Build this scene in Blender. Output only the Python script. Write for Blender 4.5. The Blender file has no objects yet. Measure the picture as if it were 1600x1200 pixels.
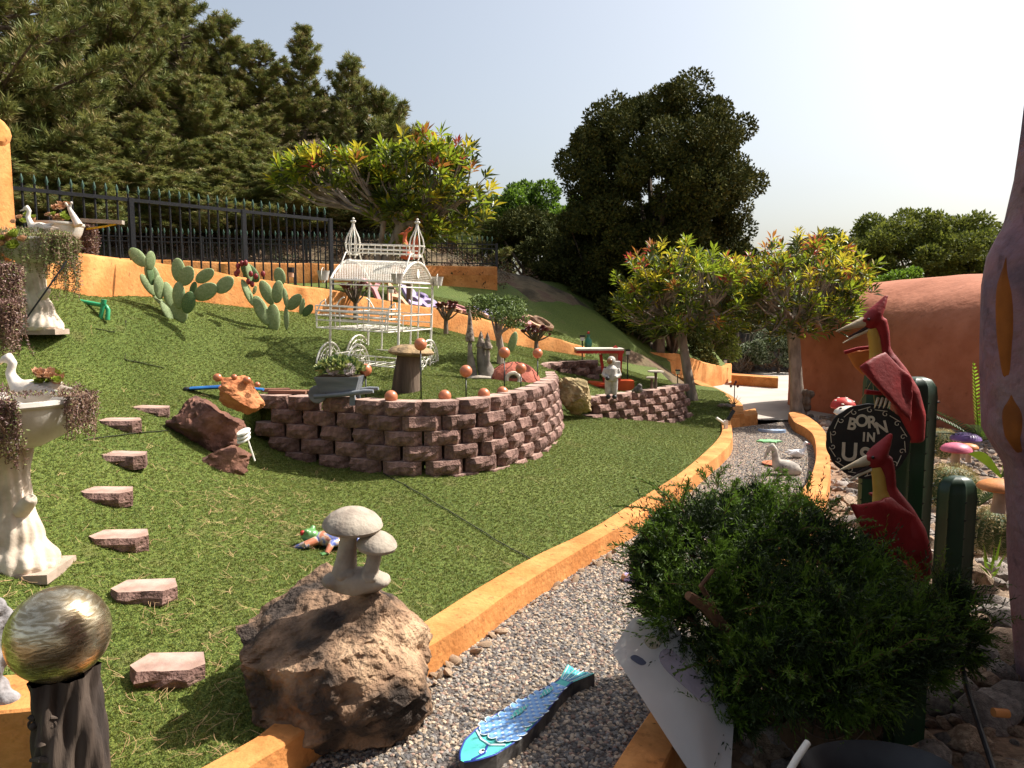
import bpy, bmesh, math, random
import numpy as np
from mathutils import Vector, Matrix, noise
R = math.radians
random.seed(7); rng = np.random.default_rng(7)
C = bpy.context.scene.collection
SC = bpy.context.scene

# ------------------------------------------------------------------ camera, sky, sun, exposure
F, PITCH, CAMZ = 1100.0, R(5.5), 2.0
cd = bpy.data.cameras.new('camera'); cam = bpy.data.objects.new('camera', cd); C.objects.link(cam)
cam.location = (0, 0, CAMZ); cam.rotation_euler = (R(90) - PITCH, 0, 0)
cd.sensor_width = 36.0; cd.lens = 36.0 * F / 1600.0; cd.clip_start = .05; cd.clip_end = 600
SC.camera = cam
SUN_EL = R(50); SUN_DIR = Vector((.93, .36, 0)).normalized() * math.cos(SUN_EL) + Vector((0, 0, math.sin(SUN_EL)))
w = bpy.data.worlds.new('World'); SC.world = w; w.use_nodes = True
nt = w.node_tree; nt.nodes.clear()
sky = nt.nodes.new('ShaderNodeTexSky'); sky.sky_type = 'NISHITA'; sky.sun_disc = False
sky.sun_elevation = SUN_EL; sky.sun_rotation = math.atan2(SUN_DIR.x, SUN_DIR.y)
sky.air_density = 1.3; sky.dust_density = 5.0; sky.ozone_density = 1.2; sky.altitude = 100
bg = nt.nodes.new('ShaderNodeBackground'); bg.inputs[1].default_value = 0.106
out = nt.nodes.new('ShaderNodeOutputWorld')
hsv = nt.nodes.new('ShaderNodeHueSaturation'); hsv.inputs['Saturation'].default_value = .62; nt.links.new(sky.outputs[0], hsv.inputs['Color']); nt.links.new(hsv.outputs[0], bg.inputs[0]); nt.links.new(bg.outputs[0], out.inputs[0])
sl = bpy.data.lights.new('sun', 'SUN'); sl.energy = 5.0; sl.angle = R(.55); sl.color = (1, .95, .87)
so = bpy.data.objects.new('sun', sl); C.objects.link(so); so.location = (10, 5, 20)
so.rotation_euler = (-SUN_DIR).to_track_quat('-Z', 'Y').to_euler()
SC.view_settings.view_transform = 'Standard'; SC.view_settings.look = 'None'
SC.view_settings.exposure = 0.8; SC.view_settings.gamma = 1; SC.view_settings.use_curve_mapping = False

# ------------------------------------------------------------------ survey helpers (photo bearing -> place)
def ray(u, v):
    a = (u - 800) / F; b = (600 - v) / F
    return Vector((a, math.cos(PITCH) + b * math.sin(PITCH), -math.sin(PITCH) + b * math.cos(PITCH)))
def P(u, v, D):
    d = ray(u, v); return Vector((0, 0, CAMZ)) + d * (D / d.y)
def Z(u, v, z):
    d = ray(u, v); return Vector((0, 0, CAMZ)) + d * ((z - CAMZ) / d.z)
def smooth(pts, n=8):
    pts = [Vector(p) for p in pts]; o = []
    q = [pts[0] * 2 - pts[1]] + pts + [pts[-1] * 2 - pts[-2]]
    for i in range(1, len(q) - 2):
        for k in range(n):
            t = k / n; a, b, c, d = q[i-1], q[i], q[i+1], q[i+2]
            o.append(.5 * ((2*b) + (c-a)*t + (2*a-5*b+4*c-d)*t*t + (3*b-a-3*c+d)*t*t*t))
    o.append(pts[-1]); return o
def resample(pts, n):
    d = [0]
    for a, b in zip(pts, pts[1:]): d.append(d[-1] + (b - a).length)
    o = []; j = 0
    for i in range(n):
        s = d[-1] * i / (n - 1)
        while j < len(d) - 2 and d[j+1] < s: j += 1
        t = (s - d[j]) / max(1e-9, d[j+1] - d[j]); o.append(pts[j].lerp(pts[j+1], min(1, max(0, t))))
    return o
def nz(p, s=1, o=3): return noise.fractal(Vector(p) * s, 1.0, 2.0, o)

# ------------------------------------------------------------------ materials
MATS = {}
def M(name, c1, c2=None, scale=6, rough=.85, bump=.3, bscale=40, c3=None, metal=0, spec=.3, trans=0, coat=0, dist=.01, sx=None, rnd=0, detail=6, lo=.38, hi=.62, stain=0, sscale=1.6):
    if name in MATS: return MATS[name]
    m = bpy.data.materials.new(name); m.use_nodes = True; t = m.node_tree; N = t.nodes; L = t.links
    b = N['Principled BSDF']; b.inputs['Roughness'].default_value = rough; b.inputs['Metallic'].default_value = metal
    b.inputs['Specular IOR Level'].default_value = spec; b.inputs['Coat Weight'].default_value = coat
    tc = N.new('ShaderNodeTexCoord'); co = tc.outputs['Object']
    if sx:
        mp = N.new('ShaderNodeMapping'); mp.inputs['Scale'].default_value = sx; L.new(co, mp.inputs[0]); co = mp.outputs[0]
    c2 = c2 or tuple(x * .75 for x in c1)
    n1 = N.new('ShaderNodeTexNoise'); n1.inputs['Scale'].default_value = scale; n1.inputs['Detail'].default_value = detail
    L.new(co, n1.inputs['Vector'])
    r = N.new('ShaderNodeValToRGB'); L.new(n1.outputs[0], r.inputs[0])
    r.color_ramp.elements[0].position = lo; r.color_ramp.elements[1].position = hi
    r.color_ramp.elements[0].color = (*c2, 1); r.color_ramp.elements[1].color = (*c1, 1)
    if c3: e = r.color_ramp.elements.new((lo + hi) / 2 + .02); e.color = (*c3, 1)
    col = r.outputs[0]
    if rnd:
        oi = N.new('ShaderNodeObjectInfo'); mr = N.new('ShaderNodeMapRange'); L.new(oi.outputs['Random'], mr.inputs[0])
        mr.inputs[3].default_value = 1 - rnd; mr.inputs[4].default_value = 1 + rnd
        hs = N.new('ShaderNodeHueSaturation'); L.new(col, hs.inputs['Color']); L.new(mr.outputs[0], hs.inputs['Value']); col = hs.outputs[0]
    if stain:
        n3 = N.new('ShaderNodeTexNoise'); n3.inputs['Scale'].default_value = sscale; n3.inputs['Detail'].default_value = 12; n3.inputs['Roughness'].default_value = .72; L.new(tc.outputs['Object'], n3.inputs['Vector'])
        r3 = N.new('ShaderNodeValToRGB'); L.new(n3.outputs[0], r3.inputs[0]); r3.color_ramp.elements[0].position = .36; r3.color_ramp.elements[1].position = .60; k = 1-stain
        r3.color_ramp.elements[0].color = (k, k*.94, k*.88, 1); r3.color_ramp.elements[1].color = (1.04, 1.04, 1.06, 1)
        n4 = N.new('ShaderNodeTexNoise'); n4.inputs['Scale'].default_value = sscale*9; n4.inputs['Detail'].default_value = 9; L.new(tc.outputs['Object'], n4.inputs['Vector'])
        r4 = N.new('ShaderNodeValToRGB'); L.new(n4.outputs[0], r4.inputs[0]); r4.color_ramp.elements[0].position = .28; r4.color_ramp.elements[1].position = .40; k = 1-stain*1.3; r4.color_ramp.elements[0].color = (k, k, k, 1); r4.color_ramp.elements[1].color = (1, 1, 1, 1)
        for rr_ in (r3, r4):
            mm = N.new('ShaderNodeMix'); mm.data_type = 'RGBA'; mm.blend_type = 'MULTIPLY'; mm.inputs[0].default_value = 1; L.new(col, mm.inputs[6]); L.new(rr_.outputs[0], mm.inputs[7]); col = mm.outputs[2]
    L.new(col, b.inputs['Base Color'])
    if bump:
        n2 = N.new('ShaderNodeTexNoise'); n2.inputs['Scale'].default_value = bscale; n2.inputs['Detail'].default_value = 8
        L.new(co, n2.inputs['Vector'])
        bp = N.new('ShaderNodeBump'); bp.inputs['Strength'].default_value = bump; bp.inputs['Distance'].default_value = dist
        L.new(n2.outputs[0], bp.inputs['Height']); L.new(bp.outputs[0], b.inputs['Normal'])
    if trans:
        tr = N.new('ShaderNodeBsdfTranslucent'); L.new(col, tr.inputs[0]); mx = N.new('ShaderNodeMixShader'); mx.inputs[0].default_value = trans
        L.new(b.outputs[0], mx.inputs[1]); L.new(tr.outputs[0], mx.inputs[2]); L.new(mx.outputs[0], N['Material Output'].inputs[0])
    MATS[name] = m; return m

STUCCO = M('orange_stucco', (.64, .285, .09), (.54, .21, .055), 3, .9, .8, 26, dist=.012, stain=.32, sscale=2.2)
TURF = None
BLOCK = M('split_block', (.30, .185, .15), (.17, .10, .082), 16, .95, 1.0, 55, c3=(.235, .14, .115), dist=.018, rnd=.2, stain=.25, sscale=3)
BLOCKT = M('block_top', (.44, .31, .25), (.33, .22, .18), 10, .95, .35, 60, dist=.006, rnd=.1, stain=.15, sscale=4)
IRON = M('black_iron', (.012, .012, .014), (.02, .02, .022), 30, .45, .1, 60)
IRONG = M('grey_iron', (.03, .032, .036), (.02, .02, .022), 30, .5, .1, 60)
WHITE = M('white_metal', (.78, .74, .66), (.6, .52, .42), 18, .55, .2, 60, lo=.25, hi=.5)
CAST = M('cast_stone_white', (.66, .56, .45), (.36, .28, .20), 6, .8, .5, 40, lo=.3, hi=.58, dist=.008)
BASIN = M('white_basin', (.62, .58, .52), (.40, .35, .29), 5, .6, .2, 30, lo=.25, hi=.6)
TERRA = M('terracotta_glaze', (.52, .18, .085), (.42, .13, .06), 9, .32, .08, 30, spec=.5)
BARK = M('bark', (.20, .15, .11), (.09, .065, .048), 10, .95, .9, 30, dist=.015, sx=(1, 1, .35))
PALEBARK = M('pale_bark', (.36, .29, .23), (.20, .155, .12), 9, .9, .6, 35, dist=.01, sx=(1, 1, .4))
SOIL = M('soil', (.12, .075, .045), (.06, .04, .026), 8, 1, .8, 25, dist=.03)

# ------------------------------------------------------------------ mesh builder
def frame(t, up=Vector((0, 0, 1))):
    t = t.normalized()
    if abs(t.dot(up)) > .98: up = Vector((1, 0, 0))
    s = t.cross(up).normalized(); return s, s.cross(t).normalized()
class MB:
    def __init__(s): s.v = []; s.f = []; s.m = []
    def add(s, v, f, m=0):
        o = len(s.v); s.v += [tuple(x) for x in v]; s.f += [tuple(i + o for i in q) for q in f]; s.m += [m] * len(f); return s
    def box(s, c, d, rot=(0, 0, 0), m=0, taper=1.0):
        from mathutils import Euler
        e = Euler(rot).to_matrix(); c = Vector(c); x, y, z = d[0]/2, d[1]/2, d[2]/2
        pts = [(-x,-y,-z),(x,-y,-z),(x,y,-z),(-x,y,-z),(-x*taper,-y*taper,z),(x*taper,-y*taper,z),(x*taper,y*taper,z),(-x*taper,y*taper,z)]
        return s.add([c + e @ Vector(p) for p in pts], [(0,3,2,1),(4,5,6,7),(0,1,5,4),(1,2,6,5),(2,3,7,6),(3,0,4,7)], m)
    def tube(s, path, r, n=8, m=0, cap=True, jit=0, flat=1.0):
        path = [Vector(p) for p in path]; k = len(path)
        if not hasattr(r, '__len__'): r = [r] * k
        v = []; side = None
        for i, p in enumerate(path):
            t = (path[min(i+1, k-1)] - path[max(i-1, 0)]); t = t.normalized() if t.length > 1e-9 else Vector((0,0,1))
            if side is None: side, up = frame(t)
            else:
                side = (side - t * side.dot(t)); side = side.normalized() if side.length > 1e-6 else frame(t)[0]
                up = side.cross(t)
            for j in range(n):
                a = 2 * math.pi * j / n; rr = r[i] * (1 + (jit * nz((p.x*3+math.cos(a), p.y*3+math.sin(a), p.z*3), 2) if jit else 0))
                v.append(p + (side * math.cos(a) + up * math.sin(a) * flat) * rr)
        f = [(i*n+j, i*n+(j+1) % n, (i+1)*n+(j+1) % n, (i+1)*n+j) for i in range(k-1) for j in range(n)]
        if cap: f += [tuple(range(n))[::-1], tuple(range((k-1)*n, k*n))]
        return s.add(v, f, m)
    def lathe(s, prof, n=20, c=(0, 0, 0), m=0, sx=1, sy=1, fn=None):
        v = []
        for r, z in prof:
            for j in range(n):
                a = 2*math.pi*j/n; rr = r * (fn(a, z) if fn else 1)
                v.append((c[0]+rr*math.cos(a)*sx, c[1]+rr*math.sin(a)*sy, c[2]+z))
        k = len(prof)
        f = [(i*n+j, i*n+(j+1) % n, (i+1)*n+(j+1) % n, (i+1)*n+j) for i in range(k-1) for j in range(n)]
        if prof[0][0] > 1e-4: f.append(tuple(range(n))[::-1])
        if prof[-1][0] > 1e-4: f.append(tuple(range((k-1)*n, k*n)))
        return s.add(v, f, m)
    def ball(s, c, r, n=12, m=0, rot=None):
        if not hasattr(r, '__len__'): r = (r, r, r)
        c = Vector(c); v = []; k = max(6, n*2//3)
        for i in range(k+1):
            ph = math.pi * i / k
            for j in range(n):
                a = 2*math.pi*j/n; p = Vector((r[0]*math.sin(ph)*math.cos(a), r[1]*math.sin(ph)*math.sin(a), r[2]*math.cos(ph)))
                if rot is not None: p = rot @ p
                v.append(c + p)
        f = [(i*n+j, (i+1)*n+j, (i+1)*n+(j+1) % n, i*n+(j+1) % n) for i in range(k) for j in range(n)]
        return s.add(v, f, m)
    def ring(s, c, R_, r, ax=(0, 0, 1), n=24, k=6, m=0, a0=0, a1=2*math.pi):
        sd, up = frame(Vector(ax)); c = Vector(c); cl = abs(a1-a0-2*math.pi) < 1e-3
        pts = [c + (sd*math.cos(a0+(a1-a0)*i/n) + up*math.sin(a0+(a1-a0)*i/n))*R_ for i in range(n+1)]
        return s.tube(pts, r, k, m, cap=not cl)
    def surf(s, fn, nu, nv, m=0, closeu=False):
        v = [fn(i/(nu if closeu else nu-1), j/(nv-1)) for j in range(nv) for i in range(nu)]
        f = [(j*nu+i, j*nu+(i+1) % nu, (j+1)*nu+(i+1) % nu, (j+1)*nu+i) for j in range(nv-1) for i in range(nu if closeu else nu-1)]
        return s.add(v, f, m)
    def mesh(s, name, mats, smooth=True):
        me = bpy.data.meshes.new(name); me.from_pydata(s.v, [], s.f)
        for x in (mats if isinstance(mats, (list, tuple)) else [mats]): me.materials.append(x)
        me.polygons.foreach_set('material_index', s.m)
        if smooth: me.polygons.foreach_set('use_smooth', [True]*len(s.f))
        me.update(); return me
    def build(s, name, mats, parent=None, smooth=True, world=False, rm=0, angle=None):
        me = s.mesh(name, mats, smooth)
        if smooth and not rm:
            try: me.set_sharp_from_angle(angle=R(angle or 40))
            except Exception: pass
        o = bpy.data.objects.new(name, me); C.objects.link(o)
        if parent:
            o.parent = parent
            if world and parent.type == 'EMPTY': o.location = -parent.location
        if rm:
            md = o.modifiers.new('remesh', 'REMESH'); md.mode = 'VOXEL'; md.voxel_size = rm; md.use_smooth_shade = True
            ms = o.modifiers.new('smooth', 'SMOOTH'); ms.iterations = 30 if 'wing' in name else 4; ms.factor = .6
        return o
def npmesh(name, V, Fc, mats, mi=None, parent=None, world=False, smooth=False):
    me = bpy.data.meshes.new(name); V = np.asarray(V, np.float32); Fc = np.asarray(Fc, np.int32); n = Fc.shape[1]
    me.vertices.add(len(V)); me.vertices.foreach_set('co', V.ravel())
    me.loops.add(Fc.size); me.loops.foreach_set('vertex_index', Fc.ravel())
    me.polygons.add(len(Fc)); me.polygons.foreach_set('loop_start', np.arange(len(Fc), dtype=np.int32)*n)
    me.polygons.foreach_set('loop_total', np.full(len(Fc), n, np.int32))
    for x in (mats if isinstance(mats, (list, tuple)) else [mats]): me.materials.append(x)
    if mi is not None: me.polygons.foreach_set('material_index', np.asarray(mi, np.int32))
    if smooth: me.polygons.foreach_set('use_smooth', np.ones(len(Fc), bool))
    me.update(calc_edges=True); me.validate()
    o = bpy.data.objects.new(name, me); C.objects.link(o)
    if parent:
        o.parent = parent
        if world and parent.type == 'EMPTY': o.location = -parent.location
    return o
def unit(a): return a / np.maximum(np.linalg.norm(a, axis=1, keepdims=True), 1e-9)
def leafmesh(pos, d, ln, wd, nrm=None, fold=.15, droop=0.0, midp=.45):
    """4-vertex folded leaves; returns V, F(tris)"""
    n = len(pos); d = unit(d)
    if nrm is None: nrm = rng.normal(size=(n, 3))
    sd = unit(np.cross(d, nrm)); up = np.cross(sd, d)
    ln = np.broadcast_to(ln, n)[:, None]; wd = np.broadcast_to(wd, n)[:, None]
    base = pos; mid = pos + d*ln*midp; tip = pos + d*ln; tip[:, 2] -= (droop*ln)[:, 0]
    Lf = mid + sd*wd/2 + up*wd*fold; Rt = mid - sd*wd/2 + up*wd*fold
    V = np.stack([base, Lf, tip, Rt], 1).reshape(-1, 3); i = np.arange(n)[:, None]*4
    return V, np.concatenate([i + [0, 1, 2], i + [0, 2, 3]], 1).reshape(-1, 3)
def tag(o, label=None, cat=None, group=None, kind=None):
    if label: o['label'] = label
    if cat: o['category'] = cat
    if group: o['group'] = group
    if kind: o['kind'] = kind
    return o
def thing(name, label, cat, loc=(0, 0, 0), rz=0, group=None):
    o = bpy.data.objects.new(name, None); C.objects.link(o); o.location = loc; o.rotation_euler = (0, 0, rz); o.empty_display_size = .1
    return tag(o, label, cat, group)
def dup(o, loc=None, rz=None, label=None, sc=None, parent=None):
    c = o.copy(); C.objects.link(c)
    if parent is not None: c.parent = parent
    if loc is not None: c.location = loc
    if rz is not None: c.rotation_euler = (0, 0, rz) if not hasattr(rz, '__len__') else rz
    if sc is not None: c.scale = (sc, sc, sc) if not hasattr(sc, '__len__') else sc
    if label: c['label'] = label
    for ch in list(o.children): dup(ch, parent=c)
    return c
def put(me, name, loc, rot=(0, 0, 0), sc=(1, 1, 1), parent=None):
    o = bpy.data.objects.new(name, me); C.objects.link(o); o.location = loc; o.rotation_euler = rot; o.scale = sc
    if parent: o.parent = parent
    return o
def rockmesh(name, mat, seed, sub=3, dims=(1, 1, 1), amp=.35, fine=.08, cuts=7):
    bm = bmesh.new(); bmesh.ops.create_icosphere(bm, subdivisions=sub, radius=1)
    rd = random.Random(seed); pl = []
    for i in range(cuts):
        n = Vector((rd.gauss(0, 1), rd.gauss(0, 1), rd.gauss(0, .8))).normalized(); pl.append((n, rd.uniform(.55, .85)))
    off = Vector((seed*3.1, seed*1.7, seed*.9))
    for v in bm.verts:
        p = v.co.copy()
        for n, d in pl:
            k = p.dot(n) - d
            if k > 0: p -= n*k*.9
        q = p + off
        p = p * (1 + amp*.5*noise.noise(q*1.3) + fine*noise.fractal(q*4, .8, 2.1, 5) + fine*.8*(.5-noise.cell(q*3.5))*.4)
        v.co = Vector((p.x*dims[0], p.y*dims[1], p.z*dims[2]))
    me = bpy.data.meshes.new(name); bm.to_mesh(me); bm.free(); me.materials.append(mat)
    me.polygons.foreach_set('use_smooth', [True]*len(me.polygons))
    try: me.set_sharp_from_angle(angle=R(32))
    except Exception: pass
    return me
def scatter(name, emitter_mesh, inst, density, smin, smax, tilt=.3, seed=1, label=None, zoff=0):
    """geometry-node ground cover: one object, kind = stuff"""
    o = bpy.data.objects.new(name, emitter_mesh); C.objects.link(o); o['kind'] = 'stuff'
    g = bpy.data.node_groups.new(name, 'GeometryNodeTree')
    g.interface.new_socket('Geometry', in_out='INPUT', socket_type='NodeSocketGeometry')
    g.interface.new_socket('Geometry', in_out='OUTPUT', socket_type='NodeSocketGeometry')
    N = g.nodes; L = g.links; gi = N.new('NodeGroupInput'); go = N.new('NodeGroupOutput'); jn = N.new('GeometryNodeJoinGeometry')
    for k, io in enumerate(inst):
        dp = N.new('GeometryNodeDistributePointsOnFaces'); dp.inputs['Density'].default_value = density/len(inst); dp.inputs['Seed'].default_value = seed*10+k
        L.new(gi.outputs[0], dp.inputs['Mesh'])
        ob = N.new('GeometryNodeObjectInfo'); ob.inputs['Object'].default_value = io; ob.inputs['As Instance'].default_value = True
        ip = N.new('GeometryNodeInstanceOnPoints'); L.new(dp.outputs['Points'], ip.inputs['Points']); L.new(ob.outputs['Geometry'], ip.inputs['Instance'])
        rv = N.new('FunctionNodeRandomValue'); rv.data_type = 'FLOAT_VECTOR'; rv.inputs['Min'].default_value = (-tilt, -tilt, 0); rv.inputs['Max'].default_value = (tilt, tilt, 6.283); rv.inputs['Seed'].default_value = k+3
        L.new(rv.outputs[0], ip.inputs['Rotation'])
        rs = N.new('FunctionNodeRandomValue'); rs.data_type = 'FLOAT'; rs.inputs[2].default_value = smin; rs.inputs[3].default_value = smax; rs.inputs['Seed'].default_value = k+17
        L.new(rs.outputs[1], ip.inputs['Scale']); L.new(ip.outputs[0], jn.inputs[0])
    L.new(jn.outputs[0], go.inputs[0]); md = o.modifiers.new('scatter', 'NODES'); md.node_group = g
    return o
def loose(name, me):      # data only, an instance source for ground cover, not placed in the scene itself
    return bpy.data.objects.new(name, me)

# ------------------------------------------------------------------ terrain
W1 = smooth([Z(u, v, 1.15) for u, v in [(395, 616), (430, 618), (520, 622), (640, 628), (760, 622), (815, 612), (850, 603), (870, 592), (868, 580)]], 8)
W2 = smooth([Z(u, v, .78) for u, v in [(918, 622), (960, 617), (1000, 612), (1040, 607), (1075, 600)]], 8)
KI = smooth([Z(u, v, .17) for u, v in [(230, 1262), (311, 1200), (397, 1153), (470, 1095), (560, 1035), (667, 968), (760, 910), (840, 866), (920, 828), (989, 785), (1060, 740), (1100, 707), (1120, 687), (1128, 672), (1126, 655)]], 6)
KO = smooth([Z(u, v, .17) for u, v in [(290, 1270), (381, 1200), (464, 1150), (540, 1095), (600, 1055), (667, 1010), (740, 965), (802, 920), (920, 849), (1003, 802), (1065, 757), (1100, 728), (1130, 704), (1144, 684), (1142, 657)]], 6)
RL = smooth([Z(u, v, .17) for u, v in [(1232, 645), (1241, 659), (1258, 668), (1271, 681), (1275, 710), (1268, 740), (1250, 770), (1200, 850), (1110, 980), (1017, 1109), (956, 1200), (900, 1290)]], 6)
RR = smooth([Z(u, v, .17) for u, v in [(1247, 643), (1265, 652), (1283, 666), (1293, 683), (1297, 715), (1296, 745), (1285, 785), (1250, 870), (1170, 1000), (1085, 1110), (1036, 1200), (980, 1300)]], 6)
MW = [(20, 386, 446, 7.5), (90, 391, 449, 7.9), (150, 397, 450, 8.3), (200, 404, 457, 8.8), (266, 414, 464, 9.3), (365, 430, 477, 10), (500, 449, 489, 11), (620, 473, 505, 12), (684, 482, 511, 12.6), (756, 497, 528, 13.2), (822, 517, 541, 13.8), (914, 541, 556, 14.5)]
MWB = [P(u, b, d) for u, t, b, d in MW]; MWT = [P(u, t, d) for u, t, b, d in MW]
shared = [(100,1190,2.9),(265,1055,3.4),(230,932,4.0),(190,853,4.5),(168,780,5.0),(192,716,5.6),(190,665,6.2),(235,637,6.9),(60,890,4.0),(20,700,5.2),(200,600,7.6),(100,600,6.8),(50,520,7.2),(110,480,8.2),(160,490,7.8),(-150,520,6.5),(-100,900,3.6),(-150,700,4.6)]
lowA = [P(*a) for a in shared + [(400,900,4.4),(515,845,5.3),(700,800,6.2),(420,728,7.1),(640,735,7.0),(760,722,7.5),(850,692,8.8),(900,668,9.6),(1000,655,11.4),(1080,665,12.0),(250,750,5.7),(330,740,6.2),(1085,625,14),(1130,645,12.8),(1095,603,15.5),(1060,600,17)]] + [k - Vector((0, 0, .045)) for k in KI[::8]]
upA = [P(*a) for a in shared + [(270,503,8.6),(420,515,9.4),(350,560,8.6),(250,565,8.1),(360,592,8.0),(600,600,8.6),(680,590,8.9),(560,550,9.8),(700,545,10.5),(730,592,9.4),(860,580,10.6),(900,592,12.0)]] + [Vector((p.x, p.y+.25, 1.09)) for p in W1[::8]] + [Vector((p.x-.1, p.y+.4, .70)) for p in W2[::6]] + [b - Vector((0, 0, .02)) for b in resample(MWB, 24)] + [P(1000,590,14.5), P(1060,592,15.5), P(940,600,12.6)]
terA = [t - Vector((0, 0, .10)) for t in MWT] + [Vector(p) for p in [(-9,12.5,2.9),(-7.6,15,2.75),(-4.4,16,2.75),(-.4,17,2.75)]] + [P(800,470,16), P(860,452,18), P(960,510,17), P(1000,545,17.5), P(1140,570,21.5), P(1060,500,22)]
def tps(A):
    X = np.array([[p.x, p.y] for p in A]); z = np.array([p.z for p in A]); n = len(A)
    d = np.linalg.norm(X[:, None]-X[None], axis=2); K = np.where(d > 0, d*d*np.log(d+1e-12), 0) + np.eye(n)*.15
    Pm = np.hstack([np.ones((n, 1)), X]); S = np.zeros((n+3, n+3)); S[:n, :n] = K; S[:n, n:] = Pm; S[n:, :n] = Pm.T
    c = np.linalg.solve(S, np.concatenate([z, np.zeros(3)]))
    def ev(q):
        d = np.linalg.norm(q[:, None]-X[None], axis=2); return np.where(d > 0, d*d*np.log(d+1e-12), 0) @ c[:n] + c[n] + q @ c[n+1:]
    return ev
LOW, UP, TER = tps(lowA), tps(upA), tps(terA)
def inpoly(q, poly):
    x, y = q[:, 0], q[:, 1]; r = np.zeros(len(q), bool); n = len(poly)
    for i in range(n):
        x1, y1 = poly[i]; x2, y2 = poly[(i+1) % n]
        c = ((y1 > y) != (y2 > y)); xx = (x2-x1)*(y-y1)/((y2-y1) or 1e-9)+x1; r ^= c & (x < xx)
    return r
def offs(pl, d):
    o = []
    for i, p in enumerate(pl):
        t = (pl[min(i+1, len(pl)-1)] - pl[max(i-1, 0)]).normalized(); o.append(Vector((p.x - t.y*d, p.y + t.x*d, p.z)))
    return o
PLAT = [(-30, 7.1), (-3.4, 7.1), (-2.95, 7.45)] + [(p.x, p.y) for p in offs(W1, .15)] + [(.95, 10.75)] + [(p.x, p.y) for p in offs(W2, .15)] + [(3.35, 13.6), (3.4, 16), (3.4, 40), (-30, 40)]
MWO = offs(MWB, .12)
TERP = [(MWO[0].x-3, MWO[0].y-2.5)] + [(p.x, p.y) for p in MWO] + [(4.2, 18.2), (8, 22), (8, 40), (-30, 40), (-30, 6)]
def hz(q):
    q = np.atleast_2d(np.asarray(q, float)); lo = LOW(q); up = UP(q); te = TER(q)
    a = inpoly(q, PLAT); h = np.where(a, up, lo)
    wb = np.clip((q[:, 1]-6.3)/1.4, 0, 1)*1.0; lf = np.clip((-q[:, 0]-3.1)/.6, 0, 1)
    h = h*(1-lf) + (lo*(1-wb)+up*wb)*lf
    h = np.where(inpoly(q, TERP), te, h)
    # wrinkles of the loose turf
    x, y = q[:, 0], q[:, 1]
    wr = .050*np.sin((x*1.0+y*.35)*5.2+1.2*np.sin(y*1.7))*np.exp(-((x+4.3)/1.5)**2-((y-7.9)/1.1)**2)
    wr += .034*np.sin((x*1.0-y*.35)*7.5+np.sin(y*2))*np.exp(-((x-.2)/1.3)**2-((y-11.6)/1.4)**2)
    wr += .020*np.sin((x*.8+y*1.1)*3.3+np.sin(x*2.1)*.8)*np.exp(-((x-1.3)/2.2)**2-((y-7.6)/1.8)**2)
    wr += .012*np.sin((x*1.1-y*.6)*4.1)*np.exp(-((x+1.9)/1.1)**2-((y-5.0)/1.4)**2)
    return h + wr
def H(x, y): return float(hz([[x, y]])[0])
def G(u, v, dz=0):
    d = ray(u, v); t = np.arange(2.0, 30, .03); q = np.outer(t, [d.x, d.y]); zr = CAMZ + t*d.z; hh = hz(q)
    k = np.argmax(zr < hh); t0 = t[k]; return Vector((d.x*t0, d.y*t0, float(hh[k])+dz))
# ------------------------------------------------------------------ SETTING
def turf_mat():
    m = bpy.data.materials.new('artificial_turf'); m.use_nodes = True; t = m.node_tree; N = t.nodes; L = t.links; b = N['Principled BSDF']
    b.inputs['Roughness'].default_value = .75; b.inputs['Specular IOR Level'].default_value = .25
    tc = N.new('ShaderNodeTexCoord')
    def ns(sc, d=5):
        n = N.new('ShaderNodeTexNoise'); n.inputs['Scale'].default_value = sc; n.inputs['Detail'].default_value = d; L.new(tc.outputs['Object'], n.inputs['Vector']); return n.outputs[0]
    def ramp(i, *st):
        r = N.new('ShaderNodeValToRGB'); L.new(i, r.inputs[0]); e = r.color_ramp.elements
        e[0].position, e[0].color = st[0][0], (*st[0][1], 1); e[1].position, e[1].color = st[-1][0], (*st[-1][1], 1)
        for p, c in st[1:-1]: k = e.new(p); k.color = (*c, 1)
        return r.outputs[0]
    fine = ramp(ns(95, 3), (.36, (.035, .055, .008)), (.5, (.09, .125, .020)), (.66, (.17, .20, .042)))
    big = ramp(ns(.9, 4), (.35, (.82, .88, .7)), (.65, (1.15, 1.1, 1.05)))
    mx = N.new('ShaderNodeMix'); mx.data_type = 'RGBA'; mx.blend_type = 'MULTIPLY'; mx.inputs[0].default_value = 1
    L.new(fine, mx.inputs[6]); L.new(big, mx.inputs[7])
    dry = ramp(ns(2.3, 6), (.60, (0, 0, 0)), (.72, (.55, .55, .55)))
    m2 = N.new('ShaderNodeMix'); m2.data_type = 'RGBA'; L.new(dry, m2.inputs[0]); L.new(mx.outputs[2], m2.inputs[6]); m2.inputs[7].default_value = (.16, .13, .05, 1)
    L.new(m2.outputs[2], b.inputs['Base Color'])
    bp = N.new('ShaderNodeBump'); bp.inputs['Strength'].default_value = .9; bp.inputs['Distance'].default_value = .02; L.new(ns(110, 4), bp.inputs['Height']); L.new(bp.outputs[0], b.inputs['Normal'])
    return m
TURF = turf_mat()
mid = [a.lerp(b, .4) for a, b in zip(resample(KI, 60), resample(KO, 60))]
KF = smooth([P(1145, 648, 12.6), P(1142, 630, 14.2), P(1120, 614, 15.6), P(1090, 600, 16.8), P(1060, 588, 18.0), P(1000, 570, 19.0)], 6)   # far garden kerb beside the drive
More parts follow.
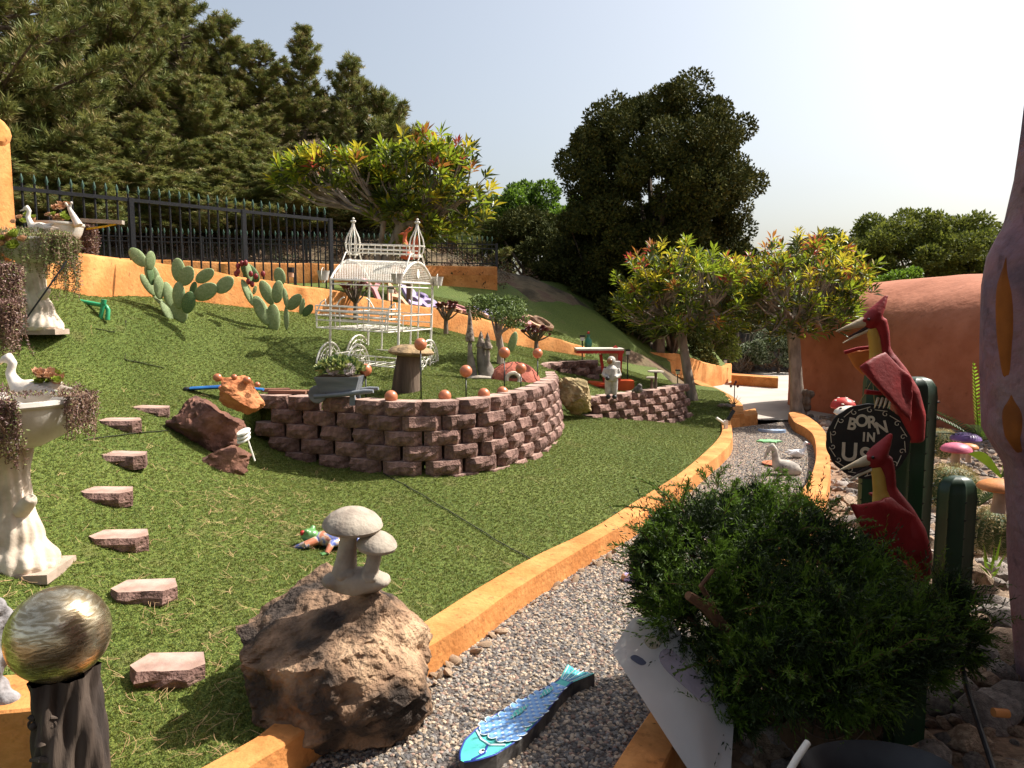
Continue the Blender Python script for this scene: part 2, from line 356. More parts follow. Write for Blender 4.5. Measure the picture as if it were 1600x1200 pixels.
LAWNP = [(-9, 1.6), (mid[0].x, 1.6)] + [(p.x, p.y) for p in mid] + [(p.x-.04, p.y) for p in KF[:-6]] + [(4.0, 18.2), (6.5, 21.0), (5.5, 23), (1.5, 20), (-.3, 17.2), (-9, 15.2)]
st = .06; xs = np.arange(-9, 7, st); ys = np.arange(1.6, 23, st)
gx, gy = np.meshgrid(xs, ys); q = np.stack([gx.ravel(), gy.ravel()], 1); zz = np.concatenate([hz(c) for c in np.array_split(q, 12)])
nx = len(xs); i0 = (np.arange(len(ys)-1)[:, None]*nx + np.arange(nx-1)[None]).ravel()
cc = q[i0] + st/2; keep = inpoly(cc, LAWNP); Fq = np.stack([i0, i0+1, i0+1+nx, i0+nx], 1)[keep]
V3 = np.column_stack([q, zz]); used = np.unique(Fq); rmap = np.full(len(V3), -1); rmap[used] = np.arange(len(used))
lawn = npmesh('lawn', V3[used], rmap[Fq], TURF, smooth=True); tag(lawn, kind='structure')

GROUND = M('dry_ground', (.13, .08, .05), (.06, .045, .025), 1.6, 1, .8, 9, c3=(.15, .11, .06), dist=.06)
def hill(x, y):
    x0 = -9.5*min(1, max(0, (y-18)/8)); s = min(1, max(0, (x-x0)/6.0)); s = s*s*(3-2*s)
    hl = 2.6 + .42*max(0, min(y, 46)-16.5) + max(0, -x-8)*.12; hr = min(3.4, max(-.15, .22*(y-26)))
    f = min(1, max(0, (y-14.2)/2.2)); h = hl*(1-s)+hr*s
    return (h*f + (1-f)*(-.4 if x > -3 else -.4)) - .12 + .25*noise.noise((x*.25, y*.25, 0))*min(1, max(0, (y-17)/4))*f
mb = MB(); mb.surf(lambda a, b: (-70+150*a, 13+110*b*b+.01, hill(-70+150*a, 13+110*b*b)), 150, 110); tag(mb.build('hillside', GROUND), kind='structure')
mb = MB(); mb.surf(lambda a, b: (-300+600*a, -250+600*b, -.55), 12, 12); tag(mb.build('ground', GROUND), kind='structure')

def strip(name, A, B, n, mat, dz=0, sub=1):
    A = resample(A, n); B = resample(B, n); mb = MB()
    mb.surf(lambda a, b: (lambda p: (p.x, p.y, p.z+dz))(A[min(n-1, round(b*(n-1)))].lerp(B[min(n-1, round(b*(n-1)))], a)), sub+1, n, 0)
    return mb.build(name, mat)
GRAVB = M('gravel_bed', (.17, .145, .13), (.06, .05, .045), 60, 1, 1, 50, c3=(.12, .10, .09), dist=.02)
pa = [Vector((p.x, p.y, 0)) for p in mid] ; pb = [Vector((a.x*.6+b.x*.4, a.y*.6+b.y*.4, 0)) for a, b in zip(resample(RL, 60), resample(RR, 60))][::-1]
path = strip('gravel_path', pa, pb, 70, GRAVB, 0, 10); tag(path, kind='structure')
CONC = M('drive_concrete', (.46, .41, .36), (.36, .32, .28), 1.5, .9, .25, 50, dist=.004, lo=.3, hi=.7)
dr = [Z(1128, 656, .02), Z(1236, 656, .02), Vector((6.9, 14.3, .02)), Vector((9.5, 17, .02)), Vector((11, 24.6, .02)), Z(1180, 583, .02)+Vector((0, .6, 0)), Z(1120, 580, .02), Vector((5.2, 20.5, .02)), Vector((4.3, 17.5, .02))]
mb = MB(); mb.add(dr, [tuple(range(len(dr)))]); tag(mb.build('driveway', CONC, smooth=False), kind='structure')

KERBMAT = STUCCO
def kerb(name, A, B, n, zb, label, ds=1):
    A = resample(A, n); B = resample(B, n); mb = MB(); rows = []
    for i in range(n):
        a, b = A[i], B[i]; s = (b-a); w_ = s.length; s = s/w_; e = .006*nz((a.x*3, a.y*3, 1), 1); z = a.z + e*.4
        rows += [[Vector((a.x, a.y, zb))-s*.005, Vector((a.x, a.y, z-.008)), a+s*.008+Vector((0, 0, z-a.z)), a+s*w_*.5+Vector((0, 0, z-a.z+.004)), b-s*.008+Vector((0, 0, z-a.z)), Vector((b.x+e, b.y+e, z-.010)), Vector((b.x+s.x*.02+e, b.y+s.y*.02+e, zb))]]
    v = [p for r in rows for p in r]; k = 7
    f = [(i*k+j, (i+1)*k+j, (i+1)*k+j+1, i*k+j+1) for i in range(n-1) for j in range(k-1)] + [tuple(range(k)), tuple(range((n-1)*k, n*k))[::-1]]
    mb.add(v, f); o = mb.build(name, KERBMAT, angle=25); return tag(o, label, 'kerb')
kerb('kerb', KI, KO, 90, -.08, 'long orange stucco kerb curving between the lawn and the gravel path')
kerb('kerb', RL, RR, 90, -.08, 'orange stucco kerb on the shrub side of the gravel path')
kerb('kerb', KF, [p + Vector((.24, .1, 0)) for p in KF], 30, -.1, 'far orange kerb sloping beside the concrete drive')
kerb('kerb', [Z(1142, 645, .17), Z(1180, 638, .17)], [Z(1142, 655, .17), Z(1184, 647, .17)], 6, -.1, 'short orange kerb end by the aloe plant')
kerb('kerb', [Z(1143, 583, .3), Z(1216, 588, .3)], [Z(1143, 586, .3), Z(1216, 591, .3)], 8, -.1, 'low orange kerb below the dry brush at the back of the drive')
kerb('kerb', [Vector((-3.2, 2.9, .42)), Vector((-2.60, 2.92, .42)), Vector((-2.02, 3.02, .42))], [Vector((-3.2, 2.55, .42)), Vector((-2.55, 2.60, .42)), Vector((-1.88, 2.72, .42))], 14, -.3, 'thick orange stucco wall end behind the driftwood stump')

def rampwall(name, T, Bm, th, label, n=60, mat=STUCCO, ledge=0):
    T = resample(T, n); Bm = resample(Bm, n); v = []
    for i in range(n):
        d = (Bm[min(i+1, n-1)]-Bm[max(i-1, 0)]); d.z = 0; d.normalize(); nn = Vector((-d.y, d.x, 0)); e = .02*nz((T[i].x, T[i].y, 5), 1.5)
        b, t = Bm[i], T[i]; t = Vector((b.x, b.y, t.z+e))
        v += [Vector((b.x, b.y, b.z-.4)), Vector((b.x, b.y, t.z-.035))+nn*e, t+nn*.03, t+nn*(th-.03), Vector((t.x, t.y, t.z-.035))+nn*th, Vector((b.x, b.y, b.z-.4))+nn*th]
    k = 6; f = [(i*k+j, (i+1)*k+j, (i+1)*k+j+1, i*k+j+1) for i in range(n-1) for j in range(k-1)] + [tuple(range(k)), tuple(range((n-1)*k, n*k))[::-1]]
    mb = MB(); mb.add(v, f); return tag(mb.build(name, mat, angle=50), label, 'wall')
rampwall('garden_wall', MWT, MWB, .2, 'long low orange wall stepping down behind the cacti and the white carriage', 90)
def uw(u, t, D): return P(u, t, D)
rampwall('garden_wall', [Vector((-8.6, 14.2, 3.2)), P(243, 406, 15)*1, P(500, 412, 16), P(777, 416, 17)], [Vector((-8.6, 14.2, 2.6)), P(243, 430, 15), P(500, 437, 16), P(777, 437, 17)], .3, 'upper orange wall under the rear black fence')
kerb('wall_ledge', [P(560, 432, 16.0), P(777, 430, 16.8)], [P(560, 436, 15.75), P(777, 434, 16.55)], 10, 2.2, 'low orange ledge at the foot of the upper wall')
rampwall('garden_wall', [P(972, 547, 17.2), P(1060, 553, 18.6), P(1128, 573, 20.2)], [P(972, 575, 17.2), P(1060, 584, 18.6), P(1128, 591, 20.2)], .25, 'orange wall falling towards the concrete drive behind the left tree')
rampwall('garden_wall', [P(1128, 574, 20.2), P(1143, 568, 21.5)], [P(1128, 591, 20.2), P(1143, 588, 21.5)], .2, 'short orange return of the wall at the back of the drive', 10)
# chimney-like orange pillar end at the left edge
t_ = thing('pillar', 'tall orange stucco pillar with rounded cap at the left edge above the basins', 'pillar', (-5.62, 7.6, 0))
mb = MB(); mb.box((-.35, 0, 2.0), (1.05, .5, 3.75)); mb.build('shaft', STUCCO, t_)
mb = MB(); mb.tube([(-.9, 0, 3.95), (.18, 0, 3.95), (.22, 0, 3.95)], [.28, .28, .2], 14, flat=.55); mb.build('cap', STUCCO, t_)

def clumpmesh(seed, ms, n=70, r=.3, leaf=.07):
    g = np.random.default_rng(seed); d = unit(g.normal(size=(n, 3))); d[:, 2] = abs(d[:, 2]); p = d*g.uniform(.2, 1, (n, 1))*r
    V, Fc = leafmesh(p, d+g.normal(size=(n, 3))*.5, leaf*g.uniform(.6, 1.3, n), leaf*.45); me = bpy.data.meshes.new('clump'); me.from_pydata(V.tolist(), [], Fc.tolist()); me.materials.append(ms); return me
UND = [M('under_green', (.05, .06, .02), (.03, .04, .012), 3, .8, 0), M('under_dry', (.16, .10, .055), (.10, .06, .035), 3, .9, 0), M('under_brown', (.10, .06, .035), (.06, .04, .025), 3, .9, 0)]
hm = bpy.data.meshes.new('undergrowth'); Nn = 90; vv = [(x, y, hill(x, y)) for y in np.linspace(16.6, 42, Nn) for x in np.linspace(-26, 22, Nn)]
hm.from_pydata(vv, [], [(j*Nn+i, j*Nn+i+1, (j+1)*Nn+i+1, (j+1)*Nn+i) for j in range(Nn-1) for i in range(Nn-1) if not (vv[j*Nn+i][1] < 25.5 and vv[j*Nn+i][0] > 3.6) and not (vv[j*Nn+i][1] < 18.5 and vv[j*Nn+i][0] > -.6)])
scatter('undergrowth', hm, [loose('clump', clumpmesh(i, UND[i % 3])) for i in range(6)], 6.5, .6, 1.5, .3, 12)
# ---- block walls
def blockmesh(seed, w_, h, d=.24):
    rd = random.Random(seed); mb = MB(); nx_, nz_ = 7, 4; v = []
    for j in range(nz_):
        for i in range(nx_):
            x = -w_/2 + w_*i/(nx_-1); z = h*j/(nz_-1); e = (i in (0, nx_-1)) or (j in (0, nz_-1))
            cham = .062 if i in (0, nx_-1) else 0
            y = cham + (rd.uniform(.004, .016) if e else rd.uniform(-.03, .008))
            v.append((x*(.985 if e else 1), y, z + (.0 if j in (0, nz_-1) else rd.uniform(-.008, .008))))
    f = [(j*nx_+i, j*nx_+i+1, (j+1)*nx_+i+1, (j+1)*nx_+i) for j in range(nz_-1) for i in range(nx_-1)]
    k = len(v); v += [(-w_*.36, d, 0), (w_*.36, d, 0), (w_*.36, d, h), (-w_*.36, d, h)]
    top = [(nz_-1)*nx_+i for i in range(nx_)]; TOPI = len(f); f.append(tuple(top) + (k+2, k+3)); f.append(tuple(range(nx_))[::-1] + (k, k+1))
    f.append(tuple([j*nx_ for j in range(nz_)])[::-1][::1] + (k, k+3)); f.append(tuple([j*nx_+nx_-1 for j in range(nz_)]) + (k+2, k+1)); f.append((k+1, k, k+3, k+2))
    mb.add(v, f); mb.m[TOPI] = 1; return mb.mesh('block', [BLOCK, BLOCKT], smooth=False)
def blockwall(curve, top, courses, w_, h, label, seed=1, back=.022, skip0=()):
    ms = [blockmesh(seed*10+i, w_, h-.006) for i in range(5)]
    c0 = curve[0]; root = thing('block_wall', label, 'retaining wall', (c0.x, c0.y, top-courses*h))
    d = [0]
    for a, b in zip(curve, curve[1:]): d.append(d[-1] + math.hypot(b.x-a.x, b.y-a.y))
    def at(s):
        for i in range(len(d)-1):
            if s <= d[i+1] or i == len(d)-2:
                t = (s-d[i])/(d[i+1]-d[i]); p = curve[i].lerp(curve[i+1], t); g = curve[i+1]-curve[i]; return p, math.atan2(g.y, g.x)
    for k in range(courses):
        s = w_/2 + (w_*.5 if k % 2 else 0) + (skip0[k] if k < len(skip0) else 0); z = top-(k+1)*h
        while s < d[-1]:
            p, a = at(s); nn = Vector((math.sin(a), -math.cos(a), 0))
            q_ = p + nn*(back*k + random.uniform(-.006, .006))
            put(random.choice(ms), 'block', (q_.x-root.location.x, q_.y-root.location.y, z-root.location.z), (0, 0, a+random.uniform(-.035, .035)), (random.uniform(.97, .995), 1, 1), root)
            s += w_*1.03
    return root
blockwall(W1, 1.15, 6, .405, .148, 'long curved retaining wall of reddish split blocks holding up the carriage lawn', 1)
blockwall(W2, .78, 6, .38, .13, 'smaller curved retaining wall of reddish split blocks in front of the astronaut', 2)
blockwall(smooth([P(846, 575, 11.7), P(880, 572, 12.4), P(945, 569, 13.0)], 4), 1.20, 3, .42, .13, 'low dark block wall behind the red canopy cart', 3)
# ---- stepping stones
for (u, v, D, rz, sl_), lab in zip([(265,1050,3.4,-.02,0),(230,928,4.0,.06,0),(190,849,4.5,.05,0),(168,777,5.0,-.02,0),(192,714,5.6,-.12,0),(190,663,6.2,.1,0),(235,635,6.9,-.1,0)],
    ['nearest stepping block in the lawn, left of the boulder', 'stepping block in the lawn just above the nearest one', 'third stepping block up the lawn beside the pedestal foot', 'middle stepping block of the row climbing the lawn', 'stepping block left of the dark red boulder', 'tilted stepping block with dark shaded face high on the lawn', 'farthest stepping block, a thin slab showing near the boulder top']):
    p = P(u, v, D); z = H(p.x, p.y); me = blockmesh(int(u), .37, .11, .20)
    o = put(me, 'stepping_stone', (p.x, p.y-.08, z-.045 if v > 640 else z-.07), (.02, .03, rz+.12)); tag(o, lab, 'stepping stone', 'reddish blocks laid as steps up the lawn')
    MATS['split_block']
mb = MB(); mb.surf(lambda a, b: (-2.2+12*a, 1.2+26*b, -.07-.05*(a*12-2.2 < -.5)), 14, 14); tag(mb.build('soil', SOIL), kind='structure')
# ---- gravel, grass blades
def mini(seed, mat):
    return rockmesh('pebble', mat, seed, 1, (1, .8, .6), .3, .05, 2)
PEBS = [M('pebble_grey', (.24, .215, .19), (.15, .135, .12), 20, .75, 0, rnd=.45), M('pebble_tan', (.44, .34, .25), (.32, .25, .18), 20, .8, 0, rnd=.4), M('pebble_dark', (.11, .10, .10), (.06, .058, .058), 20, .7, 0, rnd=.4), M('pebble_rose', (.28, .18, .14), (.2, .13, .1), 20, .8, 0, rnd=.4)]
scatter('gravel', path.data.copy(), [loose('pebble', mini(i+1, PEBS[k])) for i, k in enumerate([0, 1, 2, 0, 1, 3, 0, 1])], 3600, .0085, .019, .5, 2)
BLADE = [M('turf_blade', (.175, .20, .038), (.13, .155, .028), 30, .55, 0, trans=.3, rnd=.4), M('turf_blade_pale', (.30, .29, .09), (.22, .22, .06), 30, .5, 0, trans=.2, rnd=.3), M('turf_blade_dark', (.11, .16, .025), (.08, .12, .018), 30, .6, 0, trans=.2, rnd=.3)]
def tuft(seed, mat, n=10, h=.018):
    r_ = random.Random(seed); mb = MB()
    for i in range(n):
        a = r_.uniform(0, 6.28); x, y = r_.uniform(-.016, .016), r_.uniform(-.016, .016); l = r_.uniform(.2, .75)*h; hh = h*r_.uniform(.5, 1); w_ = .0022
        dx, dy = math.cos(a)*l, math.sin(a)*l; sx, sy = -math.sin(a)*w_, math.cos(a)*w_
        mb.add([(x-sx, y-sy, 0), (x+sx, y+sy, 0), (x+dx*.5+sx, y+dy*.5+sy, hh*.7), (x+dx*.5-sx, y+dy*.5-sy, hh*.7), (x+dx, y+dy, hh)], [(0, 1, 2, 3), (3, 2, 4)])
    return mb.mesh('tuft', mat, False)
c2 = cc[keep]; near = (c2[:, 1] < 15)
near &= (c2[:, 0] > -c2[:, 1]*.78-.3)
gm = bpy.data.meshes.new('grass'); Fn = Fq[near]; un = np.unique(Fn); rm2 = np.full(len(V3), -1); rm2[un] = np.arange(len(un))
gm.from_pydata(V3[un].tolist(), [], rm2[Fn].tolist()); gm.update()
scatter('grass', gm, [loose('tuft', tuft(i, BLADE[k])) for i, k in enumerate([0, 0, 0, 1, 2, 0])], 2400, .42, .85, .25, 5)
# ------------------------------------------------------------------ TREES AND PLANTS
def pine(seed, h, rad, name='pine_tree', density=1.0, lo=.12, needles=11, tl=.30):
    r_ = random.Random(seed); root = thing(name, 'pine', 'tree')
    mb = MB(); bend = [Vector((r_.uniform(-.2, .2)*i/6*h*.06, r_.uniform(-.2, .2)*i/6*h*.06, h*i/8)) for i in range(9)]
    mb.tube(bend, [h*.022*(1-i/8.6) for i in range(9)], 7)
    P_, D_ = [], []
    z = h*lo
    while z < h*.99:
        f = z/h; L_ = rad*((1-f)**.75)*(.75+.5*r_.random())+.25; c = bend[min(7, int(f*8))].lerp(bend[min(8, int(f*8)+1)], f*8-int(f*8))
        for k in range(r_.choice([3, 4, 4, 5])):
            a = r_.uniform(0, 6.28); L2 = L_*r_.uniform(.55, 1.1); e = r_.uniform(-.05, .35)+.5*f
            pts = [c + Vector((math.cos(a+t*.25)*L2*t, math.sin(a+t*.25)*L2*t, L2*(e*t*.5+.35*t*t*(.6+f)))) for t in (0, .25, .5, .75, 1)]
            mb.tube(pts, [h*.006*(1-.8*t)+.012 for t in (0, .25, .5, .75, 1)], 4, cap=False)
            m = max(5, int(L2*10*density))
            for q_ in range(m):
                t = r_.uniform(.28, 1.02); i = min(3, int(t*4)); p = pts[i].lerp(pts[i+1], t*4-i)
                s = (1.08-t)*L2*.42*r_.uniform(.2, 1); b = r_.choice([-1, 1])*r_.uniform(.5, 1.3)+a
                tw = p + Vector((math.cos(b)*s, math.sin(b)*s, s*r_.uniform(-.05, .5)+.05))
                if s > .3 and r_.random() < .35: mb.tube([p, p.lerp(tw, .5)+Vector((0, 0, -.03)), tw], [.02, .015, .008], 3, cap=False)
                for u_ in range(3):
                    P_.append(p.lerp(tw, .45+.3*u_*r_.random()+.1*u_) + Vector((r_.gauss(0, .07), r_.gauss(0, .07), r_.gauss(0, .06)))); D_.append((math.cos(b)*.7, math.sin(b)*.7, .75))
        z += h*.033*r_.uniform(.6, 1.3)
    mb.build('trunk', BARK, root)
    P_ = np.repeat(np.array(P_), needles, 0); D_ = np.repeat(np.array(D_), needles, 0) + rng.normal(size=(len(P_), 3))*.62
    V, Fc = leafmesh(P_, D_, tl*rng.uniform(.6, 1.15, len(P_)), .034, fold=.1)
    mi = np.repeat(np.repeat(rng.choice(3, len(P_)//needles, p=[.45, .35, .2]), needles), 2)
    npmesh('crown', V, Fc, PINEL, mi, root); return root
PINEL = [M('pine_needles', (.27, .27, .075), (.19, .20, .055), 2, .6, 0, trans=.25), M('pine_needles_dark', (.16, .185, .05), (.10, .13, .034), 2, .6, 0, trans=.25), M('pine_needles_brown', (.30, .23, .09), (.21, .17, .065), 2, .6, 0, trans=.15)]
pa_ = pine(11, 11, 4.2, density=1.25, lo=.06, tl=.34); pb_ = pine(12, 9.5, 3.2, density=1.2, lo=.1, tl=.32); pc_ = pine(13, 9, 2.3, density=1.0, lo=.2, tl=.3); pd_ = pine(14, 6.5, 3.6, density=1.35, lo=.04, tl=.30)
spots = [  # bearing u, distance, prototype, scale, label
 (15, 22, 'a', -260, 'nearest broad pine filling the upper left corner above the orange pillar'),
 (110, 23, 'd', 60, 'bushy pine with bare fanning limbs behind the left part of the black fence'),
 (-90, 25, 'b', -150, 'pine whose boughs enter from the left edge behind the pillar'),
 (200, 27, 'a', -120, 'very tall dark pine rising out of the top of the view'),
 (70, 31, 'b', -160, 'tall pine behind the corner pine, its top out of view'),
 (235, 22.5, 'd', 190, 'low dense pine directly behind the iron fence'),
 (330, 27, 'd', 130, 'broad low pine behind the middle of the black fence'),
 (305, 30.5, 'b', -30, 'dark pine whose tip stands first against the sky from the left'),
 (365, 31, 'b', 28, 'pine with rounded shaggy top next to the first skyline tip'),
 (420, 31, 'b', 72, 'brownish pine on the falling skyline above the leaning tree'),
 (400, 24, 'd', 215, 'low pine behind the fence corner, left of the red tipped tree'),
 (484, 32, 'c', 45, 'slender pine with see-through top and visible stem'),
 (556, 33, 'b', 95, 'pointed dark pine at the right end of the skyline row'),
 (600, 34, 'd', 160, 'small pine with upturned tips ending the skyline row'),
 (480, 25, 'd', 250, 'squat pine behind the upper orange wall, left of the leaning trunk'),
 (560, 26, 'd', 262, 'squat pine behind the leaning trunk of the red tipped tree'),
 (660, 27, 'd', 300, 'low pine in shade right of the leaning trunk'),
 (160, 34, 'a', -60, 'large pine in the second row up the slope, crown mostly hidden'),
 (260, 35, 'a', -60, 'pine in the second row behind the first skyline tip'),
 (350, 20.5, 'd', 292, 'low spreading pine boughs just behind the iron fence posts'),
 (245, 20.0, 'd', 270, 'low pine boughs behind the second fence post'),
 (455, 21, 'd', 300, 'lowest pine boughs right of the iron fence end'),
 (130, 19.5, 'd', 255, 'low pine boughs between the basins and the fence'),
 (575, 22, 'd', 320, 'low pine boughs behind the rear fence and the carriage roof'),
 (690, 22.5, 'd', 335, 'low pine boughs behind the right part of the rear fence'),
 (785, 46, 'c', 246, 'tiny distant pine tip in the gap left of the oak')]
protos = {'a': pa_, 'b': pb_, 'c': pc_, 'd': pd_}; usedp = set()
for i, (u, D, k, s, lab) in enumerate(spots):
    x = (u-800)/F*D; z = hill(x, D)-.1
    ph = {'a': 11, 'b': 9.5, 'c': 9, 'd': 6.5}[k]; ztop = P(u, s, D).z; s = max(.3, (ztop-z)/ph) if u != 785 else .62
    o = protos[k] if k not in usedp else dup(protos[k]); usedp.add(k)
    if u == 785: z = 3.2
    o.location = (x, D, z); o.rotation_euler = (0, 0, i*1.37); o.scale = (min(1.45, max(s, .75))*1.0 if u != 785 else .5,)*2+(s,); o['label'] = lab; o['group'] = 'pines on the slope behind the fence'

def broad(name, label, loc, R3, lobes, leafn, leafs, mats, seed=1, trunk_h=1.0, tr=.15, base_z=0, cat='tree', probs=None, shell=.45, bark=BARK, limbs=7, group=None, low=-.55):
    """crown of leaf clumps spread through lobes; R3 radii of the crown, loc = foot"""
    r_ = random.Random(seed); g = np.random.default_rng(seed); root = thing(name, label, cat, loc, group=group); cz = trunk_h + R3[2]*.8
    mb = MB(); pts = []; cl = []
    for i in range(lobes):
        d = Vector((r_.gauss(0, 1), r_.gauss(0, 1), r_.gauss(0, 1))).normalized(); k = r_.uniform(shell, 1)**.6
        if d.z < low: d.z *= -.4
        cl.append(Vector((d.x*R3[0]*k, d.y*R3[1]*k, cz + d.z*R3[2]*k)))
    mb.tube([(0, 0, -.4), (.05, 0, trunk_h*.5), (0, .05, trunk_h), (.05, 0, cz)], [tr*1.4, tr, tr*.9, tr*.4], 8)
    for i in range(min(limbs, lobes)):
        e = cl[i]; s = Vector((0, 0, trunk_h*r_.uniform(.6, 1.1))); mb.tube([s, s.lerp(e, .45)+Vector((0, 0, -.05*R3[2])), e], [tr*.5, tr*.32, tr*.08], 6, cap=False)
    mb.build('trunk', bark, root)
    Ps, Ds = [], []; lr = (R3[0]*R3[1]*R3[2])**(1/3)/(lobes**.33)*.92
    for c in cl:
        n = int(leafn/lobes); d = unit(g.normal(size=(n, 3))); rr = lr*g.uniform(.35, 1, (n, 1))**.5*g.uniform(.75, 1.2)
        d[:, 2] *= .85; Ps.append(np.array(c)+d*rr); Ds.append(d+g.normal(size=(n, 3))*.7+[0, 0, .3])
    Ps = np.concatenate(Ps); Ds = np.concatenate(Ds)
    V, Fc = leafmesh(Ps, Ds, leafs*g.uniform(.6, 1.2, len(Ps)), leafs*.55, fold=.12); n = len(Ps)
    cm = g.choice(len(mats), n, p=probs); npmesh('crown', V, Fc, mats, np.repeat(cm, 2), root); return root
OAK = [M('oak_leaf', (.058, .066, .018), (.038, .046, .012), 1, .8, 0, trans=.08, spec=.1), M('oak_leaf_tip', (.13, .125, .032), (.09, .09, .022), 1, .8, 0, trans=.15, spec=.1)]
LIME = [M('lime_leaf', (.16, .27, .025), (.12, .20, .018), 1, .5, 0, trans=.4), M('lime_leaf_deep', (.05, .09, .015), (.035, .065, .01), 1, .5, 0, trans=.25)]
OLIVE = [M('olive_leaf', (.17, .19, .03), (.12, .14, .02), 1, .7, 0, trans=.4), M('olive_leaf_deep', (.09, .11, .02), (.06, .08, .014), 1, .7, 0, trans=.3)]
DRY = [M('dry_leaf', (.26, .15, .085), (.16, .09, .05), 3, .9, 0, trans=.2), M('dry_leaf_pale', (.42, .31, .2), (.3, .2, .12), 3, .9, 0, trans=.2)]
SILV = [M('silver_leaf', (.30, .34, .22), (.18, .22, .12), 3, .6, 0, trans=.2), M('shrub_leaf', (.06, .09, .025), (.04, .06, .015), 3, .6, 0, trans=.2)]
broad('oak_tree', 'huge dark round oak standing alone against the sky in the middle', (3.75, 18.6, .6), (2.5, 2.4, 2.6), 165, 135000, .095, OAK, 3, 2.65, .22, probs=[.7, .3], shell=.4, limbs=8, low=-.97)
broad('oak_tree', 'dark shadowy oak under and behind the huge one, left of the drive', (4.3, 19.0, .5), (2.2, 1.3, 2.3), 56, 50000, .10, OAK, 4, .5, .16, probs=[.9, .1])
broad('green_tree', 'bright green tree with sunlit top left of the huge oak', (.5, 27, 2.2), (2.0, 1.7, 1.45), 34, 28000, .15, LIME, 5, 2.0, .16, probs=[.6, .4])
broad('green_tree', 'small bright green tree at the left foot of the bright green one', (-.75, 26, 2.4), (1.3, 1.2, 1.0), 20, 12000, .14, LIME, 6, 1.6, .12, probs=[.6, .4])
broad('green_tree', 'yellowish green tree top showing through the left side of the oak', (2.7, 24.8, 1.6), (1.1, .9, 1.1), 16, 7000, .15, LIME, 8, 2.6, .1, probs=[.7, .3])
broad('oak_tree', 'dark low oak filling the gap at the left foot of the huge oak', (2.6, 20.2, 1.5), (1.7, 1.2, 1.75), 34, 26000, .10, OAK, 81, .5, .12, probs=[.85, .15])
broad('oak_tree', 'dark tree behind the trunk of the huge oak', (3.5, 21.8, .8), (2.2, 1.2, 2.4), 46, 34000, .11, OAK, 82, .6, .14, probs=[.9, .1])
broad('bush', 'dark bush on the bank over the orange drive wall', (5.0, 20.4, .3), (.9, .5, .6), 12, 5000, .1, OAK, 83, .15, .05, cat='bush', probs=[.6, .4])
broad('shade_tree', 'dark tree with leaning trunk beyond the end of the rear fence', (1.0, 22.5, 1.7), (2.1, 1.5, 1.5), 26, 20000, .12, OAK, 9, 1.0, .16, probs=[.85, .15], limbs=9)
broad('shade_tree', 'dense dark tree behind the left red tipped tree', (5.4, 22.8, .4), (3.0, 1.6, 2.1), 40, 32000, .13, OAK, 10, .7, .2, probs=[.9, .1])
broad('shade_tree', 'shaded tree behind the grey board fence', (9.0, 27.5, 0), (2.6, 2.0, 1.9), 34, 24000, .13, OAK, 12, .9, .2, probs=[.75, .25])
for i, (x, y, z, r, n, lab, ms) in enumerate([
 (3.1, 18.4, .9, (1.0, .6, .8), 9000, 'low dark hedge bush above the drive wall', OAK), (5.4, 21.6, .4, (1.3, .7, 1.0), 9000, 'dark leafy bush standing just behind the left red tipped trunk', OLIVE),
 (6.6, 23.8, .2, (1.2, .8, 1.1), 9000, 'green leggy bush in the dry brush left of the board fence', OLIVE), (9.3, 24.6, .1, (1.0, .7, .8), 7000, 'silvery leaved bush beside the red house end', SILV),
 (8.2, 24.4, .1, (.7, .5, .55), 4500, 'small pale leaved bush above the low kerb', SILV), (2.3, 19.6, 1.8, (.9, .6, .6), 5000, 'dark bush on the shaded bank past the letters', OAK), (1.1, 20.0, 2.4, (.7, .5, .6), 4000, 'shaded bush by the end of the upper orange wall', OAK)]):
    broad('bush', lab, (x, y, z), r, 14, n, .10, ms, 20+i, .12, .05, cat='bush', probs=[.6, .4])
broad('pink_bush', 'loose bush with salmon pink leaves in the shade of the oak', (1.7, 20.8, 2.0), (.55, .4, .5), 10, 1400, .10, [M('pink_leaf', (.42, .16, .12), (.3, .1, .08), 3, .7, 0, trans=.3), OLIVE[1]], 31, .15, .03, cat='bush', probs=[.7, .3])
for i, (x, y, s) in enumerate([(7.3, 24.6, 1.0), (8.5, 25.6, 1.2), (7.0, 26.0, 1.1)]):
    broad('dry_brush', ['brown dry brush at the left end of the low kerb', 'brown dry brush heaped behind the pale leaved bush', 'dry reddish brush higher on the bank behind the drive'][i], (x, y, .1), (.95*s, .6, .5*s), 14, 3800, .10, DRY, 40+i, .05, .03, cat='brush', probs=[.6, .4])
# dead bare shrub
r_ = random.Random(5); mb = MB(); t = thing('bare_shrub', 'tangle of bare grey branches in front of the board fence', 'shrub', (7.9, 24.4, .1))
for i in range(46):
    a = r_.uniform(0, 6.28); l = r_.uniform(.8, 2.3); e = r_.uniform(.5, 1.3); p = [Vector((0, 0, 0))]
    for k in range(5): a += r_.gauss(0, .3); e += r_.gauss(0, .2); p.append(p[-1]+Vector((math.cos(a)*math.cos(e), math.sin(a)*math.cos(e)*.5, abs(math.sin(e))))*l/5)
    mb.tube(p, [.018*(1-k/6) for k in range(6)], 4, cap=False)
mb.build('branches', M('grey_twig', (.32, .27, .22), (.2, .16, .13), 20, .9, 0), t)
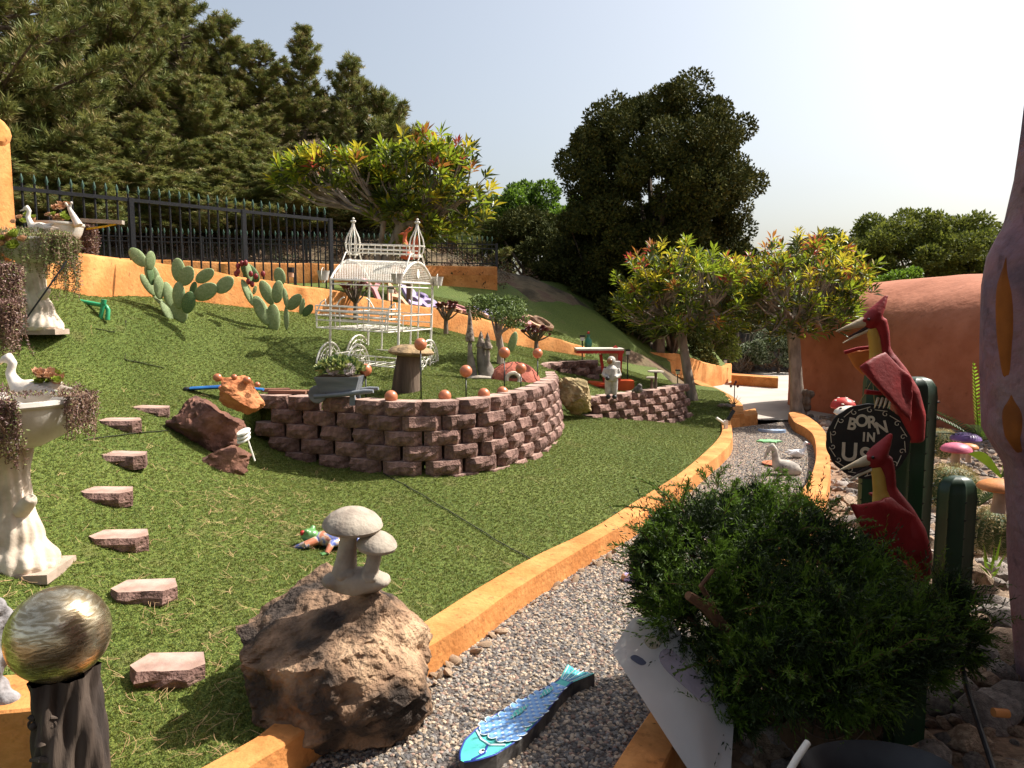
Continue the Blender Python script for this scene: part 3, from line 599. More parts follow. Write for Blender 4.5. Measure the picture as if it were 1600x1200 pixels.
# trees behind the red house
broad('green_tree', 'wide olive green tree rising behind the red domed house', (16.2, 28, .0), (2.9, 2.4, 2.1), 52, 42000, .145, OLIVE, 51, 2.6, .2, probs=[.6, .4], shell=.3)
broad('green_tree', 'lighter tree with open outline left of the wide one, in front of the dark roof', (13.2, 27.5, .2), (1.55, 1.2, 1.35), 24, 15000, .14, OLIVE, 52, 2.9, .14, probs=[.75, .25], shell=.3)
broad('green_tree', 'right shoulder of the green trees behind the red house', (17.9, 28.6, .0), (2.3, 1.6, 1.6), 30, 21000, .14, OLIVE, 53, 2.2, .14, probs=[.7, .3], shell=.3)
broad('bush', 'bright light green round bush just above the red house roof', (11.2, 20.5, 1.2), (.85, .6, .55), 14, 9000, .09, LIME, 54, 1.1, .06, cat='bush', probs=[.85, .15])

# ---- red tipped trees with long leaves
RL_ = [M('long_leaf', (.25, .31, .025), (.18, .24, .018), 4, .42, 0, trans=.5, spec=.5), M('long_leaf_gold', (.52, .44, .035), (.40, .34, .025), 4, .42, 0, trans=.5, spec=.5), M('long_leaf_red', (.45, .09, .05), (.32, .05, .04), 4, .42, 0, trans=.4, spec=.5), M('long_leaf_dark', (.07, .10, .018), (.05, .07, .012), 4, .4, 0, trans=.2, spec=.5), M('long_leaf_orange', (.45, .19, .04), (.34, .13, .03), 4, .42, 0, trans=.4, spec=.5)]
def longleaf(label, foot, fork, tips_c, R3, ntips, trunk_r, seed, leaf=.21, probs=(.42, .24, .06, .22, .06), bow=.0, lead=None):
    r_ = random.Random(seed); g = np.random.default_rng(seed); root = thing('long_leaf_tree', label, 'tree', foot, group=None)
    fk = Vector(fork)-Vector(foot); cc_ = Vector(tips_c)-Vector(foot)
    mb = MB(); base = [Vector((0, 0, -.15)), Vector((0, 0, .05)), fk*.35+Vector((bow, 0, 0)), fk*.7+Vector((bow*.6, 0, 0)), fk]
    mb.tube(base, [trunk_r*1.55, trunk_r*1.25, trunk_r, trunk_r*.93, trunk_r*1.0], 12, jit=.10)
    limbs = []; nb = 8
    for i in range(nb):
        a = i*2*math.pi/nb + r_.uniform(-.3, .3); e = cc_ + Vector((math.cos(a)*R3[0]*.62, math.sin(a)*R3[1]*.62, -R3[2]*r_.uniform(-.05, .45)))
        m = fk.lerp(e, .5) + Vector((r_.uniform(-.1, .1), r_.uniform(-.1, .1), -.10*(e-fk).length*r_.uniform(.3, 1.4)))
        L_ = smooth([fk+Vector((0, 0, -.05)), fk.lerp(m, .5)+Vector((0, 0, r_.uniform(-.03, .05))), m, e], 4); mb.tube(L_, [trunk_r*(.62-.50*k/len(L_)) for k in range(len(L_))], 7, cap=False, jit=.1); limbs.append(L_)
    tips = []
    for i in range(ntips):
        d = Vector((r_.gauss(0, 1), r_.gauss(0, 1), r_.gauss(.1, .85))).normalized(); k = r_.uniform(.3, 1)**.5
        if d.z < -.85: d.z = -.85
        p = cc_ + Vector((d.x*R3[0], d.y*R3[1], d.z*R3[2]))*k*(1+.16*nz(d*2+Vector((seed, 0, 0)), 1))
        L_ = min(limbs, key=lambda L: (L[-1]-p).length); s = L_[r_.randrange(len(L_)//2, len(L_))]
        if i % 2 == 0: mm = s.lerp(p, .55)+Vector((0, 0, -.12*(p-s).length)); mb.tube([s, mm, p], [.028, .018, .008], 5, cap=False)
        out_ = (p-fk).normalized()*.5+Vector((r_.gauss(0, .35), r_.gauss(0, .35), .75)); tips.append((p, out_.normalized(), d.z, k))
    mb.build('trunk', PALEBARK, root)
    Ps, Ds, Ls, Ms = [], [], [], []
    for p, ax, dz, k in tips:
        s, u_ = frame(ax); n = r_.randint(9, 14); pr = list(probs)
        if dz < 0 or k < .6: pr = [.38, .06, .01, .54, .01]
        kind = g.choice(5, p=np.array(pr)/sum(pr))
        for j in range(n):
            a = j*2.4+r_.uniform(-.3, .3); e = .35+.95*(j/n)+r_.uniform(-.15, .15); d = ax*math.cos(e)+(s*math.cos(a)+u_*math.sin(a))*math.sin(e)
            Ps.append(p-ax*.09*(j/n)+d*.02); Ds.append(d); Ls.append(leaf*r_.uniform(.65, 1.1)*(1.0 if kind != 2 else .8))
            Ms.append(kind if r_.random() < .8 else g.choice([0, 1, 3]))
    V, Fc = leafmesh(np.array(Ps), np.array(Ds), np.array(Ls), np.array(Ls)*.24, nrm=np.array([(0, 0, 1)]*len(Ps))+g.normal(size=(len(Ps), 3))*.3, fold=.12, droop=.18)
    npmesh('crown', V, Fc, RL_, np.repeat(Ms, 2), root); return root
def Pt(u, v, D): return P(u, v, D)
f1 = Pt(1081, 628, 14.0); f1.z = H(f1.x, f1.y)
longleaf('left of the two trees with long red tipped leaves, behind the small block wall', f1, Pt(1062, 506, 14.0), Pt(1066, 455, 13.7), (1.36, 1.05, 1.0), 340, .095, 61, .23)
f2 = Z(1248, 650, .05)
longleaf('right red tipped tree, beside the end of the red house', f2, Pt(1238, 505, f2.y), Pt(1254, 450, f2.y-.1), (1.33, 1.05, 1.05), 350, .125, 62, .23, (.36, .31, .13, .12, .08))
f3 = Pt(600, 416, 14.2)
longleaf('leaning tree with long red tipped leaves behind the white carriage', f3, Pt(628, 352, 14.0), Pt(668, 300, 14.0), (1.30, .9, 1.18), 290, .115, 63, .30, (.52, .2, .03, .22, .03))
longleaf('flat left bough of long leaves reaching over the iron fence', f3+Vector((-.12, -.1, 0)), Pt(600, 345, 13.9), Pt(515, 268, 13.8), (1.15, .7, .42), 150, .055, 64, .28, (.5, .24, .03, .2, .03))
# burl at the right tree's foot
mb = MB(); b_ = f2+Vector((.10, -.05, .12))
for i in range(9): mb.ball((b_.x+random.uniform(-.08, .14), b_.y+random.uniform(-.1, .1), b_.z+random.uniform(-.25, .4)), random.uniform(.05, .11), 8)
tag(mb.build('burl', BARK, rm=.02), 'knobbly dark burl on the foot of the right red tipped tree', 'burl')

# ---- prickly pears
PAD = [M('cactus_pad', (.27, .33, .16), (.19, .25, .10), 9, .6, .5, 50, dist=.006), M('cactus_pad_deep', (.10, .17, .055), (.07, .12, .04), 9, .55, .5, 50, dist=.006)]
SPINE = M('cactus_spine', (.6, .52, .3), (.4, .3, .15), 30, .8, 0)
def padmesh(deep=0):
    mb = MB(); n = 18
    for i in range(1, 8):
        pass
    def fn(a, b):
        th = a*2*math.pi; ph = (b-.5)*math.pi; r = math.cos(ph)
        x = math.sin(th)*r*.5*(1-.18*math.cos(th)*-1); z = .5-.5*math.cos(th)*r; x *= (.75+.35*z); y = math.sin(ph)*.062*(.6+.4*math.sin(math.pi*min(1, max(0, z))))
        return (x*.98, y, z)
    mb.surf(fn, 26, 9, 0, closeu=True)
    for ix in range(-3, 4):
        for iz in range(1, 9):
            x, z = ix*.12+(.06 if iz % 2 else 0), iz*.105+.02
            if (x/.42)**2+((z-.55)/.42)**2 < 1:
                for s in (-1, 1): mb.add([(x-.014, s*.062, z), (x+.014, s*.062, z), (x, s*.1, z+.02)], [(0, 1, 2)], 1)
    return mb.mesh('pad', [PAD[deep], SPINE])
PM = [padmesh(0), padmesh(1)]
def cactus(label, foot, scale, pads):
    t = thing('prickly_pear', label, 'cactus', foot); o3 = P(800, 600, foot.y)
    for (u, v, u2, v2, w_, tw, dp) in pads:      # base and tip bearings seen at the plant's own distance
        a = P(u, v, foot.y-dp*.12)-foot; b = P(u2, v2, foot.y-dp*.12)-foot; d = b-a; L_ = d.length
        Zx = d.normalized(); y0 = Vector((math.sin(tw), -math.cos(tw), 0)); X_ = y0.cross(Zx).normalized(); Y_ = Zx.cross(X_)
        m = Matrix((X_*w_*L_, Y_*L_, Zx*L_)).transposed().to_4x4(); m.translation = a
        o = bpy.data.objects.new('pad', PM[1 if (len(t.children)*7) % 5 == 3 else 0]); C.objects.link(o); o.parent = t; o.matrix_local = m
    return t
cactus('left prickly pear with pale green oval pads beside the green pipe', P(283, 505, 8.7), 1, [
 (283,506,277,470,.8,.2,0),(270,503,252,470,.45,1.0,.5),(272,486,258,440,.42,.7,0),(280,483,279,440,.5,.2,.6),(291,490,298,455,.62,.4,1),(256,478,237,455,.4,1.1,0),(250,468,247,430,.5,.9,.5),(242,462,220,428,.4,.8,.2),
 (246,446,230,412,.6,.4,.4),(238,446,232,412,.4,1.0,.8),(228,416,203,388,.6,.3,.2),(234,422,236,392,.6,.9,.9),(280,441,277,403,.6,.2,.2),(285,446,298,416,.75,.1,.5),(299,462,305,440,.5,.6,.3),(306,440,334,422,.62,.2,.2),(304,466,339,446,.68,.3,.4),(338,456,364,434,.75,-.2,.2)])
cactus('right prickly pear with red fruit and upright pads, behind the lawn plateau', P(428, 520, 9.5), 1, [
 (428,521,426,474,.5,.3,0),(420,508,398,462,.45,.5,.3),(426,476,408,438,.5,.3,.2),(432,474,436,438,.55,.4,.6),(404,440,378,412,.6,.2,.1),(392,440,386,410,.45,1,.5),(400,446,396,460,.5,.8,.1),(440,446,434,418,.7,.1,.2),(396,478,378,436,.35,1.0,.6)])
cactus('small prickly pear with upright pads beside the carriage', P(448, 516, 9.3), 1, [(448,516,447,478,.25,.6,0),(449,482,444,450,.3,.5,.3),(450,484,470,460,.6,.3,0),(470,492,474,466,.4,.8,.2),(474,494,488,476,.6,.2,.1)])
cactus('single slanting pad cactus between the morels and the red dome', P(796, 552, 11.5), 1, [(796,552,806,518,.42,.3,0)])
FR = M('cactus_fruit', (.25, .03, .03), (.16, .02, .02), 9, .5, 0); pp = [o for o in C.objects if o.name == 'prickly_pear.001'][0]
for (u, v) in [(372, 416), (378, 412), (384, 411), (372, 424), (392, 428), (400, 432), (394, 444), (388, 440), (411, 428), (369, 428)]: MB().ball((0, 0, 0), (.03, .03, .042), 7).build('fruit', FR, pp).location = P(u, v, 9.3)-pp.location

# ---- small succulents
AEO = [M('aeonium_red', (.16, .03, .03), (.09, .02, .025), 9, .45, 0, spec=.5), M('aeonium_green', (.3, .36, .05), (.2, .25, .03), 9, .5, 0, trans=.2), M('aeonium_blush', (.52, .30, .16), (.4, .2, .12), 9, .5, 0, trans=.2)]
def rosette(mb, c, r, n=16, m=0, ax=Vector((0, 0, 1)), open_=1.1):
    s, u_ = frame(ax); c = Vector(c)
    for j in range(n):
        f = j/n; a = j*2.4; e = .15+open_*f; d = ax*math.cos(e)+(s*math.cos(a)+u_*math.sin(a))*math.sin(e); w_ = r*.34; sd = d.cross(ax).normalized() if d.cross(ax).length > 1e-3 else s
        b = c; md = c+d*r*.6; tp = c+d*r*(.7+.3*f)+ax*r*.06; up = ax*r*.05
        mb.add([b-sd*w_*.3, b+sd*w_*.3, md+sd*w_+up, tp, md-sd*w_+up, md-ax*r*.03], [(0, 1, 5), (1, 2, 5), (2, 3, 5), (3, 4, 5), (4, 0, 5)], m)
def aeonium(label, foot, h, spread, n, seed):
    r_ = random.Random(seed); t = thing('red_succulent', label, 'succulent', foot); mb = MB(); m2 = MB()
    mb.tube([(0, 0, -.05), (.0, 0, h*.35), (.0, 0, h*.5)], [.045, .035, .03], 7)
    for i in range(n):
        a = r_.uniform(0, 6.28); k = r_.uniform(.3, 1); e = Vector((math.cos(a)*spread*k, math.sin(a)*spread*k, h*r_.uniform(.68, 1)*(1.05-.2*k))); mb.tube([(0, 0, h*.35), e*.55+Vector((0, 0, h*.12)), e], [.022, .014, .01], 5, cap=False)
        m2 = MB(); rosette(m2, (0, 0, 0), r_.uniform(.055, .085), 14, 0, (e*.3+Vector((0, 0, h))).normalized()); m2.build('rosette', AEO[0], t, smooth=False).location = e
    mb.build('stems', BARK, t); pass
aeonium('dark red rosette succulent against the orange wall right of the carriage', P(697, 517, 11.9), .50, .22, 20, 1)
aeonium('dark red rosette succulent right of the jade tree', P(838, 545, 12.6), .40, .25, 24, 2)
aeonium('dark red succulent half hidden behind the carriage roof posts', P(556, 496, 11.3), .62, .22, 18, 3)
t = broad('jade_tree', 'clipped small tree with tiny green leaves between the morels and the red dome', P(778, 575, 10.2), (.50, .42, .28), 20, 5200, .042, [M('jade_leaf', (.22, .29, .09), (.14, .2, .05), 3, .5, 0, trans=.2), M('jade_leaf_deep', (.08, .12, .03), (.05, .08, .02), 3, .5, 0)], 71, .52, .05, probs=[.6, .4], limbs=10, bark=PALEBARK)
# ------------------------------------------------------------------ FENCES
def fence(name, label, A, B, zt, zb, gap, posts, fin, mat, r=.011, rail=.022, midr=None):
    t = thing(name, label, 'fence', (A[0], A[1], zb)); a = Vector((0, 0, 0)); b = Vector((B[0]-A[0], B[1]-A[1], 0)); L_ = b.length; d = b/L_; h = zt-zb
    for z in [h-.02, .05] + ([midr] if midr else []): MB().box(b/2+Vector((0, 0, z)), (L_, rail*1.3, rail*1.6), (0, 0, math.atan2(d.y, d.x))).build('rail', mat, t, smooth=False)
    pk = MB(); pk.box((0, 0, h/2+.03), (r*1.7, r*1.7, h+.06)); km = pk.mesh('picket', mat, False)
    fm = MB(); fm.lathe([(.0, 0), (.018, .01), (.010, .03), (.024, .055), (.004, .12), (0, .13)], 6); fme = fm.mesh('finial', M('verdigris_finial', (.06, .12, .09), (.04, .08, .06), 20, .5, 0))
    n = int(L_/gap); cm = MB().box((0, 0, h*.5), (.03, .03, .05)).mesh('collar', mat, False)
    for i in range(n+1):
        p = d*(i*gap); o = put(km, 'picket', p, parent=t)
        if fin: put(fme, 'finial', (0, 0, h+.05), parent=o)
    for s in posts: MB().box(d*s*L_+Vector((0, 0, h/2-.05)), (.06, .06, h+.12), (0, 0, math.atan2(d.y, d.x))).build('post', mat, t, smooth=False)
    return t
A_ = P(15, 298, 9.0); B_ = P(516, 347, 12.0)
fence('iron_fence', 'tall black iron fence with spear finials running behind the cacti', (A_.x-.6, A_.y-.55), (B_.x, B_.y), 3.62, 2.35, .135, (.06, .42, .72, 1.0), True, IRON, .012, .03)
fence('iron_fence', 'low rear black picket fence standing on the upper orange wall', (-8.9, 15.1), (-.37, 17.05), 3.72, 3.2, .12, (0, .25, .5, .75, 1.0), True, IRONG, .011, .016, .40)
t = thing('board_fence', 'weathered grey board fence behind the right red tipped tree', 'fence', (8.3, 26.6, -.1)); bm_ = M('grey_board', (.16, .14, .125), (.09, .08, .07), 7, .9, .5, 20, sx=(1, 1, .15), rnd=.3)
bme = MB().box((0, 0, 1.35), (.185, .03, 2.7)).mesh('board', bm_, False)
for i in range(12): put(bme, 'board', (i*.195, .01*(i % 2), .03*math.sin(i*5)), parent=t)
MB().box((1.1, .06, 2.2), (2.4, .06, .1)).build('rail', bm_, t, smooth=False)
t = thing('house_roof', 'dark brown gabled roof of a distant house behind the right trees', 'house', (13.9, 32, 4.2))
mb = MB(); mb.add([(-1.3, 0, 0), (2.6, 0, 0), (1.9, 0, 1.25), (-.1, 0, 1.45), (-1.3, 3, 0), (2.6, 3, 0), (1.9, 3, 1.25), (-.1, 3, 1.45)], [(0, 1, 2, 3), (3, 2, 6, 7), (0, 3, 7, 4), (1, 5, 6, 2), (5, 4, 7, 6)]); mb.build('roof', M('brown_shingle', (.13, .07, .045), (.08, .045, .03), 12, .9, .5, 30), t, smooth=False)
MB().box((.6, 1.5, -2.2), (3.6, 2.8, 4.4)).build('wall', M('brown_wall', (.3, .2, .14)), t, smooth=False)

# ------------------------------------------------------------------ RED HOUSE AND DINOSAUR
HOUSE = M('red_render', (.42, .16, .088), (.35, .125, .065), 2.2, .9, .5, 9, dist=.03, stain=.15, sscale=.9)
ax = smooth([Vector((8.2, 17.2, 0)), Vector((8.75, 15.2, 0)), Vector((9.75, 12.0, 0)), Vector((11.1, 9.0, 0)), Vector((12.9, 6.4, 0))], 10)
mb = MB(); nA = len(ax)
def hp(a, b):
    i = b*(nA-1); k = min(nA-2, int(i)); p = ax[k].lerp(ax[k+1], i-k); t_ = (ax[k+1]-ax[k]).normalized(); n_ = Vector((t_.y, -t_.x, 0))*-1
    s = i/(nA-1)*11.5; cap = max(0, 1-max(0, 1-s/2.3)**2.4)**.5; W = 2.45*max(.02, cap)
    if a < .25: x, z = W, -.3+1.75*a/.25
    elif a > .75: x, z = -W, -.3+1.75*(1-a)/.25
    else: th = (a-.25)/.5*math.pi; x, z = math.cos(th)*W, 1.45+math.sin(th)**.92*(1.28*(.45+.55*cap)+.018*s)*min(1, cap*1.6)
    q_ = p + n_*x; q_.z = z; r_ = .03*nz((q_.x*.7, q_.y*.7, q_.z*.9), 1, 3); return q_ - n_*r_ + Vector((0, 0, r_))
    s = i/(nA-1)*9; cap = max(0, 1-max(0, 1-s/1.1)**3)**.5 ; W = 1.75*max(.03, cap); th = a*math.pi
    c, sn = math.cos(th), math.sin(th); zc = 1.05*(.35+.65*cap); e = .55; x = math.copysign(abs(c)**.55, c)*W; z = sn**.85*(zc+.02*s+.72)*(.82+.18*cap) 
    if sn < 1e-4: z = -.3
    q_ = p - n_*x*-1 if False else p + n_*x; q_.z = z*1.5 - 0 if False else z*1.62 - .15
    r_ = .04*nz((q_.x*.9, q_.y*.9, q_.z*.9), 1, 3); return q_ + n_*r_ + Vector((0, 0, r_))
mb.surf(lambda a, b: hp(a, b), 60, 110); hs = mb.build('red_house', HOUSE); tag(hs, 'low red rendered house with rounded barrel roof at the right', 'house')

LILAC = M('lilac_render', (.27, .18, .20), (.15, .10, .14), 2.6, .7, .9, 12, c3=(.27, .15, .18), dist=.035, stain=.3, sscale=1.4)
ORNG = M('burnt_orange_patch', (.30, .095, .015), (.17, .05, .01), 4, .8, .6, 14)
legL = [(60, 1612), (140, 1602), (200, 1596), (280, 1586), (350, 1573), (375, 1560), (400, 1549), (440, 1543), (520, 1542), (600, 1543), (680, 1545), (715, 1556), (735, 1566), (800, 1569), (900, 1574), (1000, 1580), (1100, 1587), (1200, 1601), (1320, 1612)]
lw = [(60, .11), (280, .16), (400, .30), (520, .36), (680, .37), (735, .31), (1000, .27), (1320, .24)]
D0 = 3.65; prof = []
for v, u in legL:
    e = P(u+9+(10 if v > 700 else 0), v, D0); r = np.interp(v, [a for a, b in lw], [b for a, b in lw]); prof.append((e.z, e.x+r, r))
prof.sort(); pz = [a for a, b, c in prof]
dn = thing('dinosaur_statue', 'tall purple and orange dinosaur statue, one leg along the right edge', 'statue', (3.2, 4.2, 0))
def legpt(a, z, off=0):
    cx = np.interp(z, pz, [b for a_, b, c in prof]); r = np.interp(z, pz, [c for a_, b, c in prof])+off; th = a*2*math.pi
    rr = r*(1+.05*nz((math.cos(th)*1.3, math.sin(th)*1.3, z*1.1), 1)+.012*math.sin(th*9+z*3)); return Vector((cx+rr*math.cos(th), D0+rr*math.sin(th), z))
z0, z1 = pz[0], pz[-1]
mb = MB(); mb.surf(lambda a, b: legpt(a, z0+(z1-z0)*b), 56, 90, closeu=True)
mb.tube([(prof[-1][1], D0, z1-.1), (prof[-1][1]+.25, D0+.15, z1+.5), (4.3, 3.9, z1+1.1), (5.0, 3.9, z1+1.25)], [.12, .22, .5, .8], 20)
mb.build('leg', LILAC, dn, world=True)
def patch(a0, z_, ra, rz, nm='hide_patch'):
    m_ = MB(); m_.surf(lambda s, t_: legpt(a0+ra*t_*math.cos(s*6.2832)*(1-.45*abs(math.sin(s*6.2832))**3+.12*math.sin(s*19)), z_+rz*t_*math.sin(s*6.2832)*(1+.06*math.sin(s*31)), .012*(1-t_**4)), 28, 8, closeu=True); m_.build(nm, ORNG, dn, world=True)
patch(.535, P(1560, 500, D0).z, .022, .30); patch(.545, P(1560, 660, D0).z, .022, .15); patch(.71, P(1600, 560, D0).z, .115, .50)
mb = MB(); mb.ball((5.75, 3.5, 4.95), (1.75, 1.75, 1.0), 28); mb.tube([(6.2, 2.9, 5.1), (7.0, 2.3, 5.9), (7.7, 1.7, 7.2), (8.0, 1.4, 8.6)], [.8, .55, .38, .3], 14); mb.tube([(5.2, 2.6, 4.8), (4.8, 1.2, 3.6), (4.9, -.4, 2.2), (5.4, -1.8, 1.0)], [.8, .5, .3, .1], 14)
mb.build('body', LILAC, dn, world=True)
for x, y in ((6.7, 3.0), (6.5, 4.8), (4.9, 1.9)): MB().tube([(x, y, -.3), (x, y, 2), (x-.2, y, 3.4), (x-.5, y+.1, 4.6)], [.34, .3, .42, .6], 16).build('leg', LILAC, dn, world=True)
# the taller part of the red house beside the viewer, outside the view to the right
mb = MB(); mb.surf(lambda a, b: (7.4+2.6*math.cos(a*6.2832)*math.cos(b*1.57)**.6, .6+2.4*math.sin(a*6.2832)*math.cos(b*1.57)**.6, -.3+4.6*math.sin(b*1.57)), 40, 16, closeu=True); tag(mb.build('red_house_dome', HOUSE), 'domed red room of the house to the right of the path', 'house')

# added roof and wall, out of view, cutting sky light over the right foreground
mb = MB(); mb.surf(lambda a, b: (.6+9.3*a, -6+9.0*b, 3.85+.4*math.sin(a*3.14)+.1*nz((a*3, b*3, 0), 1)), 20, 20); mb.surf(lambda a, b: (.6+9.3*a, -6+9.0*b, 3.70), 4, 4); mb.box((.6, -1.5, 3.82), (.3, 9.0, .3)); mb.box((5.25, 3.0, 3.82), (9.3, .25, .3)); mb.box((6.2, -1.5, 1.7), (.4, 7, 4.1)); tag(mb.build('added_shade_roof', HOUSE), 'added red roof, never in view, that darkens the right foreground', 'house')
# ------------------------------------------------------------------ ROCK BED on the right
BEDM = M('bed_soil', (.30, .20, .13), (.16, .10, .065), 7, 1, .9, 18, dist=.03)
def bed(x, y): 
    k = max(0, x-(1.3+.25*y)); return -.03 + .05*min(3, k) + .05*noise.noise((x*2, y*2, 3))
rlx = resample(RR, 60)
mb = MB(); mb.surf(lambda a, b: (lambda p: (p.x+a*a*5.5-.06, p.y+a*.4, bed(p.x+a*a*5.5, p.y)+(.0 if a > .02 else -.05)))(rlx[round(b*59)]), 40, 60); tag(mb.build('planting_bed', BEDM), kind='structure')
ROCKM = [M('bed_rock', (.40, .29, .20), (.22, .15, .10), 5, .95, .8, 18, rnd=.35, dist=.02), M('bed_rock_grey', (.34, .29, .25), (.2, .17, .15), 5, .95, .8, 18, rnd=.35, dist=.02)]
rms = [rockmesh('rock', ROCKM[i % 2], 40+i, 2, (1, .8, .6), .5, .12, 7) for i in range(8)]
t = thing('rock_border', None, None, (0, 0, 0)); t['label'] = 'pile of pale broken rocks covering the bed between the kerb and the red house'; t['category'] = 'rocks'
r_ = random.Random(9); n = 0
while n < 290:
    y = r_.uniform(2.3, 13.2); x = r_.uniform(.9, 6.3); rx = np.interp(y, [p.y for p in rlx[::-1]], [p.x for p in rlx[::-1]])
    if x < rx+.12 or x > 2.2+.34*y or (x < rx+.3 and y < 4 and r_.random() < .6) : continue
    if y > 6 and r_.random() < .35: continue
    s = r_.uniform(.06, .15)*(1.25 if x > 2.3 and y < 6 else 1.0); put(rms[n % 8], 'rock', (x, y, bed(x, y)+s*.25), (r_.uniform(-.4, .4), r_.uniform(-.4, .4), r_.uniform(0, 6.28)), (s, s, s*r_.uniform(.8, 1.3)), t); n += 1

bedo = [o for o in C.objects if o.name == 'planting_bed'][0]
scatter('rock_chips', bedo.data.copy(), [loose('chip', rms[i]) for i in range(6)], 110, .025, .075, .8, 9)
# ---- metal cacti
MC = M('painted_green_metal', (.010, .045, .014), (.006, .024, .009), 5, .4, .2, 14, spec=.5, lo=.3, hi=.7); MCY = M('painted_rib', (.12, .16, .03), (.05, .09, .02), 8, .5, .2, 14)
def mcol(t, u0, u1, vt, D, z0, rib=9):
    a = P(u0, vt, D); b = P(u1, vt, D); r = (b.x-a.x)/2; c = Vector(((a.x+b.x)/2, D, 0)); h = a.z-z0
    mb = MB(); pr = [(r*.96, 0), (r, h*.4), (r, h-r*.9), (r*.93, h-r*.45), (r*.7, h-r*.13), (r*.3, h), (0, h)]
    mb.lathe(pr, 72, (c.x, c.y, z0), fn=lambda q_, z: 1-.10*abs(math.sin(q_*rib/2))**.6, sy=.7); mb.build('column', MC, t, world=True)
    for k in range(rib):
        q_ = 2*math.pi*k/rib+.0
        if math.sin(q_) < .25:
            x, y = c.x+r*math.cos(q_)*1.0, c.y+r*math.sin(q_)*.70; 
            for zz_ in np.arange(z0+.12, z0+h-r*.8, .11): MB().tube([(x, y, zz_), (x+.018*math.cos(q_), y+.018*math.sin(q_), zz_+.006)], [.005, .001], 4).build('spine', IRON, t, world=True)
t = thing('metal_cactus', 'tall dark green painted metal cactus behind the red flying reptiles', 'statue', (2.5, 4.6, 0))
mcol(t, 1401, 1466, 589, 4.6, 0); mcol(t, 1350, 1394, 578, 4.75, .3, 7)
MB().tube([(P(1372, 760, 4.7)), P(1420, 780, 4.65)], .07, 10).build('arm', MC, t, world=True)
t = thing('metal_cactus', 'short round topped metal cactus right of the tall one', 'statue', (2.85, 4.1, 0)); mcol(t, 1466, 1528, 744, 4.2, 0, 8)
t = thing('metal_cactus', 'dark green metal cactus foot under the juniper near the bottom edge', 'statue', (1.6, 2.8, 0)); mcol(t, 1385, 1450, 1045, 3.1, -.1, 8)

# ---- round sign
t = thing('round_sign', 'round black sign reading BORN IN USA hanging on the metal cactus', 'sign', P(1355, 690, 4.35)); rs = .235
SB = M('sign_black', (.02, .018, .016), (.012, .011, .01), 12, .6, .1, 30); CREAM = M('cream_paint', (.62, .55, .42), (.5, .43, .32), 20, .7, .1, 40)
mb = MB(); npt = 96; ring_ = [(rs*(1+.022*abs(math.sin(i*math.pi*14/npt)))*math.cos(i*2*math.pi/npt), rs*(1+.022*abs(math.sin(i*math.pi*14/npt)))*math.sin(i*2*math.pi/npt)) for i in range(npt)]
mb.add([(x, -.008, z) for x, z in ring_]+[(x, .008, z) for x, z in ring_], [tuple(range(npt))[::-1], tuple(range(npt, 2*npt))]+[(i, (i+1) % npt, npt+(i+1) % npt, npt+i) for i in range(npt)]); mb.build('board', SB, t, smooth=False)
t.rotation_euler = (.04, 0, -.30)
def textmesh(txt, size, mat, parent, loc, rot=(R(90), 0, 0), ext=.002, name='letter', off=.0, sx=1, sh=0):
    cu = bpy.data.curves.new(name, 'FONT'); cu.body = txt; cu.size = size; cu.extrude = ext; cu.offset = off; cu.align_x = 'CENTER'; cu.shear = sh
    o = bpy.data.objects.new(name, cu); C.objects.link(o); bpy.context.view_layer.update()
    me = bpy.data.meshes.new_from_object(o.evaluated_get(bpy.context.evaluated_depsgraph_get())); C.objects.unlink(o); bpy.data.objects.remove(o)
    me.materials.clear(); me.materials.append(mat); return put(me, name, loc, rot, (sx, 1, 1), parent)
for ch, x, z, a in [('B', -.098, .075, .14), ('O', -.040, .098, .05), ('R', .022, .092, -.10), ('N', .083, .062, -.26)]: textmesh(ch, .105, CREAM, t, (x, -.0095, z), (R(90), a*-1*-1, 0), off=.003, sx=.85)
for ch, x in [('I', -.022), ('N', .018)]: textmesh(ch, .078, CREAM, t, (x, -.0095, .005), off=.003, sx=.8)
for ch, x, z in [('U', -.10, -.125), ('S', -.01, -.15), ('A', .085, -.125)]: textmesh(ch, .165, CREAM, t, (x, -.0095, z), off=.003, sx=.85)
for i in range(14):
    a = i*2*math.pi/14+.2; c = Vector((math.cos(a)*rs*.86, -.0095, math.sin(a)*rs*.86)); mb = MB(); pts = [c+Vector((math.cos(a+k*.55)*.02*(1-k/14), 0, math.sin(a+k*.55)*.02*(1-k/14))) for k in range(12)]
    a2 = a+.33; pts = [Vector((math.cos(a2)*rs*.88, -.0095, math.sin(a2)*rs*.88))]+pts; mb.tube(pts, .0022, 4); mb.build('scroll', CREAM, t)
MB().tube([(-.06, 0, rs), (.01, .0, rs+.16), (.03, 0, rs)], .003, 5).build('string', M('string', (.4, .3, .12)), t)
t = thing('planter_box', 'tapered dark metal planter box lying behind the round sign', 'planter', P(1318, 762, 4.75)); t.location.z = .1
mb = MB(); mb.box((0, 0, .16), (.17, .2, .3), taper=1.45); mb.build('body', M('rust_dark', (.06, .035, .025), (.03, .02, .016), 8, .5, .3, 20), t, smooth=False); MB().box((0, 0, .315), (.28, .32, .03)).build('rim', IRON, t, smooth=False)

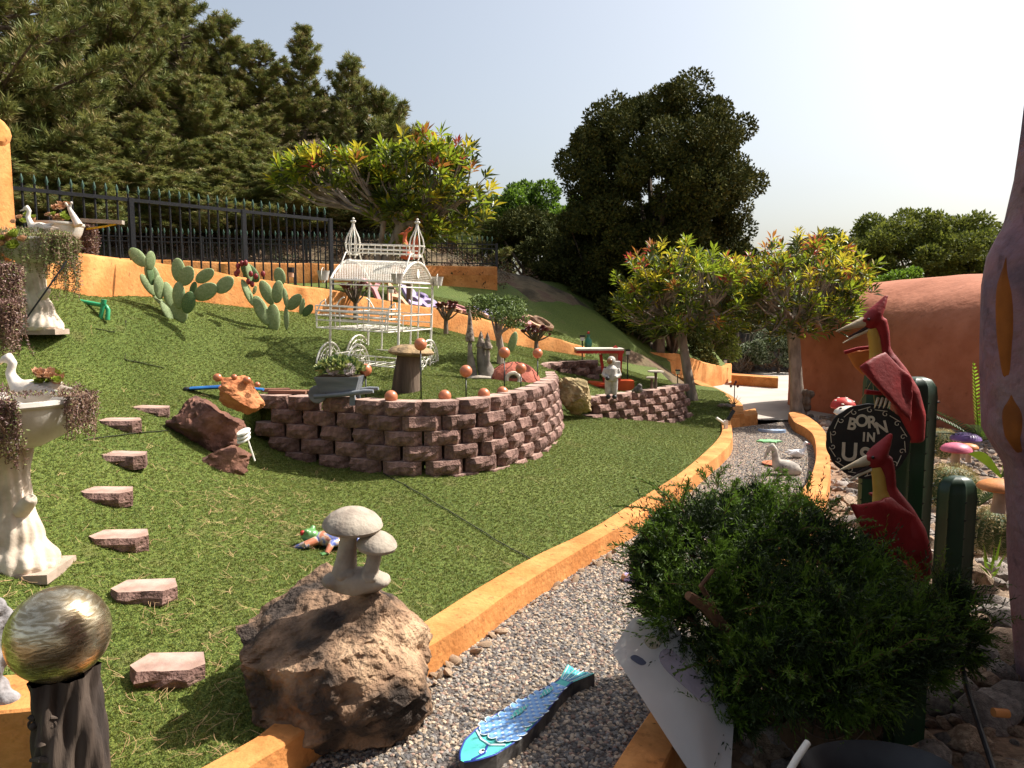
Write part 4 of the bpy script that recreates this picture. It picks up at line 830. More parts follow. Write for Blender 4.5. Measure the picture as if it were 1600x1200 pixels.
# ---- red flying reptiles
RED = M('red_hide', (.27, .014, .015), (.17, .01, .01), 5, .6, .6, 30, dist=.006); YEL = M('yellow_throat', (.50, .32, .07), (.42, .24, .04), 8, .6, .3, 30); IVORY = M('ivory_beak', (.62, .52, .36), (.42, .32, .2), 8, .5, .2, 30, sx=(1, 1, 3)); ORI = M('orange_wing', (.50, .16, .03), (.4, .1, .02), 5, .6, .4, 25)
def prism(pts, th):
    mb = MB(); pts = [Vector(p) for p in pts]; n = len(pts); c = sum(pts, Vector())/n; off = Vector((0, th, 0))
    mb.add([p for p in pts]+[p+off for p in pts], [tuple(range(n)), tuple(range(n, 2*n))[::-1]]+[(i, (i+1) % n, n+(i+1) % n, n+i)[::-1] for i in range(n)]); return mb
def ptero(label, D, off, k, legs=True):
    S = lambda u, v, dy=0: P(u+off[0], v+off[1], D-dy)
    t = thing('flying_reptile_statue', label, 'statue', S(1400, 660)); r = k
    mb = MB(); mb.tube([S(1386, 461), S(1377, 476), S(1367, 490), S(1360, 500), S(1350, 506)], [.012*r, .035*r, .055*r, .06*r, .03*r], 12, flat=.75); mb.ball(S(1363, 502), (.062*r, .045*r, .058*r), 14)
    mb.tube([S(1371, 500), S(1376, 520), S(1378, 545), S(1384, 570)], [.05*r, .048*r, .046*r, .07*r], 14); mb.tube([S(1384, 560), S(1398, 585), S(1412, 615), S(1424, 650), S(1432, 690)], [.065*r, .085*r, .10*r, .09*r, .05*r], 16, flat=.8)
    mb.ball(S(1350, 500, .03), .014*r, 8); mb.build('body', RED, t, world=True, rm=.011)
    mb = MB(); mb.tube([S(1350, 503), S(1335, 508), S(1306, 518)], [.030*r, .020*r, .003*r], 10); mb.build('upper_beak', IVORY, t, world=True)
    mb = MB(); mb.tube([S(1362, 512), S(1345, 521), S(1317, 536)], [.026*r, .016*r, .004*r], 10, flat=.6); mb.build('lower_beak', IVORY, t, world=True)
    MB().tube([S(1361, 509, .01), S(1345, 517, .01), S(1325, 527, .01)], [.012, .009, .003], 6).build('tongue', M('dark_mouth', (.05, .03, .03)), t, world=True)
    mb = MB(); mb.tube([S(1362, 514, .01), S(1366, 530, .02), S(1368, 550, .02), S(1372, 566, .02)], [.03*r, .032*r, .034*r, .05*r], 12); mb.build('throat', YEL, t, world=True)
    MB().ball(S(1357, 499, .05*r), .009*r, 8).build('eye', M('eye_black', (.01, .01, .01), rough=.2), t, world=True)
    return t, S
t, S = ptero('upper red flying reptile statue with open beak and spread wing, on the tall cactus', 4.3, (0, 0), 1.05)
prism([S(1341, 574, .17), S(1354, 566, .18), S(1366, 556, .15), S(1384, 548, .1), S(1404, 569, .1), S(1428, 588, .12), S(1429, 625, .14), S(1426, 662, .16), S(1408, 645, .18), S(1386, 620, .2), S(1362, 594, .2)], .025).build('wing', RED, t, world=True, rm=.009)
prism([S(1321, 551, -.1), S(1340, 546, -.08), S(1368, 543, -.05), S(1368, 575, -.05), S(1352, 590, -.06), S(1334, 575, -.08)], .02).build('far_wing', ORI, t, world=True, rm=.009)
MB().tube([S(1319, 551, -.08), S(1340, 545, -.06), S(1368, 542, -.03)], .012, 8).build('wing_edge', RED, t, world=True)
for i in range(4): MB().tube([S(1372+i*7, 622, .05), S(1369+i*7, 631, .08), S(1366+i*7, 638, .07)], [.009, .007, .002], 6).build('claw', IVORY, t, world=True)
MB().tube([S(1352, 612, .05), S(1372, 614, .05), S(1400, 610, 0)], [.016, .014, .03], 8).build('leg', RED, t, world=True)
t, S = ptero('lower red flying reptile statue standing in the juniper bush', 3.85, (7, 216), 1.08)
prism([S(1320, 570, .15), S(1340, 572, .16), S(1362, 568, .15), S(1385, 558, .08), S(1405, 575, .08), S(1428, 590, .08), S(1446, 650, .1), S(1400, 665, .12), S(1370, 650, .15), S(1345, 620, .18)], .03).build('wing', RED, t, world=True, rm=.009)
prism([S(1346, 553, -.1), S(1380, 551, -.08), S(1382, 572, -.06), S(1360, 566, -.08)], .02).build('far_wing', RED, t, world=True, rm=.009)

# ---- barrel cacti, cycad, mushrooms in the bed
BAR = M('barrel_green', (.11, .15, .05), (.06, .09, .03), 9, .6, .3, 30); SPN = M('barrel_spines', (.62, .52, .30), (.5, .4, .2), 20, .7, 0)
def barrel(label, c, r):
    t = thing('barrel_cactus', label, 'cactus', c); mb = MB(); nr = 22
    mb.lathe([(r*math.sin(math.pi*k/16)*1.0, -r*math.cos(math.pi*k/16)*.92) for k in range(1, 16)]+[(0, r*.86)], nr*6, fn=lambda a, z: 1-.09*abs(math.sin(a*nr/2))**.7); mb.build('body', BAR, t)
    Ps, Ds = [], []
    for k in range(nr):
        for j in range(3, 22):
            ph = math.pi*j/26+.02; a = 2*math.pi*k/nr + math.pi/nr*0; n_ = Vector((math.sin(ph)*math.cos(a), math.sin(ph)*math.sin(a), math.cos(ph)))
            for q_ in range(7): Ps.append(n_*r*.99); Ds.append(n_*.55+Vector((random.gauss(0, .6), random.gauss(0, .6), random.gauss(0, .6))))
    V, Fc = leafmesh(np.array(Ps), np.array(Ds), r*.21, r*.022); o = npmesh('spines', V, Fc, SPN, parent=t); o['kind'] = 'stuff'
barrel('round spiny barrel cactus just right of the tall metal cactus', P(1487, 764, 5.4)+Vector((0, 0, 0)), .19)
barrel('small pale barrel cactus peeking from behind the tall metal cactus', P(1472, 694, 6.6), .14)
barrel('largest barrel cactus beside the purple leg', P(1556, 832, 4.9), .175)
def shroom(label, c, r, h, capc, name='toadstool', flat=.5, sr=.3, spots=None, tilt=0):
    t = thing(name, label, 'mushroom ornament', c, ); t.rotation_euler = (0, tilt, 0); mb = MB(); mb.lathe([(r*sr*1.2, 0), (r*sr, h*.3), (r*sr*.85, h*.8), (r*sr, h)], 14); mb.build('stem', M('toadstool_stem', (.55, .42, .33), (.42, .3, .22), 9, .8, .3, 30), t)
    mb = MB(); mb.lathe([(r*.25, h-.01), (r*.9, h-.005), (r, h+r*.06), (r*.93, h+r*flat*.45), (r*.7, h+r*flat*.8), (r*.35, h+r*flat), (0, h+r*flat*1.05)], 26); mb.build('cap', capc, t)
    if spots:
        for i in range(9):
            a = i*2.4; ph = .25+.12*i; q_ = Vector((math.cos(a)*r*math.sin(ph), math.sin(a)*r*math.sin(ph), h+r*flat*math.cos(ph)*1.03)); MB().ball(q_, (r*.13, r*.13, r*.06), 8).build('spot', spots, t)
    return t
PINK = M('pink_cap', (.62, .16, .24), (.5, .1, .17), 7, .5, .2, 30); PUR = M('purple_cap', (.22, .12, .34), (.15, .08, .25), 7, .4, .2, 30); OR2 = M('orange_cap', (.62, .25, .08), (.5, .18, .05), 7, .5, .2, 30); WCAP = M('white_cap', (.78, .72, .62), (.65, .55, .45), 7, .5, .2, 30); RCAP = M('red_cap', (.5, .04, .03), (.4, .03, .02), 7, .4, .1, 30)
shroom('pink mushroom ornament between the barrel cacti', P(1492, 735, 5.6)*1, .115, .16, PINK, flat=.55); shroom('purple mushroom ornament against the red house', P(1507, 715, 6.2), .125, .16, PUR, flat=.5)
shroom('orange mushroom ornament beside the bright strap leaf', P(1513, 722, 5.8), .07, .12, OR2); shroom('tan orange mushroom ornament half behind the purple leg', P(1560, 800, 4.7), .14, .16, OR2, flat=.45)
shroom('white mushroom ornament with dark dots by the round sign', P(1328, 668, 6.2), .14, .12, WCAP, flat=.5, spots=IRON); shroom('red spotted mushroom ornament behind the white one', P(1316, 662, 6.9), .12, .16, RCAP, flat=.8, spots=WCAP)
def frondplant(name, label, c, fr, mat, leafl=.11, w_=.016, n=22, cat='plant'):
    t = thing(name, label, cat, c)
    for (dx, dy, dz, dr, mi) in fr:
        e = Vector((dx, dy, dz)); L_ = e.length; pts = [e*s+Vector((0, 0, -dr*s*s)) for s in np.linspace(0, 1, 9)]; mb = MB(); mb.tube(pts, [.007*(1-.7*k/8) for k in range(9)], 5)
        for k in range(2, n):
            s = k/n; p = e*s+Vector((0, 0, -dr*s*s)); tg = (e-Vector((0, 0, 2*dr*s))).normalized(); sd, up = frame(tg); ll = leafl*math.sin(math.pi*min(1, s*.9+.1))**.5*(1.15-.5*s)
            for sg in (-1, 1):
                d = (sd*sg+tg*.45+up*.25).normalized(); q_ = p+d*ll; mb.add([p-tg*w_*.5, p+tg*w_*.5, p+d*ll*.6+tg*w_*.5, q_, p+d*ll*.6-tg*w_*.4], [(0, 1, 2, 3, 4)])
        mb.build('frond', mat[mi], t, smooth=False)
    return t
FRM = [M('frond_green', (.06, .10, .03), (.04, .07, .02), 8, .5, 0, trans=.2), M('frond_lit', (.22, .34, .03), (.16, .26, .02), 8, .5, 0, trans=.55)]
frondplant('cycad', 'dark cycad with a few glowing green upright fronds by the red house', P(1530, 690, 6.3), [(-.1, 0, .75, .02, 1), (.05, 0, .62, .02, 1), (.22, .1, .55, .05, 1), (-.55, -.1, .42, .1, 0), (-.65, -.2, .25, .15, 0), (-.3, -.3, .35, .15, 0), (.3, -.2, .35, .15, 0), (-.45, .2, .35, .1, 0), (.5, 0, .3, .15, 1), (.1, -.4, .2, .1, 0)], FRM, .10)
frondplant('cycad', 'small cycad with drooping fronds beside the pink mushroom', P(1530, 790, 5.2), [(-.3, -.1, .22, .1, 0), (-.2, -.2, .3, .12, 0), (.1, -.2, .25, .1, 0), (-.35, .05, .12, .08, 0), (.2, 0, .25, .1, 0)], FRM, .07, n=16)
t = thing('strap_plant', 'plant with one bright green strap leaf beside the purple leg', 'plant', P(1560, 745, 5.0))
for a_, b_, mi in [((0, 0, 0), (-.28, -.05, .17), 1), ((0, 0, 0), (-.05, -.1, .2), 1), ((0, 0, 0), (.1, -.05, .1), 0)]:
    a_, b_ = Vector(a_), Vector(b_); mb = MB(); mb.surf(lambda u_, s: a_.lerp(b_, s)+Vector((.02, 0, .05*math.sin(s*3)+ (u_-.5)*.085*math.sin(math.pi*min(1, s*.9+.1)))), 4, 10); mb.build('leaf', FRM[mi], t)
t = thing('weed', 'small bright weed growing in the rocks below the largest barrel cactus', 'plant', P(1548, 905, 4.3))
for i in range(9):
    a = i*2.4; mb = MB(); e = Vector((math.cos(a)*.07, math.sin(a)*.07, .05+.018*i)); mb.add([(0, 0, .015*i), e*.5+Vector((.012, 0, .02)), e+Vector((0, 0, .01*i)), e*.5+Vector((-.012, 0, .02))], [(0, 1, 2, 3)]); mb.build('leaf', FRM[1], t, smooth=False)

# ------------------------------------------------------------------ JUNIPER BUSH in the foreground
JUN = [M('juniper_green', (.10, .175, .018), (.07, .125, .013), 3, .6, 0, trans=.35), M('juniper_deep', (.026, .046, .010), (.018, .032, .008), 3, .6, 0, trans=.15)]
jb = Vector((1.55, 3.35, -.02)); t = thing('juniper_bush', 'big feathery juniper bush in the right foreground, mostly in shade', 'bush', jb)
lobesJ = [(1100, 850, 3.5, .30), (1075, 960, 3.25, .22), (1180, 835, 3.7, .27), (1245, 860, 3.65, .28), (1320, 905, 3.5, .24), (1160, 950, 3.3, .30), (1270, 975, 3.2, .32), (1380, 985, 3.3, .27), (1455, 945, 3.5, .20), (1475, 990, 3.4, .18), (1340, 1040, 3.05, .22), (1200, 1040, 3.0, .22), (1130, 1040, 3.1, .15), (1035, 925, 3.4, .13), (1055, 812, 3.7, .13), (1025, 870, 3.5, .12), (1140, 1110, 2.95, .12), (1420, 1030, 3.15, .16), (1300, 1070, 2.9, .16), (1180, 765, 3.85, .09), (1120, 780, 3.8, .10), (1250, 785, 3.9, .09)]
lobesX = [(1100, 850, 3.5, .34), (1075, 960, 3.25, .24), (1180, 820, 3.7, .32), (1260, 850, 3.6, .38), (1340, 830, 3.55, .30), (1160, 950, 3.3, .34), (1270, 960, 3.2, .36), (1380, 930, 3.3, .32), (1450, 880, 3.5, .26), (1470, 960, 3.4, .24), (1340, 1020, 3.05, .25), (1200, 1040, 3.0, .26), (1130, 1040, 3.1, .18), (1040, 920, 3.4, .16), (1060, 800, 3.7, .15), (1030, 870, 3.5, .13), (1140, 1120, 2.95, .14), (1420, 1000, 3.15, .2), (1300, 1060, 2.9, .2)]
Pj, Dj, Lj, Mj = [], [], [], []; g = np.random.default_rng(3)
EX = []; mbw = MB()
subs = []
for (u, v, D, r) in lobesJ:
    c = np.array(P(u, v+(18 if v < 860 else 4), D)-jb)
    for q_ in range(int(10+60*r)):
        d = g.normal(size=3); d /= np.linalg.norm(d); subs.append((c+d*r*.72*np.array([1, .9, .8]), r*g.uniform(.22, .38), d))
for (u, v, D, r) in lobesJ:
    c = np.array(P(u, v+(18 if v < 860 else 4), D)-jb); ns_ = int(260*r*r/.1)
    mbw.tube([(0, 0, 0), Vector(c)*.45+Vector((0, .05, -.05)), Vector(c)], [.04, .025, .008], 6, cap=False)
    for i in range(ns_):
        d = g.normal(size=3); d /= np.linalg.norm(d); k = r*g.uniform(.35, 1.0)**.5; p0 = c + d*k*np.array([1, .9, .8]); ax_ = d*.6+np.array([g.normal()*.3-.08, g.normal()*.3-.05, .55+g.normal()*.25]); ax_ /= np.linalg.norm(ax_)
        L_ = g.uniform(.08, .24); m = 15; s = np.linspace(0, 1, m)[:, None]; cv = g.normal(size=3)*.25
        pp_ = p0 + ax_*s*L_ + cv*s*s*L_; dd = ax_+cv*s*2 + g.normal(size=(m, 3))*.6
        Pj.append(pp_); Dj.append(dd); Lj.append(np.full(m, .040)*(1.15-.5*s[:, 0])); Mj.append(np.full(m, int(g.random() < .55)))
for (c, r, dr) in subs:
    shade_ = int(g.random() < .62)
    for i in range(30):
        d = g.normal(size=3); d /= np.linalg.norm(d); p0 = c+d*r*g.uniform(.1, .8); ax_ = dr*.75+d*.55+np.array([-.06, -.05, .45]); ax_ /= np.linalg.norm(ax_); L_ = r*g.uniform(.9, 1.7); m = 13; s = np.linspace(0, 1, m)[:, None]; cv = g.normal(size=3)*.2+np.array([0, 0, -.15])
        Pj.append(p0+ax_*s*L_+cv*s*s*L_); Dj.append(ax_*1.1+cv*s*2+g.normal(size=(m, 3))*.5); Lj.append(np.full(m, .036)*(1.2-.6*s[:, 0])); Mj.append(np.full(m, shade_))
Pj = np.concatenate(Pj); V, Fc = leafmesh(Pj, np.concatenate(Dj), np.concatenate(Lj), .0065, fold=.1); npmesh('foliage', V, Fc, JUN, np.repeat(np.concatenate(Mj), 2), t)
for i in range(150):
    (u, v, D, r) = lobesJ[g.integers(0, len(lobesJ))]; c = np.array(P(u, v, D)-jb); d = g.normal(size=3); d[2] = abs(d[2])*.8+.1; d /= np.linalg.norm(d); ax_ = d*.8+np.array([-.15, -.1, .35]); ax_ /= np.linalg.norm(ax_); p0 = c+d*r*.8; L_ = g.uniform(.16, .30); m = 34; s = np.linspace(0, 1, m)[:, None]; cv = np.array([g.normal()*.2, g.normal()*.2, -.35])
    st = p0+ax_*s*L_+cv*s*s*L_; mbw.tube([Vector(st[0]), Vector(st[m//2]), Vector(st[-1])], [.003, .002, .001], 4, cap=False)
    for rep in range(2): Pj = Pj if len(Pj) == 0 else Pj; EX.append((st, ax_+cv*s*2+g.normal(size=(m, 3))*.55, np.full(m, .05)*(1.1-.7*s[:, 0])))
e0 = np.concatenate([e[0] for e in EX]); V, Fc = leafmesh(e0, np.concatenate([e[1] for e in EX]), np.concatenate([e[2] for e in EX]), .006, fold=.1); npmesh('sprays', V, Fc, JUN, np.zeros(len(Fc)), t)
mbw.tube([(0, 0, -.1), (-.05, -.02, .25), (-.18, -.05, .5), (-.35, -.1, .62)], [.07, .06, .05, .03], 10, jit=.2); mbw.tube([(.0, 0, .0), (.1, 0, .3), (.3, 0, .6)], [.06, .045, .02], 8)
mbw.tube([Vector(P(1140, 990, 3.1))-jb, Vector(P(1100, 945, 3.04))-jb, Vector(P(1075, 930, 3.0))-jb], [.028, .026, .02], 8, jit=.2); mbw.tube([Vector(P(1120, 960, 3.07))-jb, Vector(P(1095, 915, 3.03))-jb, Vector(P(1115, 890, 3.05))-jb], [.016, .012, .008], 7, jit=.2)
mbw.build('branches', M('juniper_bark', (.17, .085, .045), (.09, .045, .028), 14, .95, .8, 40), t)
# ------------------------------------------------------------------ ROCKS
def bigrock(name, label, c, dims, seed, mat, sub=5, rot=(0, 0, 0), amp=.35, fine=.10, cuts=9, parent=None):
    o = put(rockmesh(name, mat, seed, sub, dims, amp, fine, cuts), name, c, rot); return tag(o, label, 'rock') if label else o
BOULD = M('ochre_boulder', (.47, .31, .19), (.05, .036, .028), 3.6, .9, 1.0, 30, c3=(.27, .165, .10), dist=.04, detail=14, lo=.40, hi=.64)
bc = P(523, 1015, 3.35); bz = .36
bigrock('boulder', 'big ochre and black boulder on the kerb carrying the stone mushrooms', (bc.x+.02, bc.y+.03, .30), (.60, .44, .45), 5, BOULD, 6, (.1, -.22, .3), .42, .08, 9)
REDR = M('red_rock', (.24, .115, .075), (.10, .05, .038), 4, .95, 1.0, 14, c3=(.17, .08, .055), dist=.03, detail=10)
c = P(325, 672, 6.9); bigrock('boulder', 'dark red boulder at the left end of the long block wall', (c.x, c.y, c.z-.02), (.36, .32, .36), 8, REDR, 5, (0, .2, .3), .5, .10, 10)
c = P(348, 718, 6.5); bigrock('boulder', 'low pointed red rock in front of the dark red boulder', (c.x, c.y, c.z-.02), (.26, .2, .15), 9, REDR, 4, (0, .1, .2), .5, .12, 9)
c = P(374, 616, 6.8); t = bigrock('orange_rock', 'lumpy bright orange rock balanced on the dark red boulder', c, (.26, .2, .165), 12, M('orange_rock', (.58, .24, .10), (.40, .14, .055), 6, .95, .9, 22, dist=.02), 5, (0, .25, .1), .4, .09, 7)
SAND = M('sandy_rock', (.48, .36, .20), (.20, .15, .07), 5, .95, 1.0, 14, c3=(.34, .25, .13), dist=.03, detail=10)
c = P(898, 622, 10.2); bigrock('boulder', 'yellowish sandy rock wedged between the two block walls', c, (.34, .25, .26), 15, SAND, 5, (0, .55, .2), .5, .12, 9)
for i, (u, v, D, s) in enumerate([(340, 590, 6.75, .045), (366, 589, 6.75, .03), (386, 594, 6.75, .04), (402, 601, 6.75, .03)]): tag(MB().ball((0, 0, 0), (s, s*.8, s*.9), 9).build('clay_knob', TERRA, t, world=False), ['round clay cup on the left top of the orange rock', 'small clay lump on top of the orange rock', 'clay knob on the right top', 'pale clay bead'][i]); C.objects[-1].location = t.matrix_basis.inverted() @ P(u, v, D)
r_ = random.Random(4)
t = thing('edge_stones', 'crumbled mortar and stones along the foot of the kerb beside the boulder', 'rocks', (0, 0, 0)); me = rockmesh('stone', M('mortar', (.42, .30, .2), (.26, .18, .12), 9, .95, .6, 25), 70, 2, (1, .8, .6), .5, .1, 5)
for i in range(60):
    k = r_.uniform(.28, .75); p = KO[int(k*(len(KO)-1))]; s = r_.uniform(.012, .035); put(me, 'stone', (p.x+r_.uniform(.02, .09), p.y-r_.uniform(.0, .05), .01), (r_.random(), r_.random(), r_.random()*6), (s*1.5, s, s), t)

# ------------------------------------------------------------------ STONE MUSHROOMS
CONCR = M('cast_concrete', (.42, .36, .29), (.27, .22, .175), 8, .9, .7, 45, dist=.008)
top = P(557, 916, 3.32); t = thing('stone_mushrooms', 'pair of grey cast stone mushrooms standing on the big boulder', 'garden ornament', top)
mb = MB(); mb.tube([(-.11, 0, .03), (0, -.01, .03), (.11, 0, .03)], [.055, .075, .055], 14, jit=.15); mb.ball((-.12, 0, .03), (.05, .07, .035)); mb.ball((.12, 0, .03), (.05, .07, .035)); mb.build('base', CONCR, t, rm=.012)
def cap(mb, c, r, h, n=30): mb.lathe([(r*.22, -.012), (r*.6, -.006), (r*.93, -.012), (r, .004), (r*.95, h*.28), (r*.78, h*.6), (r*.5, h*.87), (r*.22, h*.99), (0, h)], n, c)
mb = MB(); mb.tube([(-.06, 0, .04), (-.045, 0, .14), (-.035, 0, .24), (-.022, 0, .31)], [.066, .05, .043, .06], 14, jit=.12); mb.tube([(.06, -.02, .04), (.085, -.02, .12), (.10, -.02, .19)], [.05, .036, .036], 12, jit=.12); [mb.ball((random.uniform(-.1, .12), -.05, random.uniform(.05, .09)), .022, 8) for _ in range(9)]; mb.build('stems', CONCR, t, rm=.010)
mb = MB(); cap(mb, (0, 0, 0), .145, .088); o = mb.build('cap', CONCR, t); o.location = (-.012, 0, .302); o.rotation_euler = (.05, .06, 0)
mb = MB(); cap(mb, (0, 0, 0), .098, .07); o = mb.build('cap', CONCR, t); o.location = (.108, -.03, .212); o.rotation_euler = (.05, .1, 0)
# stump mushroom on the plateau
f = P(636, 621, 7.95); t = thing('stump_mushroom', 'tall wooden stump with flat stone cap behind the long block wall', 'garden ornament', f); WOODD = M('weathered_log', (.15, .105, .075), (.07, .048, .035), 7, .9, .9, 26, sx=(1, 1, .15), dist=.02)
mb = MB(); mb.tube([(-.02, 0, -.05), (0, 0, .25), (.03, 0, .50)], [.165, .15, .13], 18, jit=.12); mb.build('log', WOODD, t)
mb = MB(); mb.lathe([(.1, -.035), (.19, -.02), (.255, 0), (.262, .02), (.22, .06), (.12, .095), (0, .105)], 28, fn=lambda a, z: 1+.05*math.sin(a*3+1)); o = mb.build('cap', M('lichen_stone', (.34, .23, .12), (.16, .11, .06), 8, .95, .9, 25, dist=.02), t); o.location = (.04, 0, .50); o.rotation_euler = (0, .06, 0)
# morels
MOR = M('morel_stone', (.34, .27, .21), (.13, .10, .08), 22, .95, 1.0, 30, dist=.03); GST = M('grey_stem', (.25, .21, .17), (.13, .11, .09), 8, .9, .7, 30)
f = P(748, 590, 9.4); t = thing('morel_mushrooms', 'group of three tall morel mushrooms of grey cast stone left of the red dome', 'garden ornament', f)
for (x, y, h, cw_, ch, sr, ln_) in [(-.115, 0, .50, .060, .46, .055, .02), (.03, .05, .42, .065, .22, .10, .05), (.12, .0, .40, .062, .22, .055, -.03)]:
    MB().tube([(x+ln_*2, y, -.03), (x+ln_, y, h*.3), (x, y, h*.7), (x, y, h)], [sr*1.3, sr*1.05, sr*.6, sr*.5], 12, jit=.08).build('stem', GST, t)
    MB().lathe([(sr*.4, -.02), (cw_, 0), (cw_*.95, ch*.12), (cw_*.6, ch*.4), (cw_*.4, ch*.7), (0, ch)], 16, (x, y, h-.01), fn=lambda a, z: 1+.13*math.sin(a*7+z*70)).build('cap', MOR, t)
MB().tube([(-.15, -.06, .0), (0, -.08, .01), (.16, -.04, 0)], [.05, .06, .05], 10, flat=.5).build('base', CONCR, t)

# ------------------------------------------------------------------ RED DOME
f = P(803, 601, 9.5); t = thing('red_dome', 'cracked red half dome with a round pale mouth on the lawn plateau', 'garden ornament', f); DOME = M('red_dome', (.40, .115, .07), (.27, .07, .045), 7, .85, .9, 20, dist=.02)
mb = MB(); rr_ = .37
mb.lathe([(rr_*math.cos(k/12*1.57)*1.0, .33*math.sin(k/12*1.57)) for k in range(13)], 48, (0, 0, -.02), fn=lambda a, z: 1+.03*nz((math.cos(a)*2, math.sin(a)*2, z*6), 2)); mb.build('shell', DOME, t)
for k in range(9):
    a = k*.7+.2; pts = [Vector((rr_*math.cos(e)*math.cos(a+.12*math.sin(e*7+k)), rr_*math.cos(e)*math.sin(a+.12*math.sin(e*7+k)), .33*math.sin(e)-.018)) for e in np.linspace(.05, 1.4, 9)]; MB().tube(pts, .006, 4).build('joint', M('dark_joint', (.09, .03, .02)), t)
mb = MB(); mb.ring((-.01, -.34, .10), .085, .028, (0, 1, -.3), 24, 8); mb.build('mouth_ring', CAST, t); MB().ball((-.01, -.31, .09), (.08, .03, .09), 14).build('mouth', SOIL, t)
# terracotta balls
ballm = MB().ball((0, 0, 0), .068, 20).mesh('ball', TERRA); stkm = MB().tube([(0, 0, -1.0), (0, 0, -.06)], .008, 6).mesh('stake', IRON)
for (u, v, D, gz, lab) in [(728, 580, 7.6, 0, 'terracotta ball on a short stake right of the stump mushroom'), (788, 551, 8.3, 0, 'terracotta ball on the tallest stake, before the jade tree'), (657, 538, 7.5, 0, 'terracotta ball on a stake in front of the stump mushroom cap'), (840, 552, 9.4, 0, 'rightmost terracotta ball on a stake beyond the red dome'), (814, 576, 8.6, 0, 'paler terracotta ball on a stake in front of the red dome'), (571, 578, 7.5, 0, 'terracotta ball on a stake just right of the white flowers'),
    (611, 620, 7.15, 1, 'terracotta ball resting behind the wall left of the stump'), (695, 619, 7.3, 1, 'terracotta ball resting behind the wall right of the stump'), (756, 616, 7.6, 1, 'terracotta ball resting behind the wall below the morels'), (785, 613, 8.0, 1, 'smallest looking terracotta ball resting behind the wall before the red dome')]:
    p = P(u, v, D); t = thing('terracotta_ball', lab, 'garden ball', p, group='terracotta balls along the block wall'); put(ballm, 'ball', (0, 0, 0), parent=t)
    if not gz: put(stkm, 'stake', (0, 0, 0), (0, 0, 0), (1, 1, max(.3, (p.z-1.0))), t)

# ------------------------------------------------------------------ GAZING BALL
f = P(92, 990, 2.36); t = thing('driftwood_stump', 'dark carved driftwood stump with a face, holding up the silver ball', 'stump', (f.x, f.y, 0)); DW = M('driftwood', (.115, .085, .065), (.035, .026, .022), 5, .8, .9, 18, sx=(1, 1, .14), dist=.02, c3=(.07, .05, .038))
zt = f.z-.135; mb = MB(); mb.surf(lambda a, b: Vector(((.105+.022*math.sin(3.1*b+1)+.006*math.sin(a*88+7*math.sin(b*4))+.012*math.sin(a*31+b*5)+.02*(b > .9)*(b-.9)*8)*math.cos(a*6.2832)+.02*math.sin(b*3), (.105+.012*math.sin(a*31+b*5)+.006*math.sin(a*88+7*math.sin(b*4)))*math.sin(a*6.2832), zt*b)), 96, 50, closeu=True); mb.build('trunk', DW, t)
mb = MB(); y = -.105; zz = P(85, 1150, 2.26).z; mb.tube([(-.015, y+.008, zz+.05), (-.012, y-.002, zz+.0), (-.01, y-.006, zz-.025)], [.008, .015, .02], 10); mb.build('nose', DW, t)
for s in (-1, 1): MB().ring((-.012+s*.030, y+.012, zz+.035), .018, .005, (0, 1, 0), 14, 6).build('eyelid', DW, t); MB().ball((-.012+s*.030, y+.010, zz+.033), .013, 10).build('eye', DW, t); MB().tube([(-.012+s*.02, y+.004, zz+.062), (-.012+s*.035, y+.006, zz+.066), (-.012+s*.05, y+.016, zz+.058)], [.006, .009, .004], 8).build('brow', DW, t)
MB().tube([(-.06, y+.01, zz-.09), (-.01, y-.012, zz-.075), (.045, y+.01, zz-.095)], [.006, .013, .006], 8).build('mouth', DW, t)
m = bpy.data.materials.new('crackled_mirror'); m.use_nodes = True; N = m.node_tree.nodes; L = m.node_tree.links; b = N['Principled BSDF']; b.inputs['Metallic'].default_value = .9; b.inputs['Roughness'].default_value = .17
tc = N.new('ShaderNodeTexCoord'); mp = N.new('ShaderNodeMapping'); mp.inputs['Scale'].default_value = (9, 9, 34); mp.inputs['Rotation'].default_value = (.3, .35, 0); n1 = N.new('ShaderNodeTexNoise'); n1.inputs['Scale'].default_value = 2.0; n1.inputs['Detail'].default_value = 10; n1.inputs['Distortion'].default_value = 1.2
L.new(tc.outputs['Object'], mp.inputs[0]); L.new(mp.outputs[0], n1.inputs['Vector']); cr = N.new('ShaderNodeValToRGB'); cr.color_ramp.elements[0].position = .40; cr.color_ramp.elements[0].color = (.34, .26, .15, 1); cr.color_ramp.elements[1].position = .64; cr.color_ramp.elements[1].color = (.74, .63, .44, 1); L.new(n1.outputs[0], cr.inputs[0]); L.new(cr.outputs[0], b.inputs['Base Color'])
bp = N.new('ShaderNodeBump'); bp.inputs['Strength'].default_value = .22; bp.inputs['Distance'].default_value = .008; L.new(n1.outputs[0], bp.inputs['Height']); L.new(bp.outputs[0], b.inputs['Normal']); rr2 = N.new('ShaderNodeMapRange'); L.new(n1.outputs[0], rr2.inputs[0]); rr2.inputs[3].default_value = .42; rr2.inputs[4].default_value = .12; L.new(rr2.outputs[0], b.inputs['Roughness'])
tag(MB().ball((0, 0, 0), .163, 48).build('gazing_ball', m), 'silvery gold crackled glass ball resting on the driftwood stump', 'gazing ball').location = f
f = P(0, 1000, 2.75); mb = MB(); [mb.ball((f.x-.06+random.uniform(-.05, .06), f.y+random.uniform(-.05, .05), f.z+k*.028), random.uniform(.03, .055), 8) for k in range(-20, 9)]
tag(mb.build('stone_statue', M('grey_rough_stone', (.32, .30, .30), (.13, .12, .12), 16, .95, .9, 30, dist=.015), rm=.012), 'rough grey stone statue cut off by the left edge above the orange wall end', 'statue')

